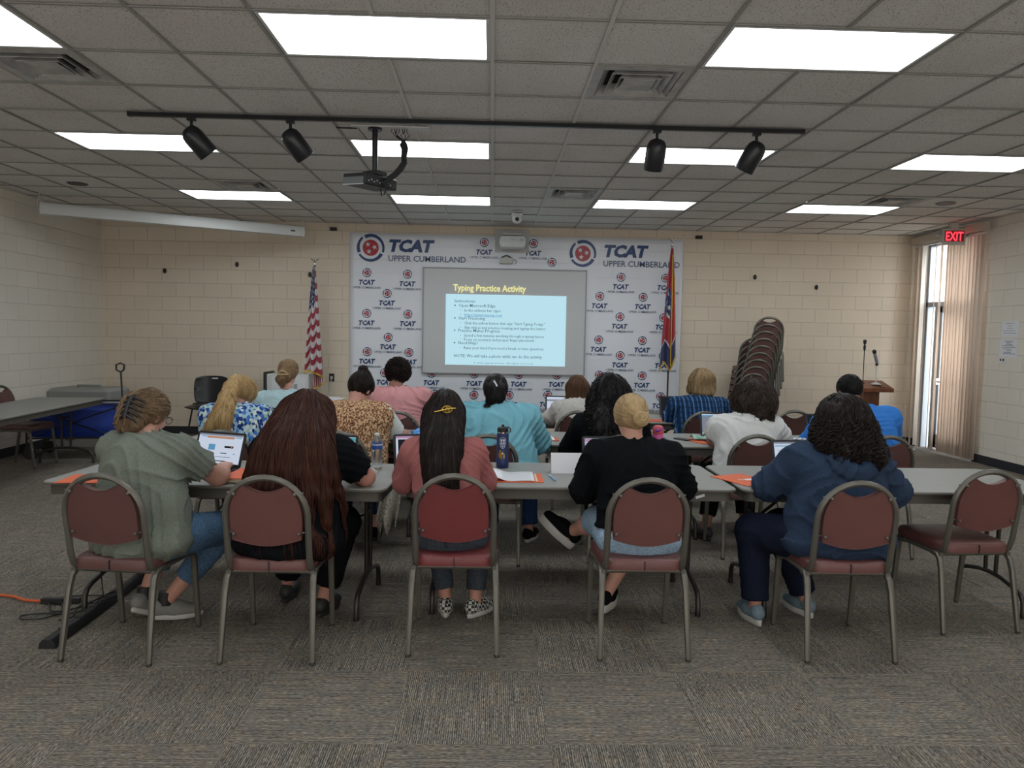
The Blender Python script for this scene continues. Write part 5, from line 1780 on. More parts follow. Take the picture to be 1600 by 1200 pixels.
def skin_mat(name, col):
    m = mat(name, col, .5, noise=(30, .06), bump=(140, .05))
    b = m.node_tree.nodes['Principled BSDF']
    b.inputs['Subsurface Weight'].default_value = .08
    b.inputs['Subsurface Scale'].default_value = .01
    return m


SK = {'a': skin_mat('skin_fair', (.52, .27, .20)), 'b': skin_mat('skin_medium', (.42, .20, .14)), 'c': skin_mat('skin_tan', (.33, .155, .10)), 'd': skin_mat('skin_pink', (.50, .24, .185))}
M['eye_white'] = mat('eye_white', (.6, .6, .58), .2)


def cloth(name, col, amount=.08, rough=.9, weave=500):
    k = .74
    return mat(name, tuple(c*k for c in col), rough, noise=(120, amount), bump=(weave, .12), spec=.12)


def ik(a, c, l1, l2, pole):
    """middle joint of a two bone limb"""
    a = np.array(a, float); c = np.array(c, float)
    d = c-a; L_ = np.linalg.norm(d); u = d/max(L_, 1e-6)
    if L_ > (l1+l2)*.995:
        return a+u*l1*L_/(l1+l2)
    x = (l1*l1-l2*l2+L_*L_)/(2*L_)
    h = math.sqrt(max(l1*l1-x*x, 1e-6))
    p = unit(np.array(pole, float)-u*np.dot(pole, u))
    return a+u*x+p*h


def hand_field(W, fdir, pdn, side, grip=.5, s=1.0):
    """W wrist, fdir finger direction, pdn palm normal, side +1 right / -1 left (thumb towards body centre)"""
    f = unit(fdir); nrm = unit(np.array(pdn)-f*np.dot(pdn, f)); lat = np.cross(f, nrm)*side
    H = Field()
    W = np.array(W, float)
    H.cap(W-f*.03, W+f*.02, .026*s, .027*s, .02, flat=lat, s=1.15)
    for k in range(4):
        x = (-.027+.018*k)*s
        H.cap(W+f*.015+lat*x*.6, W+f*(.078+.004*(1 if k in (1, 2) else 0))*s+lat*x, .013*s, .0115*s, .018)
    for k, ln in enumerate((.066, .075, .070, .054)):
        x = (-.030+.020*k)*s
        p0 = W+f*.080*s+lat*x
        b1 = .35*grip; b2 = 1.0*grip
        d1 = unit(f*math.cos(b1)+nrm*math.sin(b1)); d2 = unit(f*math.cos(b1+b2)+nrm*math.sin(b1+b2)); d3 = unit(f*math.cos(b1+b2*1.6)+nrm*math.sin(b1+b2*1.6))
        p1 = p0+d1*ln*.45*s; p2 = p1+d2*ln*.32*s; p3 = p2+d3*ln*.25*s
        H.cap(p0, p1, .0095*s, .0085*s, .006); H.cap(p1, p2, .0085*s, .0078*s, .004); H.cap(p2, p3, .0078*s, .0068*s, .004)
    t0 = W+f*.022*s-lat*.026*s
    t1 = t0+unit(f*.7-lat*.75+nrm*.3)*.042*s; t2 = t1+unit(f*.9-lat*.35+nrm*.35)*.034*s; t3 = t2+unit(f*.95-lat*.1+nrm*.4)*.022*s
    H.cap(t0, t1, .016*s, .0115*s, .015); H.cap(t1, t2, .0105*s, .0095*s, .005); H.cap(t2, t3, .0095*s, .008*s, .004)
    return H


class Person:
    def __init__(self, label, hip, neck, head, hyaw=0, hpitch=15, hroll=0, sw=.17, g=1.0, gb=1.0, yaw=0, hands=None, knees=None, ankles=None, toes=(0, 0),
                 skin='a', res=.010, sitz=.53, bulge=.03, arm=1.0, elbow=(None, None), seed=1, poles=((-.7, -.25, -.6), (.7, -.25, -.6)), group=None, tilt=(0, 0)):
        self.tilt = tilt
        self.root = empty('person', (hip[0], hip[1], 0), label, 'person', group)
        self.o = np.array((hip[0], hip[1], 0.0))
        self.res = res; self.seed = seed; self.g = g
        loc = lambda p: np.array(p, float)-self.o
        self.hip = loc((hip[0], hip[1], sitz)); self.N = loc(neck); self.Hc = loc(head)
        self.Rh = np.array(Matrix.Rotation(R(hyaw), 3, 'Z') @ Matrix.Rotation(R(hroll), 3, 'Y') @ Matrix.Rotation(-R(hpitch), 3, 'X'))
        self.yaw = yaw
        u = np.array((math.cos(R(yaw)), math.sin(R(yaw)), 0)); fw = np.array((-math.sin(R(yaw)), math.cos(R(yaw)), 0))
        self.u, self.fw = u, fw
        self.S = [self.N-u*sw+np.array((0, 0, -.055)), self.N+u*sw+np.array((0, 0, -.055))]
        self.sw, self.gb, self.arm, self.bulge = sw, gb, arm, bulge
        hands = hands or ((hip[0]-.13, hip[1]+.55, .78), (hip[0]+.13, hip[1]+.55, .78))
        self.W = [loc(hands[0]), loc(hands[1])]
        self.E = [ik(self.S[i], self.W[i], .285, .245, poles[i]) if elbow[i] is None else loc(elbow[i]) for i in (0, 1)]
        knees = knees or ((hip[0]-.12, hip[1]+.40, .50), (hip[0]+.12, hip[1]+.40, .50))
        ankles = ankles or ((hip[0]-.12, hip[1]+.36, .09), (hip[0]+.12, hip[1]+.36, .09))
        self.K = [loc(k) for k in knees]; self.A = [loc(a) for a in ankles]
        self.toes = toes
        self.skin = SK[skin]
        self.Hh = [self.hip-u*.10*g**.7+fw*.0, self.hip+u*.10*g**.7]

    def hd(self, p): return self.Hc+self.Rh @ np.array(p, float)

    def hdir(self, v): return self.Rh @ np.array(v, float)

    def torso(self, F, off=0.0, k=.09):
        g, gb = self.g, self.gb
        u, fw = self.u, self.fw
        Rm = np.stack([u, fw, np.array((0, 0, 1))], 1)
        lp = lambda t: self.hip*(1-t)+self.N*t
        bl = -fw*self.bulge
        F.ell(self.hip+fw*(-.01)+np.array((0, 0, -.005)), (.178*g+off, .128*g**.7+off, .095+off), Rm, k)
        F.ell(lp(.22)+bl*.6+fw*.02*g, (.160*g*gb+off, .118*g*gb**.5+off, .15+off), Rm, k)
        F.ell(lp(.45)+bl+fw*.01, (.150*g*gb**.7+off, .110*g**.8+off, .15+off), Rm, k)
        F.ell(lp(.72)+bl*.9, (.158*g**.7+off, .108*g**.6+off, .155+off), Rm, k)
        sh = self.N+np.array((0, 0, -.075))+bl*.5
        F.cap(sh-u*self.sw*.72, sh+u*self.sw*.72, .066+off, .066+off, k*.8)
        for i in (0, 1):
            F.cap(self.N+np.array((0, 0, -.015)), self.S[i]+np.array((0, 0, .008)), .046+off, .050+off, k*.6)
        return F

    def upper_arm(self, F, i, off=0.0, t1=1.0, k=.04, clip=None, flare=0.0):
        a = self.arm
        e = self.S[i]*(1-t1)+self.E[i]*t1
        r0, r1 = .056*a, (.056*(1-t1)+.043*t1)*a
        F.cap(self.S[i], e, r0+off, r1+off+flare, k, clip=clip)
        return e

    def forearm(self, F, i, off=0.0, t0=0.0, t1=1.0, k=.03, clip=None):
        a = self.arm
        p = self.E[i]*(1-t0)+self.W[i]*t0; q = self.E[i]*(1-t1)+self.W[i]*t1
        r = lambda t: (.043*(1-t)+.027*t)*(a if t < .8 else (1+(a-1)*.4))
        F.cap(p, q, r(t0)+off, r(t1)+off, k, clip=clip)
        return q

    def body(self, bareleg=False, bare=(0, 0)):
        F = Field()
        self.torso(F, -.012)
        Rh = self.Rh
        F.ell(self.hd((0, -.012, .028)), (.074, .094, .088), Rh, .02)
        F.ell(self.hd((0, .028, -.035)), (.056, .062, .070), Rh, .04)
        F.cap(self.hd((0, .06, -.085)), self.hd((0, .062, -.088)), .022, .020, .03)
        F.cap(self.N+np.array((0, 0, -.05)), self.hd((0, -.022, -.055)), .056*self.g**.3, .049*self.g**.2, .03)
        # brow, nose, lips, ears, eye sockets
        F.cap(self.hd((-.03, .078, .022)), self.hd((.03, .078, .022)), .010, .010, .015)
        F.cap(self.hd((0, .086, .012)), self.hd((0, .104, -.026)), .008, .012, .012)
        F.cap(self.hd((-.011, .094, -.03)), self.hd((.011, .094, -.03)), .007, .007, .008)
        F.cap(self.hd((-.017, .083, -.056)), self.hd((.017, .083, -.056)), .0075, .0075, .008)
        F.ell(self.hd((-.030, .084, .003)), (.014, .010, .009), Rh, .010, sub=True)
        F.ell(self.hd((.030, .084, .003)), (.014, .010, .009), Rh, .010, sub=True)
        for s in (-1, 1):
            F.ell(self.hd((s*.077, -.008, -.006)), (.009, .018, .031), Rh @ np.array(Matrix.Rotation(R(-s*18), 3, 'Z')), .008)
        for i in (0, 1):
            F.cap(self.S[i], self.E[i], .052*self.arm, .041*self.arm, .03)
            a = self.arm
            m = self.E[i]*.7+self.W[i]*.3
            F.cap(self.E[i], m, .041*a, .040*a, .02)
            F.cap(m, self.W[i], .040*a, .025*(1+(a-1)*.4), .02)
            F.cap(self.Hh[i], self.K[i], .085*self.g**.5, .058, .04)
            F.cap(self.K[i], self.K[i]*.6+self.A[i]*.4, .054, .052, .03)
            F.cap(self.K[i]*.6+self.A[i]*.4, self.A[i], .050, .033, .03)
            t = R(self.toes[i]); fd = np.array((math.sin(t), math.cos(t), 0))
            Rf = np.array(Matrix.Rotation(-t, 3, 'Z') @ Matrix.Rotation(R(self.tilt[i]), 3, 'X'))
            F.cap(self.A[i]+Rf @ np.array((0, -.015, -.035)), self.A[i]+Rf @ np.array((0, .12, -.052)), .028, .018, .03)
        V, Q = F.mesh(self.res)
        Vs, Qs = [V], [Q]; off = len(V)
        for i in (0, 1):
            fd = unit(self.W[i]-self.E[i]); fd = unit(fd*.5+np.array((.25 if i == 0 else -.25, .85, -.02)))
            fd[2] = min(fd[2], .0)
            H = hand_field(self.W[i], fd, (0, 0, -1), 1 if i == 0 else -1, grip=.45)
            v, q = H.mesh(min(.0045, self.res*.55))
            Vs.append(v); Qs.append(q+off); off += len(v)
        mi = [0]*sum(len(q) for q in Qs)
        for s in (-1, 1):
            E_ = Field().ell(self.hd((s*.030, .0785, .003)), (.0115, .0085, .0105), self.Rh, 0)
            v, q = E_.mesh(.004)
            Vs.append(v); Qs.append(q+off); off += len(v); mi += [1]*len(q)
            E_ = Field().ell(self.hd((s*.030, .0845, .003)), (.0052, .0030, .0052), self.Rh, 0)
            v, q = E_.mesh(.002)
            Vs.append(v); Qs.append(q+off); off += len(v); mi += [2]*len(q)
        self.bo = np_mesh('body', np.concatenate(Vs), np.concatenate(Qs), [self.skin, M['eye_white'], M['black']], self.root, mi)
        return self

    def shirt(self, material, name='shirt', sleeve='short', hem=.47, amp=.006, off=.010, neck_r=.062, neckdrop=.0, loose=0.0, arms=True, upto=.62, extra=None, fsc=1.0):
        F = Field()
        self.torso(F, off+loose*.5)
        F.ell(self.hip+np.array((0, -.01, -.015)), (.185*self.g+off+loose, .130*self.g**.7+off+loose, .08), np.stack([self.u, self.fw, np.array((0, 0, 1))], 1), .06)
        if arms:
            for i in (0, 1):
                d = unit(self.E[i]-self.S[i])
                if sleeve == 'short':
                    e = self.S[i]*(1-upto)+self.E[i]*upto
                    F.cap(self.S[i], self.E[i], .056*self.arm+off+.002, .050*self.arm+off+.012, .05, clip=(e, d))
                elif sleeve == 'elbow':
                    F.cap(self.S[i], self.E[i], .056*self.arm+off, .050*self.arm+off+.004, .045)
                    d2 = unit(self.W[i]-self.E[i])
                    F.cap(self.E[i], self.W[i], .047*self.arm+off, .040*self.arm+off, .03, clip=(self.E[i]+d2*.05, d2))
                elif sleeve == 'long':
                    F.cap(self.S[i], self.E[i], .056*self.arm+off, .048*self.arm+off+.004, .045)
                    d2 = unit(self.W[i]-self.E[i])
                    F.cap(self.E[i], self.W[i], .046*self.arm+off+.002, .031*self.arm+off, .03, clip=(self.W[i]-d2*.015, d2))
        if extra: extra(F)
        nk = self.N+np.array((0, 0, .045+neckdrop))
        F.cap(nk-self.fw*.0, nk+np.array((0, 0, .12)), neck_r, neck_r*1.1, .012, sub=True)
        self.sf = F
        if amp:
            amp = amp*1.9
            F.post.append(folds(amp*.8, self.seed, fsc))
            rg = np.random.RandomState(self.seed); segs = []
            bk = -self.fw
            for i, sg in ((0, -1), (1, 1)):
                ap = self.S[i]+np.array((0, 0, -.10))+bk*.06-self.u*sg*.02
                for k in range(5):       # creases fanning from the armpit over the back
                    a_ = R(rg.uniform(-35, 60)); ln = rg.uniform(.08, .17)*self.g**.5
                    q = ap+bk*.05*self.g+(-self.u*sg*math.cos(a_)-np.array((0, 0, 1))*math.sin(a_))*ln
                    segs.append((ap+bk*.03, q+bk*.02, amp*rg.uniform(.9, 1.7)*(1 if k % 2 else -1), .012))
                m_ = (self.S[i]+self.E[i])/2+bk*.03
                for k in range(4):
                    c_ = self.S[i]*(.75-.18*k)+self.E[i]*(.25+.18*k)
                    dd = unit(self.E[i]-self.S[i]); sd = unit(np.cross(dd, bk))
                    segs.append((c_-sd*.06+bk*.05, c_+sd*.05+dd*.03+bk*.05, amp*rg.uniform(-1.3, 1.3), .011))
            for k in range(6):           # soft rolls across the waist
                z = .50+.055*k+rg.uniform(-.01, .01); c_ = self.hip*0.0+np.array((self.hip[0], self.hip[1]-.115*self.g, z))
                x0 = rg.uniform(-.19, .02)*self.g; x1 = x0+rg.uniform(.10, .2)
                segs.append((c_+self.u*x0, c_+self.u*x1+np.array((0, 0, rg.uniform(-.02, .03))), amp*rg.uniform(-1.4, 1.6), .013))
            F.post.append(creases(segs))
        hz = hem

        def cut(P, f):
            return np.maximum(f, hz-P[..., 2]+.012*np.sin(P[..., 0]*22+self.seed)) if hz else f
        F.post.append(cut)
        V, Q = F.mesh(self.res*.9)
        o = np_mesh(name, V, Q, material, self.root)
        self.shirt_o = o
        return o

    def trousers(self, material, cuff=.10, amp=.005, off=.010, name='trousers', waist=.66):
        F = Field()
        u, fw = self.u, self.fw
        Rm = np.stack([u, fw, np.array((0, 0, 1))], 1)
        F.ell(self.hip+fw*(-.01)+np.array((0, 0, .0)), (.178*self.g+off*.8, .130*self.g**.7+off*.8, .10+off), Rm, .05)
        for i in (0, 1):
            lk = self.g**.55
            F.cap(self.Hh[i], self.K[i], .094*self.g**.5+off, .066*lk+off, .04)
            c = self.A[i]+unit(self.K[i]-self.A[i])*cuff
            d = unit(self.A[i]-self.K[i])
            F.cap(self.K[i], self.A[i], .062*lk+off, .047*lk**.6+off, .03, clip=(c, d))
        F.post.append(folds(amp, self.seed+5))
        F.post.append(lambda P, f: np.maximum(f, P[..., 2]-waist))
        V, Q = F.mesh(self.res*1.1)
        return np_mesh(name, V, Q, material, self.root)

    def shoes(self, upper, sole, h=.0, low=True, thick=.022, name='shoe'):
        tilt = self.tilt
        for i in (0, 1):
            t = R(self.toes[i])
            A = self.A[i]
            Rm = np.array(Matrix.Rotation(-t, 3, 'Z') @ Matrix.Rotation(R(tilt[i]), 3, 'X'))
            q = lambda x, y, z: A+Rm @ np.array((x, y, z))
            F = Field()
            zf = -.088+thick+.0
            F.cap(q(0, -.035, zf+.032), q(0, .06, zf+.030), .036, .040, .02)
            F.cap(q(0, .05, zf+.024), q(.004, .155, zf+.014), .040, .030, .03, flat=Rm @ np.array((1, 0, 0)), s=1.12)
            F.cap(q(0, -.03, zf+.045), q(0, -.02, zf+.058), .034, .033, .01)
            F.cap(q(0, -.005, zf+.085), q(0, .0, zf+.13), .030, .034, .01, sub=True)
            nrm = Rm @ np.array((0, 0, -1.0)); base = q(0, 0, zf)
            F.post.append(lambda P, f, base=base, nrm=nrm: np.maximum(f, (P-base) @ nrm))
            V, Q = F.mesh(min(.007, self.res*.8))
            so = np_mesh(name, V, Q, upper, self.root)
            prof = []
            for a in range(28):
                th = 2*PI*a/28
                y = .062+.130*math.sin(th); wdt = .043+.004*math.sin(th)-.008*(1 if math.sin(th) < -.3 else 0)
                prof.append((wdt*math.cos(th)*(1-.12*max(0, math.sin(th))**3), y))
            Vv = []
            for z, s in ((-.088, .95), (-.085, 1.0), (zf-.002, 1.02), (zf+.003, .98)):
                Vv += [q(x*s, .062+(y-.062)*s, z) for x, y in prof]
            Fs = [(k*28+j, k*28+(j+1) % 28, (k+1)*28+(j+1) % 28, (k+1)*28+j) for k in range(3) for j in range(28)]+[tuple(range(28))[::-1], tuple(84+j for j in range(28))]
            MB().raw(Vv, Fs).build('sole', sole, so, smooth=50)

    def scalp(self, F, inf=.012, fwd=.036):
        n = self.hdir((0, .80, -.60))
        F.ell(self.hd((0, -.013, .030)), (.077+inf, .096+inf, .090+inf), self.Rh, .03, clip=(self.Hc+n*fwd, n))
        return F

    def fall(self, F, pts, rs, k=.045, ns=9, marg=.7):
        """a hanging lock of hair that lies on top of the clothes instead of passing through them"""
        P = np.array(pts, float); t = np.linspace(0, 1, len(P)); tt = np.linspace(0, 1, ns)
        Q = np.stack([np.interp(tt, t, P[:, j]) for j in range(3)], 1)
        Q[1:-1] = (Q[:-2]+Q[2:]+2*Q[1:-1])/4
        r = np.interp(tt, np.linspace(0, 1, len(rs)), rs)
        e = .005
        for _ in range(14):
            d = self.sf.at(Q)
            G = np.tile(np.array((0, -1, .08)), (len(Q), 1))
            need = np.clip(r*marg-d, 0, .02)
            Q = Q+G*need[:, None]
        Q[1:-1] = (Q[:-2]+Q[2:]+2*Q[1:-1])/4
        for i in range(ns-1): F.cap(Q[i], Q[i+1], r[i], r[i+1], k)

    def finish_hair(self, F, material, items, groove=(.004, 90, 'z'), res=None, name='hair', lump=0.0, lsc=60.):
        amp, fr, _ = groove
        base = Field(); base.p = F.p
        Fm = Field(); Fm.p = list(F.p)
        Hc = self.Hc

        def gr(P, f):
            a = np.arctan2(P[..., 0]-Hc[0], -(P[..., 1]-Hc[1]-.03))
            s = np.sin(a*fr*.5+3*np.sin(P[..., 2]*14+a*3))+.6*np.sin(a*fr*1.1+P[..., 2]*20)
            f = f+amp*s*.5
            if lump:
                w = np.sin(P[..., 0]*lsc+2*np.sin(P[..., 2]*lsc*.6))*np.sin(P[..., 2]*lsc*.9+2.2*np.sin(P[..., 1]*lsc*.5+P[..., 0]*lsc*.4))*np.sin(P[..., 1]*lsc*.8+1.3)
                f = f-lump*w*1.5
            return f
        Fm.post.append(gr)
        V, Q = Fm.mesh(res or self.res*.8)
        allit = [it(V, base) for it in items]
        if getattr(self, 'sf', None) is not None:
            e = .005
            for A, *_ in allit:
                sh = A.shape
                Q_ = A.reshape(-1, 3)
                for _i in range(2):
                    d = self.sf.at(Q_)
                    m_ = d < .006
                    if not m_.any(): break
                    X = Q_[m_]
                    G = np.stack([self.sf.at(X+np.array(v)*e)-self.sf.at(X-np.array(v)*e) for v in ((1, 0, 0), (0, 1, 0), (0, 0, 1))], -1)
                    G /= np.maximum(np.linalg.norm(G, axis=1, keepdims=True), 1e-9)
                    Q_[m_] = X+G*np.clip(.010-d[m_], 0, .05)[:, None]
                A[...] = Q_.reshape(sh)
        Vs, Qs, Ts = [V], [Q], [np.full(len(V), .35)]
        if allit:
            v, q, t = strands_geo(allit)
            Vs.append(v); Qs.append(q+len(V)); Ts.append(t)
        return np_mesh(name, np.concatenate(Vs), np.concatenate(Qs), material, self.root, tone=np.concatenate(Ts))


def onhair(p, F, x, z, lift=.004):
    """point on the back of the hair at head-frame x, z"""
    y = -.30
    for _ in range(60):
        d = F.at(p.hd((x, y, z))[None])[0]
        if d < lift: break
        y += max(d-lift, .002)*.8
        if y > -.02: y = -.10; break
    return p.hd((x, y, z))


def down(P):
    d = np.zeros_like(P); d[:, 2] = -1; return d


def toward(T):
    T = np.array(T)

    def f(P):
        d = T-P
        return d/np.maximum(np.linalg.norm(d, axis=1, keepdims=True), .01)
    return f


def S_(n, L_, dirf, r=.0016, **kw):
    return lambda V, base: strands('', V, None, base, n, L_, dirf, r, **kw)


def above(zc, n, L_, dirf, r=.0016, below=False, box=None, **kw):
    def f(V, base):
        m = (V[:, 2] > zc) if not below else (V[:, 2] < zc)
        if box is not None: m &= box(V)
        W_ = V[m]
        if len(W_) < 5: W_ = V
        return strands('', W_, None, base, n, L_, dirf, r, **kw)
    return f
# ---------------------------------------------------------------- fabrics
C_ = {}
C_['sage'] = cloth('sage_tee', (.21, .235, .195), .14)
C_['denim'] = cloth('blue_denim', (.105, .19, .31), .35, weave=300)
C_['denim_light'] = cloth('light_denim', (0.374, 0.527, 0.680), .3, weave=300)
C_['denim_grey'] = cloth('grey_denim', (0.064, 0.077, 0.096), .35, weave=300)
C_['denim_dark'] = cloth('dark_blue_denim', (.018, .04, .10), .3, weave=300)
C_['black'] = cloth('black_cotton', (.008, .009, .011), .2)
C_['navy'] = cloth('navy_cotton', (.012, .016, .035), .2)
C_['rose'] = cloth('rose_tee', (0.425, 0.155, 0.149), .10)
C_['hoodie'] = cloth('blue_hoodie', (.034, .056, .104), .12)
C_['aqua'] = cloth('aqua_fleece', (.25, .58, .70), .06)
C_['white'] = cloth('white_tee', (0.840, 0.840, 0.825), .05)
C_['pale'] = cloth('pale_blue_top', (0.532, 0.728, 0.770), .06)
C_['pink'] = cloth('pink_tee', (0.756, 0.351, 0.365), .06)
C_['beige'] = cloth('beige_blouse', (0.648, 0.608, 0.567), .06)
C_['bright'] = cloth('bright_blue_shirt', (0.053, 0.255, 0.780), .06)


def voro_cloth(name, scale, stops, stretch=(1, 1, 1), noise=.0, feature='F1'):
    m = cloth(name, (.5, .5, .5))
    nt, N, L = nodes(m)
    b = N['Principled BSDF']
    tc = N.new('ShaderNodeTexCoord'); mp = N.new('ShaderNodeMapping'); mp.inputs['Scale'].default_value = stretch
    L.new(tc.outputs['Object'], mp.inputs['Vector'])
    src = mp.outputs['Vector']
    ns = N.new('ShaderNodeTexNoise'); ns.inputs['Scale'].default_value = scale*.6; L.new(src, ns.inputs['Vector'])
    mx = N.new('ShaderNodeVectorMath'); mx.operation = 'MULTIPLY_ADD'
    L.new(ns.outputs['Color'], mx.inputs[0]); mx.inputs[1].default_value = (noise, noise, noise); L.new(src, mx.inputs[2])
    vo = N.new('ShaderNodeTexVoronoi'); vo.inputs['Scale'].default_value = scale; vo.feature = feature
    L.new(mx.outputs[0], vo.inputs['Vector'])
    cr = N.new('ShaderNodeValToRGB'); cr.color_ramp.interpolation = 'CONSTANT' if feature == 'F1' and stops[0][2] else 'LINEAR'
    e = cr.color_ramp.elements
    e[0].position = stops[0][0]; e[0].color = (*stops[0][1], 1)
    e[1].position = stops[-1][0]; e[1].color = (*stops[-1][1], 1)
    for p, c, _ in stops[1:-1]:
        x = e.new(p); x.color = (*c, 1)
    if stops[0][2]:
        sp = N.new('ShaderNodeSeparateColor'); L.new(vo.outputs['Color'], sp.inputs[0]); L.new(sp.outputs[0], cr.inputs['Fac'])
    else:
        L.new(vo.outputs['Distance'], cr.inputs['Fac'])
    L.new(cr.outputs['Color'], b.inputs['Base Color'])
    return m


C_['floral'] = voro_cloth('blue_patterned_fabric', 55, [(0, (.02, .05, .22), 1), (.22, (.06, .17, .48), 1), (.42, (.30, .48, .62), 1), (.62, (.55, .62, .62), 1), (.8, (.35, .50, .40), 1), (.92, (.015, .03, .12), 1)], (1, 1, .6), .01)
C_['leopard'] = voro_cloth('leopard_print', 85, [(0, (.30, .12, .05), 0), (.26, (.22, .08, .035), 0), (.44, (.06, .024, .016), 0), (.56, (.56, .35, .20), 0), (1, (.60, .41, .26), 0)], (1, 1, .7), .02)
C_['lace'] = mat('lace_fabric', (.42, .38, .32), .9, noise=(70, .5))


def plaid():
    m = cloth('navy_plaid', (.02, .06, .16))
    nt, N, L = nodes(m)
    b = N['Principled BSDF']
    tc = N.new('ShaderNodeTexCoord'); sp = N.new('ShaderNodeSeparateXYZ'); L.new(tc.outputs['Object'], sp.inputs[0])

    def bands(src, sc, w):
        return math_node(nt, 'LESS_THAN', math_node(nt, 'FRACT', math_node(nt, 'MULTIPLY', src, sc)), w)
    vx = bands(sp.outputs['X'], 27, .36); vz = bands(sp.outputs['Z'], 20, .3); v2 = bands(sp.outputs['X'], 13.5, .06)
    def mixc(f, a, c):
        m_ = N.new('ShaderNodeMix'); m_.data_type = 'RGBA'; L.new(f, m_.inputs['Factor'])
        for k, v in (('A', a), ('B', c)):
            if isinstance(v, tuple): m_.inputs[k].default_value = (*v, 1)
            else: L.new(v, m_.inputs[k])
        return m_.outputs['Result']
    c = mixc(vx, (.010, .028, .07), (.028, .09, .22))
    c = mixc(math_node(nt, 'MULTIPLY', vz, .55), c, (.008, .016, .05))
    c = mixc(v2, c, (.16, .26, .42))
    L.new(c, b.inputs['Base Color'])
    return m


C_['plaid'] = plaid()


def checker():
    m = mat('checkered_canvas', (.5, .5, .5), .7)
    nt, N, L = nodes(m)
    tc = N.new('ShaderNodeTexCoord'); ck = N.new('ShaderNodeTexChecker'); ck.inputs['Scale'].default_value = 62
    ck.inputs['Color1'].default_value = (.50, .49, .45, 1); ck.inputs['Color2'].default_value = (.012, .012, .012, 1)
    mp = N.new('ShaderNodeMapping'); mp.inputs['Rotation'].default_value = (0, 0, .2)
    L.new(tc.outputs['Object'], mp.inputs[0]); L.new(mp.outputs[0], ck.inputs['Vector']); L.new(ck.outputs['Color'], N['Principled BSDF'].inputs['Base Color'])
    return m


C_['checker'] = checker()
C_['shoe_grey'] = mat('grey_canvas', (.20, .20, .18), .85, bump=(200, .2))
C_['shoe_blue'] = mat('blue_grey_mesh', (.14, .20, .24), .8, bump=(250, .3))
C_['sole'] = mat('white_rubber', (.46, .45, .42), .6)
C_['sole_dark'] = mat('dark_rubber', (.02, .02, .02), .6)
H_ = {}
C_['black'].node_tree.nodes['Principled BSDF'].inputs['Specular IOR Level'].default_value = .05
H_['ash'] = hair_mat('ash_brown_hair', (.075, .045, .025), (.30, .20, .12))
H_['auburn'] = hair_mat('auburn_hair', (.007, .004, .0035), (.085, .027, .016), .36, (70, 70, 2.5))
H_['dark'] = hair_mat('dark_brown_hair', (.005, .004, .004), (.028, .018, .015), .35)
H_['blond'] = hair_mat('blond_hair', (.22, .13, .055), (.62, .46, .26), .4)
H_['blondlong'] = hair_mat('golden_blond_hair', (.24, .14, .06), (.60, .42, .20), .4, (80, 80, 5))
H_['black'] = hair_mat('black_hair', (.004, .004, .004), (.016, .013, .013), .35)
H_['curly'] = hair_mat('curly_black_hair', (.004, .003, .003), (.030, .021, .017), .35)
H_['brown'] = hair_mat('warm_brown_hair', (.05, .024, .014), (.19, .10, .055), .4, (80, 80, 3))
H_['mouse'] = hair_mat('light_brown_hair', (.10, .055, .03), (.34, .22, .12))
H_['grey'] = hair_mat('dark_wavy_hair', (.014, .010, .009), (.075, .052, .042))
H_['streak'] = hair_mat('streaked_blond_hair', (.16, .09, .045), (.50, .36, .20), .45)

GP = 'seated learners'


def tie(p, tiept, tail, material, ns=500, nt_=260, r=.0015, tail_len=.2, curl=0.0, res=None, bun=None, falls=()):
    """hair pulled back to tiept (head frame), plus tail = list of (a, b, ra, rb) in person space or a bun"""
    F = Field(); p.scalp(F)
    T = p.hd(tiept)
    F.cap(p.hd((tiept[0]*.7, tiept[1]*.75, tiept[2])), T, .045, .022, .04)
    items = []
    HF = Field(); p.scalp(HF); HF.cap(p.hd((tiept[0]*.7, tiept[1]*.75, tiept[2])), T, .045, .022, .04)
    for (a, b, ra, rb) in tail: F.cap(a, b, ra, rb, .02)
    if bun: F.ell(bun[0], bun[1], p.Rh, .012)
    for pts_, rs_ in falls: p.fall(F, pts_, rs_, k=.03)
    items.append(lambda V, base: strands('', V[np.linalg.norm(V-p.Hc, axis=1) < .125], None, HF, ns, .13, toward(T), r, steps=9, wander=.12, lift=.002))
    if tail or falls:
        zc = T[2]
        items.append(lambda V, base: strands('', V[(np.linalg.norm(V-p.Hc, axis=1) > .10) & (V[:, 2] < zc+.02)], None, base, nt_, tail_len, down, r, curl=curl, cfreq=10, wander=.3, steps=10))
    if bun:
        c, rr = np.array(bun[0]), np.array(bun[1])
        def bn(V, base):
            rg = np.random.RandomState(4); n = 130; m = 16
            A = np.zeros((n, m, 3))
            for i in range(n):
                ax = unit(rg.randn(3)*np.array((.6, 1.2, .6))+p.hdir((0, -1, .1)))
                u1 = unit(np.cross(ax, rg.randn(3))); u2 = np.cross(ax, u1)
                ph = rg.rand()*6; ln = 1.5+2.5*rg.rand(); off = (rg.rand()-.5)*1.2
                for j in range(m):
                    t = ph+ln*j/(m-1)
                    v = (u1*math.cos(t)+u2*math.sin(t))*math.sqrt(max(.1, 1-off*off*.6))+ax*off*.6
                    v = unit(v)*(1.03+.05*rg.rand()*0)
                    A[i, j] = c+p.Rh @ (v*rr) if True else 0
            return A, rg.rand(n), np.linspace(0, 1, m), .0028, .5
        items.append(bn)
    p.lastF = F
    return p.finish_hair(F, material, items, groove=(.003, 60, 'z'), res=res)


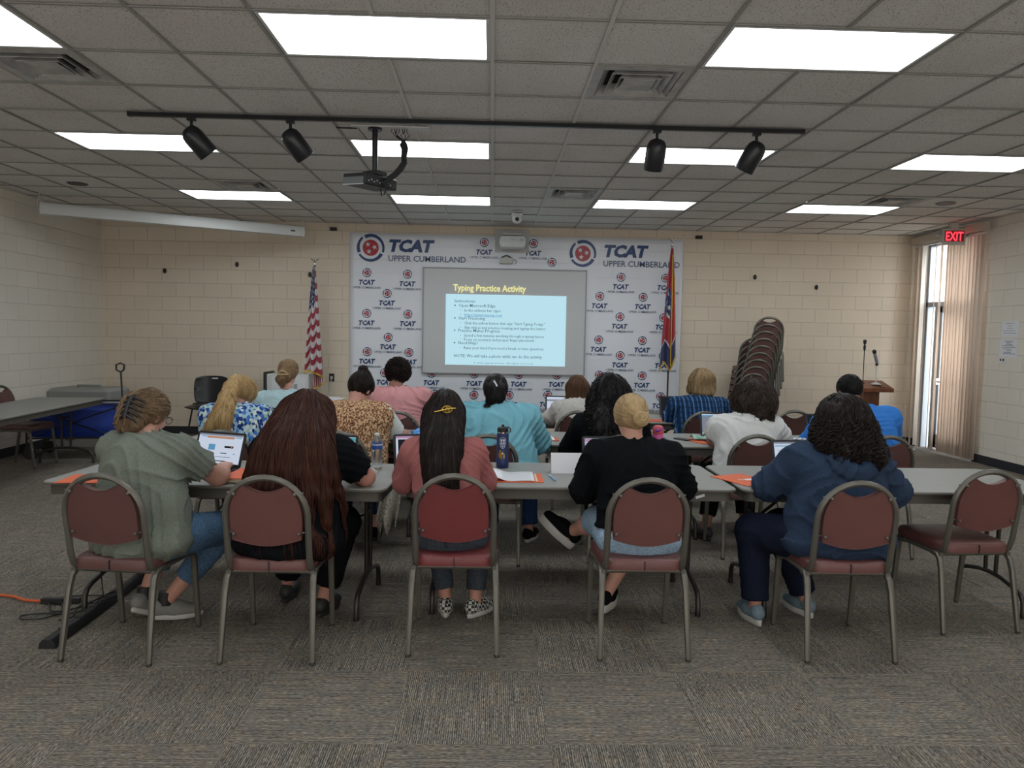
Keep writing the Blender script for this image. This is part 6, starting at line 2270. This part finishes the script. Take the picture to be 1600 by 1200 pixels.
# ================= row 1
# P1 sage tee, looking right
p = Person('person in sage green tee and jeans with claw clipped brown hair and glasses',
           (-1.70, 3.62), (-1.74, 3.76, .99), (-1.77, 3.845, 1.106), hyaw=-27, hpitch=22, sw=.185, g=1.20, gb=1.1, yaw=-14,
           hands=((-1.66, 4.17, .79), (-1.485, 4.13, .79)), elbow=(None, (-1.43, 3.885, .785)), arm=1.25,
           knees=((-1.72, 4.05, .52), (-1.40, 3.98, .50)), ankles=((-1.84, 3.92, .12), (-1.72, 3.90, .10)), toes=(12, 62), tilt=(-28, -4), res=.0085, seed=2, group=GP)
p.body()
p.shirt(C_['sage'], 'tee_shirt', 'short', hem=.44, amp=.008, off=.014, upto=.62, loose=.012)
p.trousers(C_['denim'], cuff=.16)
p.shoes(C_['shoe_grey'], C_['sole'])
so = MB()
for i in (0, 1): so.tube([p.A[i]+np.array((0, 0, -.01)), p.A[i]+np.array((0, 0, .05))+unit(p.K[i]-p.A[i])*.01], [.040, .037], 14)
so.build('sock', M['black'], p.root)
F = Field(); p.scalp(F, .016)
F.ell(p.hd((-.015, -.100, .0)), (.062, .045, .070), p.Rh, .04)
F.ell(p.hd((-.030, -.092, -.070)), (.056, .042, .055), p.Rh, .04)
F.ell(p.hd((.03, -.080, -.065)), (.045, .030, .040), p.Rh, .04)
T = p.hd((0, -.125, .01))
p.finish_hair(F, H_['ash'], [S_(650, .11, toward(T), .0017, steps=9, wander=.12), S_(160, .10, toward(p.hd((.03, -.15, -.02))), .002, steps=9, curl=.008, cfreq=8)], groove=(.004, 46, 'z'))
cl = MB()
for s_ in (-1, 1):
    for k in range(5):
        cl.tube([onhair(p, F, .028+s_*.004, .055-.024*k, .014), onhair(p, F, .028+s_*.020, .052-.025*k, .010), onhair(p, F, .028+s_*.036, .046-.027*k, .004), onhair(p, F, .028+s_*.042, .042-.027*k, -.001)], [.0075, .0075, .006, .003], 6)
cl.tube([onhair(p, F, .028, z_, .014) for z_ in (.065, .04, .015, -.01, -.035, -.055)], .011, 8)
cl.build('claw_clip', M['black'], p.root)
gl = MB()
for s in (-1, 1):
    gl.tube([p.hd((s*.034+.024*math.cos(a), .104, .004+.019*math.sin(a))) for a in np.linspace(0, 2*PI, 21)], .0016, 6)
    gl.tube([p.hd((s*.058, .102, .01)), p.hd((s*.078, .05, .012)), p.hd((s*.080, -.01, .012))], .0018, 6)
gl.tube([p.hd((-.01, .106, .006)), p.hd((.01, .106, .006))], .0016, 6)
gl.build('eyeglasses', M['black'], p.root)

# P2 very long auburn hair
p = Person('person with very long auburn hair over black clothes, nearest row', (-.99, 3.63), (-.965, 3.80, .985), (-.965, 3.88, 1.115), hyaw=4, hpitch=26, sw=.185, g=1.22, gb=1.05, yaw=0,
           hands=((-1.02, 4.15, .79), (-.80, 4.14, .79)), elbow=(None, (-.66, 3.90, .79)), arm=1.2,
           knees=((-1.10, 4.05, .52), (-.80, 4.02, .51)), ankles=((-1.16, 4.22, .09), (-.905, 4.00, .09)), toes=(0, 12), res=.0085, seed=3, skin='d', group=GP)
p.body()
p.shirt(C_['black'], 'blouse', 'short', hem=.44, amp=.0035, off=.014, upto=.75, loose=.03)
p.trousers(C_['black'], cuff=.08, off=.02)
p.shoes(C_['sole_dark'], C_['sole_dark'], name='sandal')
F = Field(); p.scalp(F, .016, .045)
for (x0, x1, x2, z1, z2, r1, r2) in ((-.075, -.17, -.255, .93, .76, .030, .016), (-.06, -.13, -.19, .93, .72, .034, .020), (-.03, -.07, -.11, .93, .70, .038, .022),
                                     (.01, .01, -.01, .93, .68, .038, .024), (.045, .08, .09, .93, .66, .036, .024), (.07, .14, .17, .93, .63, .032, .022), (.078, .17, .225, .90, .68, .028, .014)):
    p.fall(F, [p.hd((x0, -.045, .01)), (p.N[0]+x1*.72, p.N[1]-.07, 1.02), (p.N[0]+x1, p.N[1]-.10, z1), (p.N[0]+x2+.01, p.N[1]-.12, z2)], [.060, .045, r1, r2], marg=.5)
p.finish_hair(F, H_['auburn'], [S_(1700, .20, down, .0016, steps=14, wander=.10, lift=.004), above(.74, 800, .15, down, .0017, below=True, steps=12, wander=.15, lift=.005, free=1), above(1.05, 600, .2, down, .0015, steps=12, wander=.08)], groove=(.007, 70, 'z'))

# P3 rose tee, dark hair, gold clip
p = Person('person in dusty rose tee with long dark hair held by a gold clip, nearest row', (-.20, 3.72), (-.245, 3.86, .985), (-.245, 3.93, 1.125), hyaw=2, hpitch=20, sw=.158, g=.98, yaw=2,
           hands=((-.36, 4.18, .79), (-.12, 4.20, .79)), elbow=((-.455, 3.93, .765), (-.03, 3.93, .77)), arm=1.08,
           knees=((-.30, 4.10, .50), (-.05, 4.10, .50)), ankles=((-.235, 4.02, .09), (-.07, 4.00, .09)), toes=(-4, 34), res=.008, seed=4, skin='b', group=GP)
p.body()
p.shirt(C_['rose'], 'tee_shirt', 'elbow', hem=.60, amp=.006, off=.010)
p.trousers(C_['denim_grey'], cuff=.055, off=.006)
p.shoes(C_['checker'], C_['sole'])
F = Field(); p.scalp(F, .014)
for (x0, x1, x2, z2, r1, r2) in ((-.062, -.062, -.055, .72, .032, .020), (-.03, -.03, -.025, .66, .036, .026), (.02, .012, .015, .64, .036, .028), (.055, .050, .050, .68, .032, .022)):
    p.fall(F, [p.hd((x0, -.055, .0)), (p.N[0]+x1*1.05, p.N[1]-.085, 1.03), (p.N[0]+x1, p.N[1]-.12, .90), (p.N[0]+x2+.015, p.N[1]-.15, z2)], [.052, .042, r1, r2], k=.035)
for s_ in (-1, 1): p.fall(F, [p.hd((s_*.070, -.02, -.01)), p.N+np.array((s_*.085, -.05, .02)), p.N+np.array((s_*.095, -.07, -.06))], [.026, .016, .007], k=.02)
p.finish_hair(F, H_['dark'], [S_(1100, .17, down, .0015, steps=12, wander=.08, lift=.003), above(.80, 380, .10, down, .0015, below=True, steps=10, wander=.15, free=1)], groove=(.005, 80, 'z'))
gc_ = MB()
q = lambda x, z, d=0: onhair(p, F, x, z, .006+d)
gc_.tube([q(.026*math.cos(a)+.014, -.005+.020*math.sin(a)*(1 if math.cos(a) > -.6 else .8)) for a in np.linspace(0, 2*PI, 25)], .0024, 8)
gc_.tube([q(-.052, -.020, .0), q(-.03, -.016, .0), q(-.01, -.010, .003), q(.03, .0, .003), q(.058, .004, .0)], .0028, 8)
for k in range(4): gc_.tube([q(.004+.008*k, -.022, .003), q(.010+.005*k, .012, .003)], .0016, 6)
gc_.tube([q(.020+.008*math.cos(a), .008+.007*math.sin(a), .004) for a in np.linspace(0, 5, 14)], .0018, 6)
gc_.build('gold_hair_clip', M['gold'], p.root)

# P4 blond bun, black tee
p = Person('person in loose black tee with blond hair in a low bun, nearest row', (.765, 3.70), (.755, 3.82, .985), (.742, 3.88, 1.125), hyaw=0, hpitch=16, sw=.19, g=1.08, gb=1.05, yaw=0,
           hands=((.62, 4.18, .79), (.90, 4.16, .79)), elbow=((.50, 3.88, .74), (1.03, 3.88, .76)), arm=1.15,
           knees=((.60, 3.98, .55), (.88, 4.08, .52)), ankles=((.475, 4.16, .44), (.66, 4.03, .115)), toes=(-78, 22), tilt=(42, 0), res=.0085, seed=5, skin='a', group=GP)
p.body()
p.shirt(C_['black'], 'tee_shirt', 'elbow', hem=.58, amp=.007, off=.016, loose=.012)
p.trousers(C_['denim_light'], cuff=.18, off=.012)
p.shoes(C_['black'], C_['sole'], thick=.042)
tie(p, (.02, -.10, -.012), [], H_['blond'], ns=1100, r=.0014, bun=(p.hd((.030, -.132, -.024)), (.040, .032, .037)))

# P5 blue hoodie, curly dark hair
p = Person('person in dark blue hoodie and navy trousers with long curly dark hair, nearest row', (1.81, 3.72), (1.845, 3.86, .975), (1.875, 3.90, 1.135), hyaw=6, hpitch=14, sw=.215, g=1.38, gb=1.12, yaw=9,
           hands=((1.72, 4.20, .79), (1.98, 4.18, .79)), elbow=((1.515, 3.93, .765), (2.20, 3.92, .74)), arm=1.38,
           knees=((1.46, 3.98, .50), (1.66, 4.10, .50)), ankles=((1.47, 3.93, .09), (1.80, 4.05, .09)), toes=(-6, -14), res=.009, seed=6, skin='b', group=GP)
p.body()


def hood(F):
    # hood lying in a U on the upper back, laid on the surface of the back
    ref = Field(); ref.p = list(F.p)

    def on(x, z):
        y = -.45
        for _ in range(80):
            d = ref.at(np.array([[x, y, z]]))[0]
            if d < .004 or y > .05: break
            y += max(d*.8, .003)
        return np.array((x, y, z))
    cx, cz = p.N[0]+.01, p.N[2]
    us = [on(cx+.125*math.cos(a), cz-.005-.105*math.sin(a)) for a in np.linspace(.15, PI-.15, 15)]
    for q0, q1 in zip(us[:-1], us[1:]): F.cap(q0, q1, .021, .021, .008)
    us = [on(cx+.085*math.cos(a), cz+.005-.080*math.sin(a)) for a in np.linspace(.15, PI-.15, 11)]
    for q0, q1 in zip(us[:-1], us[1:]): F.cap(q0, q1, .026, .026, .03)


p.shirt(C_['hoodie'], 'hoodie', 'long', hem=.43, amp=.010, off=.016, loose=.02, extra=hood, neck_r=.055)
p.trousers(C_['navy'], cuff=.04, off=.018)
p.shoes(C_['shoe_blue'], C_['sole'], thick=.030)
F = Field(); p.scalp(F, .020, .045)
for (x0, x1, x2, y2, z2, r1, r2) in ((-.06, -.10, -.135, -.03, 1.005, .048, .034), (-.04, -.07, -.085, -.09, .99, .050, .036), (.0, .0, .0, -.10, .975, .052, .038), (.04, .07, .085, -.09, .955, .050, .038), (.06, .10, .14, -.04, .955, .046, .034)):
    p.fall(F, [p.hd((x0, -.04, .03)), (p.Hc[0]+x1, p.Hc[1]-.05+y2*.4, 1.07), (p.Hc[0]+x2, p.Hc[1]+y2, z2)], [.066, r1, r2], marg=.25)
p.finish_hair(F, H_['curly'], [above(1.12, 500, .10, down, .0020, steps=10, wander=.10, curl=.003, cfreq=6), above(1.17, 230, .16, down, .0065, below=True, steps=26, curl=.014, cfreq=22, wander=.25, lift=.004, taper=.5),
                                above(1.15, 1500, .10, down, .0022, below=True, steps=18, curl=.012, cfreq=16, wander=.4, lift=.008)], groove=(.004, 34, 'z'), lump=.006, lsc=75.)

# ================= row 2
# P6 blond ponytail, floral
p = Person('person in blue and white patterned top with blond ponytail, second row', (-1.82, 5.17), (-1.83, 5.34, .985), (-1.815, 5.43, 1.080), hyaw=-18, hpitch=34, sw=.19, g=1.28, gb=1.1, yaw=-4,
           hands=((-1.88, 5.62, .79), (-1.64, 5.62, .79)), arm=1.25, res=.011, seed=7, skin='d', group=GP, knees=((-1.95, 5.58, .5), (-1.70, 5.58, .5)), ankles=((-1.93, 5.52, .09), (-1.72, 5.52, .09)))
p.body(); p.shirt(C_['floral'], 'patterned_top', 'elbow', hem=.44, amp=.006, off=.016, loose=.02); p.trousers(C_['black']); p.shoes(C_['black'], C_['sole_dark'])
T_ = p.hd((-.03, -.10, .075))
p.tailpts = [T_, T_+np.array((-.02, -.055, -.03)), np.array((-.03, -.01, 1.0)), np.array((-.06, -.06, .92)), np.array((-.12, -.07, .85))]
tie(p, (-.03, -.10, .075), [], H_['blondlong'], ns=350, nt_=520, tail_len=.16, curl=.005, r=.0018,
    falls=[(p.tailpts, [.026, .042, .050, .046, .020]), ([T_, np.array((-.01, -.03, 1.0)), np.array((-.01, -.07, .92)), np.array((-.0, -.08, .86))], [.026, .04, .040, .016]), ([T_, np.array((-.05, .0, .98)), np.array((-.12, -.03, .90)), np.array((-.17, -.02, .84))], [.02, .030, .020, .008])])

# P7 leopard wrap, top bun
p = Person('person in leopard print wrap over a white tee with a dark top bun, second row', (-1.02, 5.18), (-.985, 5.33, 1.02), (-.955, 5.42, 1.135), hyaw=-28, hpitch=32, sw=.20, g=1.34, gb=1.1, yaw=-6,
           hands=((-.98, 5.64, .79), (-.66, 5.66, .79)), elbow=(None, (-.70, 5.42, .80)), arm=1.35, res=.011, seed=8, skin='d', group=GP, knees=((-1.12, 5.60, .5), (-.84, 5.60, .5)), ankles=((-1.1, 5.5, .09), (-.86, 5.5, .09)))
p.body(); p.shirt(C_['white'], 'white_tee', 'short', hem=.5, amp=.004, off=.010, upto=.85); p.trousers(C_['denim_dark']); p.shoes(C_['black'], C_['sole_dark'])
F = Field(); p.torso(F, .024)
F.cap(p.S[0], p.E[0], .084, .078, .05)
F.cap(p.S[1], p.S[1]*.50+p.E[1]*.50+np.array((-.01, -.01, .01)), .082, .074, .05, clip=(p.S[1]*.5+p.E[1]*.5, p.E[1]-p.S[1]))
F.cap(p.S[1]+np.array((.0, -.04, -.05)), np.array((.22, .0, .45)), .060, .045, .07)
F.cap(np.array((-.20, -.04, .75)), np.array((-.22, -.02, .45)), .07, .06, .07)
F.cap(p.N+np.array((0, 0, .04)), p.N+np.array((0, 0, .2)), .066, .07, .01, sub=True)
F.post.append(folds(.008, 3)); F.post.append(lambda P, f: np.maximum(f, .40-P[..., 2]))
V, Q = F.mesh(.010); np_mesh('leopard_wrap', V, Q, C_['leopard'], p.root)
# lace hem hanging beside the seat
V = []; 
nI, nJ = 22, 16
for i in range(nI+1):
    for j in range(nJ+1):
        s, t = i/nI, j/nJ
        z = .60-(.34+.14*math.sin(t*PI*2.2+.4)**2)*s
        V.append((.235+.13*t+.02*math.sin(s*4), -.02+.05*math.sin(t*PI*3)*(.3+s)+.05*t, z))
Q = [(i*(nJ+1)+j, i*(nJ+1)+j+1, (i+1)*(nJ+1)+j+1, (i+1)*(nJ+1)+j) for i in range(nI) for j in range(nJ)]
MB().raw(V, Q).build('lace_hem', C_['lace'], p.root, smooth=180, solid=.003)
tie(p, (0, -.05, .11), [], H_['dark'], ns=380, r=.0018, bun=(p.hd((0, -.055, .135)), (.036, .036, .034)))

# P8 aqua sweatshirt
p = Person('person in aqua sweatshirt with black hair tied back, second row', (.045, 5.15), (.05, 5.32, 1.015), (.030, 5.38, 1.140), hyaw=0, hpitch=22, sw=.215, g=1.42, gb=1.15, yaw=-6,
           hands=((-.10, 5.66, .79), (.20, 5.68, .79)), elbow=((-.20, 5.40, .80), (.36, 5.42, .77)), arm=1.45, res=.011, seed=9, skin='b', group=GP,
           knees=((-.02, 5.58, .5), (.26, 5.56, .5)), ankles=((0, 5.5, .09), (.30, 5.50, .09)), toes=(0, 20))
p.body(); p.shirt(C_['aqua'], 'sweatshirt', 'long', hem=.43, amp=.011, off=.020, loose=.03); p.trousers(C_['denim_dark'], off=.02, cuff=.04); p.shoes(C_['black'], C_['sole'])
T_ = p.hd((.0, -.10, .0))
tie(p, (.0, -.10, .0), [(p.hd((0, -.05, -.01)), p.hd((0, -.075, -.06)), .080, .060), (p.hd((.03, -.08, -.02)), p.hd((.03, -.085, -.105)), .040, .030), (T_, p.hd((-.015, -.105, -.09)), .048, .048), (p.hd((-.015, -.105, -.09)), p.hd((-.04, -.10, -.145)), .046, .022)], H_['black'], ns=450, nt_=300, tail_len=.10, r=.002, curl=.003)
FT = p.lastF
MB().tube([onhair(p, FT, -.012, .035), onhair(p, FT, .0, .015), onhair(p, FT, .010, -.008)], .006, 8).build('hair_clip', M['whiteprint'], p.root)

# P9 black curls
p = Person('person in black top with very long curly black hair, second row', (.885, 5.20), (.875, 5.34, .965), (.870, 5.42, 1.150), hyaw=4, hpitch=16, sw=.20, g=1.22, gb=1.0, yaw=0,
           hands=((.76, 5.66, .79), (1.0, 5.66, .79)), arm=1.25, res=.011, seed=10, skin='c', group=GP, knees=((.78, 5.6, .5), (1.0, 5.6, .5)), ankles=((.8, 5.5, .09), (.99, 5.5, .09)))
p.body(); p.shirt(C_['black'], 'black_top', 'long', hem=.44, amp=.006, off=.014, loose=.02); p.trousers(C_['black']); p.shoes(C_['black'], C_['sole_dark'])
F = Field(); p.scalp(F, .022, .048)
for (x0, x1, x2, y2, z2, r1, r2) in ((-.07, -.12, -.125, -.05, .82, .046, .034), (-.03, -.06, -.06, -.14, .74, .052, .040), (.03, .05, .05, -.15, .73, .052, .040), (.07, .12, .13, -.06, .80, .046, .034)):
    p.fall(F, [p.hd((x0, -.04, .01)), (p.Hc[0]+x1, p.Hc[1]-.06+y2*.3, 1.06), (p.Hc[0]+x1*1.1, p.Hc[1]+y2, .93), (p.Hc[0]+x2, p.Hc[1]+y2-.02, z2)], [.066, r1, r1*.85, r2*.8], marg=.4)
p.finish_hair(F, H_['black'], [above(1.2, 200, .16, down, .006, below=True, steps=24, curl=.010, cfreq=20, wander=.2, lift=.003, taper=.5), S_(900, .12, down, .0024, steps=16, curl=.008, cfreq=14, wander=.3, lift=.006)], groove=(.004, 36, 'z'), lump=.004)

# P10 white tee, wavy dark bob
p = Person('person in white tee with chin length wavy dark hair, second row', (1.89, 5.35), (1.925, 5.49, .945), (1.985, 5.54, 1.120), hyaw=-4, hpitch=18, sw=.205, g=1.26, gb=1.05, yaw=2,
           hands=((1.84, 5.84, .79), (2.12, 5.82, .79)), elbow=((1.695, 5.52, .79), (2.26, 5.58, .78)), arm=1.3, res=.011, seed=11, skin='c', group=GP, knees=((1.78, 5.75, .5), (2.02, 5.75, .5)), ankles=((1.68, 5.6, .09), (2.0, 5.65, .09)), toes=(-20, 0))
p.body(); p.shirt(C_['white'], 'tee_shirt', 'short', hem=.52, amp=.008, off=.016, upto=.8, loose=.02); p.trousers(C_['black']); p.shoes(C_['sole_dark'], C_['sole_dark'])
F = Field(); p.scalp(F, .022, .05)
for (x0, x2, y2, z2, r2) in ((-.07, -.115, .0, 1.055, .034), (-.05, -.08, -.09, 1.025, .040), (.0, .0, -.12, .995, .044), (.05, .08, -.10, .985, .042), (.07, .12, -.01, 1.02, .036)):
    p.fall(F, [p.hd((x0, -.03, .02)), (p.Hc[0]+x2*.95, p.Hc[1]-.03+y2*.8, 1.09), (p.Hc[0]+x2, p.Hc[1]+y2, z2)], [.064, r2+.004, r2*.6], marg=.5)
p.finish_hair(F, H_['grey'], [S_(150, .11, down, .0075, steps=18, curl=.010, cfreq=8, wander=.3, lift=.002, taper=.3), S_(800, .10, down, .0022, steps=12, curl=.009, cfreq=7, wander=.4, lift=.006)], groove=(.006, 28, 'z'), lump=.005, lsc=50.)

# P11 bright blue shirt, short hair
p = Person('person in bright blue shirt with close cropped dark hair, second row', (2.84, 5.40), (2.815, 5.56, 1.02), (2.765, 5.62, 1.170), hyaw=6, hpitch=18, sw=.235, g=1.46, gb=1.1, yaw=0,
           hands=((2.70, 5.90, .79), (3.00, 5.90, .79)), arm=1.45, res=.011, seed=12, skin='c', group=GP, knees=((2.72, 5.8, .5), (3.0, 5.8, .5)), ankles=((2.72, 5.7, .09), (3.0, 5.7, .09)))
p.body(); p.shirt(C_['bright'], 'shirt', 'long', hem=.43, amp=.006, off=.018, loose=.02); p.trousers(C_['navy']); p.shoes(C_['black'], C_['sole_dark'])
F = Field(); p.scalp(F, .009, .040)
p.finish_hair(F, H_['black'], [S_(1600, .014, down, .0014, steps=3, wander=1.2, lift=.004)], groove=(.001, 30, 'z'))

# ================= row 3
p = Person('person in pale blue top with low brown ponytail held by a tan clip, third row', (-1.86, 6.68), (-1.90, 6.84, .965), (-1.895, 6.93, 1.165), hyaw=-6, hpitch=20, sw=.20, g=1.22, yaw=0,
           hands=((-1.98, 7.1, .79), (-1.78, 7.1, .79)), arm=1.2, res=.012, seed=13, skin='a', group=GP, knees=((-1.98, 7.1, .5), (-1.75, 7.1, .5)), ankles=((-1.96, 7.0, .09), (-1.77, 7.0, .09)))
p.body(); p.shirt(C_['pale'], 'top', 'short', hem=.44, amp=.007, off=.014, loose=.02); p.trousers(C_['denim_dark']); p.shoes(C_['black'], C_['sole_dark'])
T_ = p.hd((0, -.11, -.035))
tie(p, (0, -.11, -.035), [(p.hd((0, -.03, -.0)), p.hd((0, -.07, -.06)), .085, .060), (T_, p.hd((-.01, -.125, -.10)), .036, .040), (p.hd((-.01, -.125, -.10)), p.hd((.0, -.11, -.145)), .040, .020)], H_['mouse'], ns=350, nt_=160, tail_len=.06, curl=.005, r=.002)
FT = p.lastF
MB().tube([onhair(p, FT, x_, -.040+.012*math.cos(x_*50), .006) for x_ in np.linspace(-.05, .05, 9)], .007, 8).tube([onhair(p, FT, x_, -.058-.010*math.cos(x_*50), .006) for x_ in np.linspace(-.04, .045, 9)], .006, 8).build('claw_clip', mat('tan_plastic', (.45, .32, .16), .4), p.root)

p = Person('person in pink tee with short dark curly hair, third row', (-.83, 6.53), (-.85, 6.69, 1.025), (-.855, 6.76, 1.178), hyaw=-24, hpitch=26, sw=.23, g=1.40, yaw=-6,
           hands=((-.92, 6.98, .79), (-.66, 7.0, .79)), arm=1.35, res=.012, seed=14, skin='b', group=GP, knees=((-.95, 6.95, .5), (-.70, 6.95, .5)), ankles=((-.94, 6.85, .09), (-.72, 6.85, .09)))
p.body(); p.shirt(C_['pink'], 'tee_shirt', 'short', hem=.44, amp=.007, off=.016, loose=.02, upto=.85); p.trousers(C_['denim_dark']); p.shoes(C_['black'], C_['sole_dark'])
F = Field(); p.scalp(F, .024, .042)
p.finish_hair(F, H_['dark'], [S_(1100, .045, down, .0028, steps=8, curl=.010, cfreq=8, wander=1.5, lift=.010)], groove=(.004, 30, 'z'), lump=.010, lsc=80.)

p = Person('person in pale beige blouse with straight shoulder length brown hair, third row', (.79, 6.80), (.815, 6.95, .91), (.82, 7.02, 1.055), hyaw=0, hpitch=20, sw=.165, g=.98, yaw=4,
           hands=((.66, 7.22, .79), (.92, 7.24, .79)), elbow=((.575, 7.02, .78), None), arm=1.25, res=.012, seed=15, skin='a', group=GP, knees=((.70, 7.2, .5), (.9, 7.2, .5)), ankles=((.7, 7.1, .09), (.9, 7.1, .09)))
p.body(); p.shirt(C_['beige'], 'blouse', 'long', hem=.46, amp=.008, off=.018, loose=.02); p.trousers(C_['denim_dark']); p.shoes(C_['black'], C_['sole_dark'])
F = Field(); p.scalp(F, .014, .048)
for dx in (-.07, -.03, .02, .065):
    F.cap(p.hd((dx*.9, -.045, .0)), np.array((p.Hc[0]+dx*1.05, p.Hc[1]-.085, .84-.02*abs(dx)*10)), .055, .026, .04)
p.finish_hair(F, H_['brown'], [S_(600, .16, down, .0018, steps=10, wander=.12, lift=.003)], groove=(.005, 60, 'z'))

p = Person('person in navy blue plaid shirt with blond bob hair, third row', (1.98, 6.92), (2.01, 7.06, .955), (2.045, 7.13, 1.125), hyaw=0, hpitch=18, sw=.215, g=1.26, yaw=0,
           hands=((1.90, 7.36, .79), (2.15, 7.36, .79)), elbow=((1.76, 7.12, .78), (2.30, 7.12, .78)), arm=1.35, res=.012, seed=16, skin='a', group=GP, knees=((1.87, 7.3, .5), (2.1, 7.3, .5)), ankles=((1.88, 7.2, .09), (2.1, 7.2, .09)))
p.body()


def collar(F):
    c = p.N+np.array((0, -.005, .035))
    for i in range(8):
        a0, a1 = PI*1.0*(i/8), PI*((i+1)/8)
        f_ = lambda a: c+np.array((.068*math.cos(a), -.06*math.sin(a), 0))
        F.cap(f_(a0), f_(a1), .016, .016, .01)


p.shirt(C_['plaid'], 'plaid_shirt', 'long', hem=.44, amp=.006, off=.016, loose=.02, extra=collar); p.trousers(C_['navy']); p.shoes(C_['black'], C_['sole_dark'])
F = Field(); p.scalp(F, .020, .048)
for (dx, dy, z, r) in ((-.105, .0, 1.055, .034), (-.06, -.08, 1.04, .042), (.0, -.095, 1.03, .044), (.06, -.08, 1.04, .042), (.105, .0, 1.055, .034)):
    F.cap(p.hd((dx*.6, -.03, .02)), np.array((p.Hc[0]+dx, p.Hc[1]+dy, z)), .062, r, .04)
p.finish_hair(F, H_['streak'], [S_(700, .10, down, .0022, steps=10, curl=.005, cfreq=7, wander=.3, lift=.006)], groove=(.008, 34, 'z'))
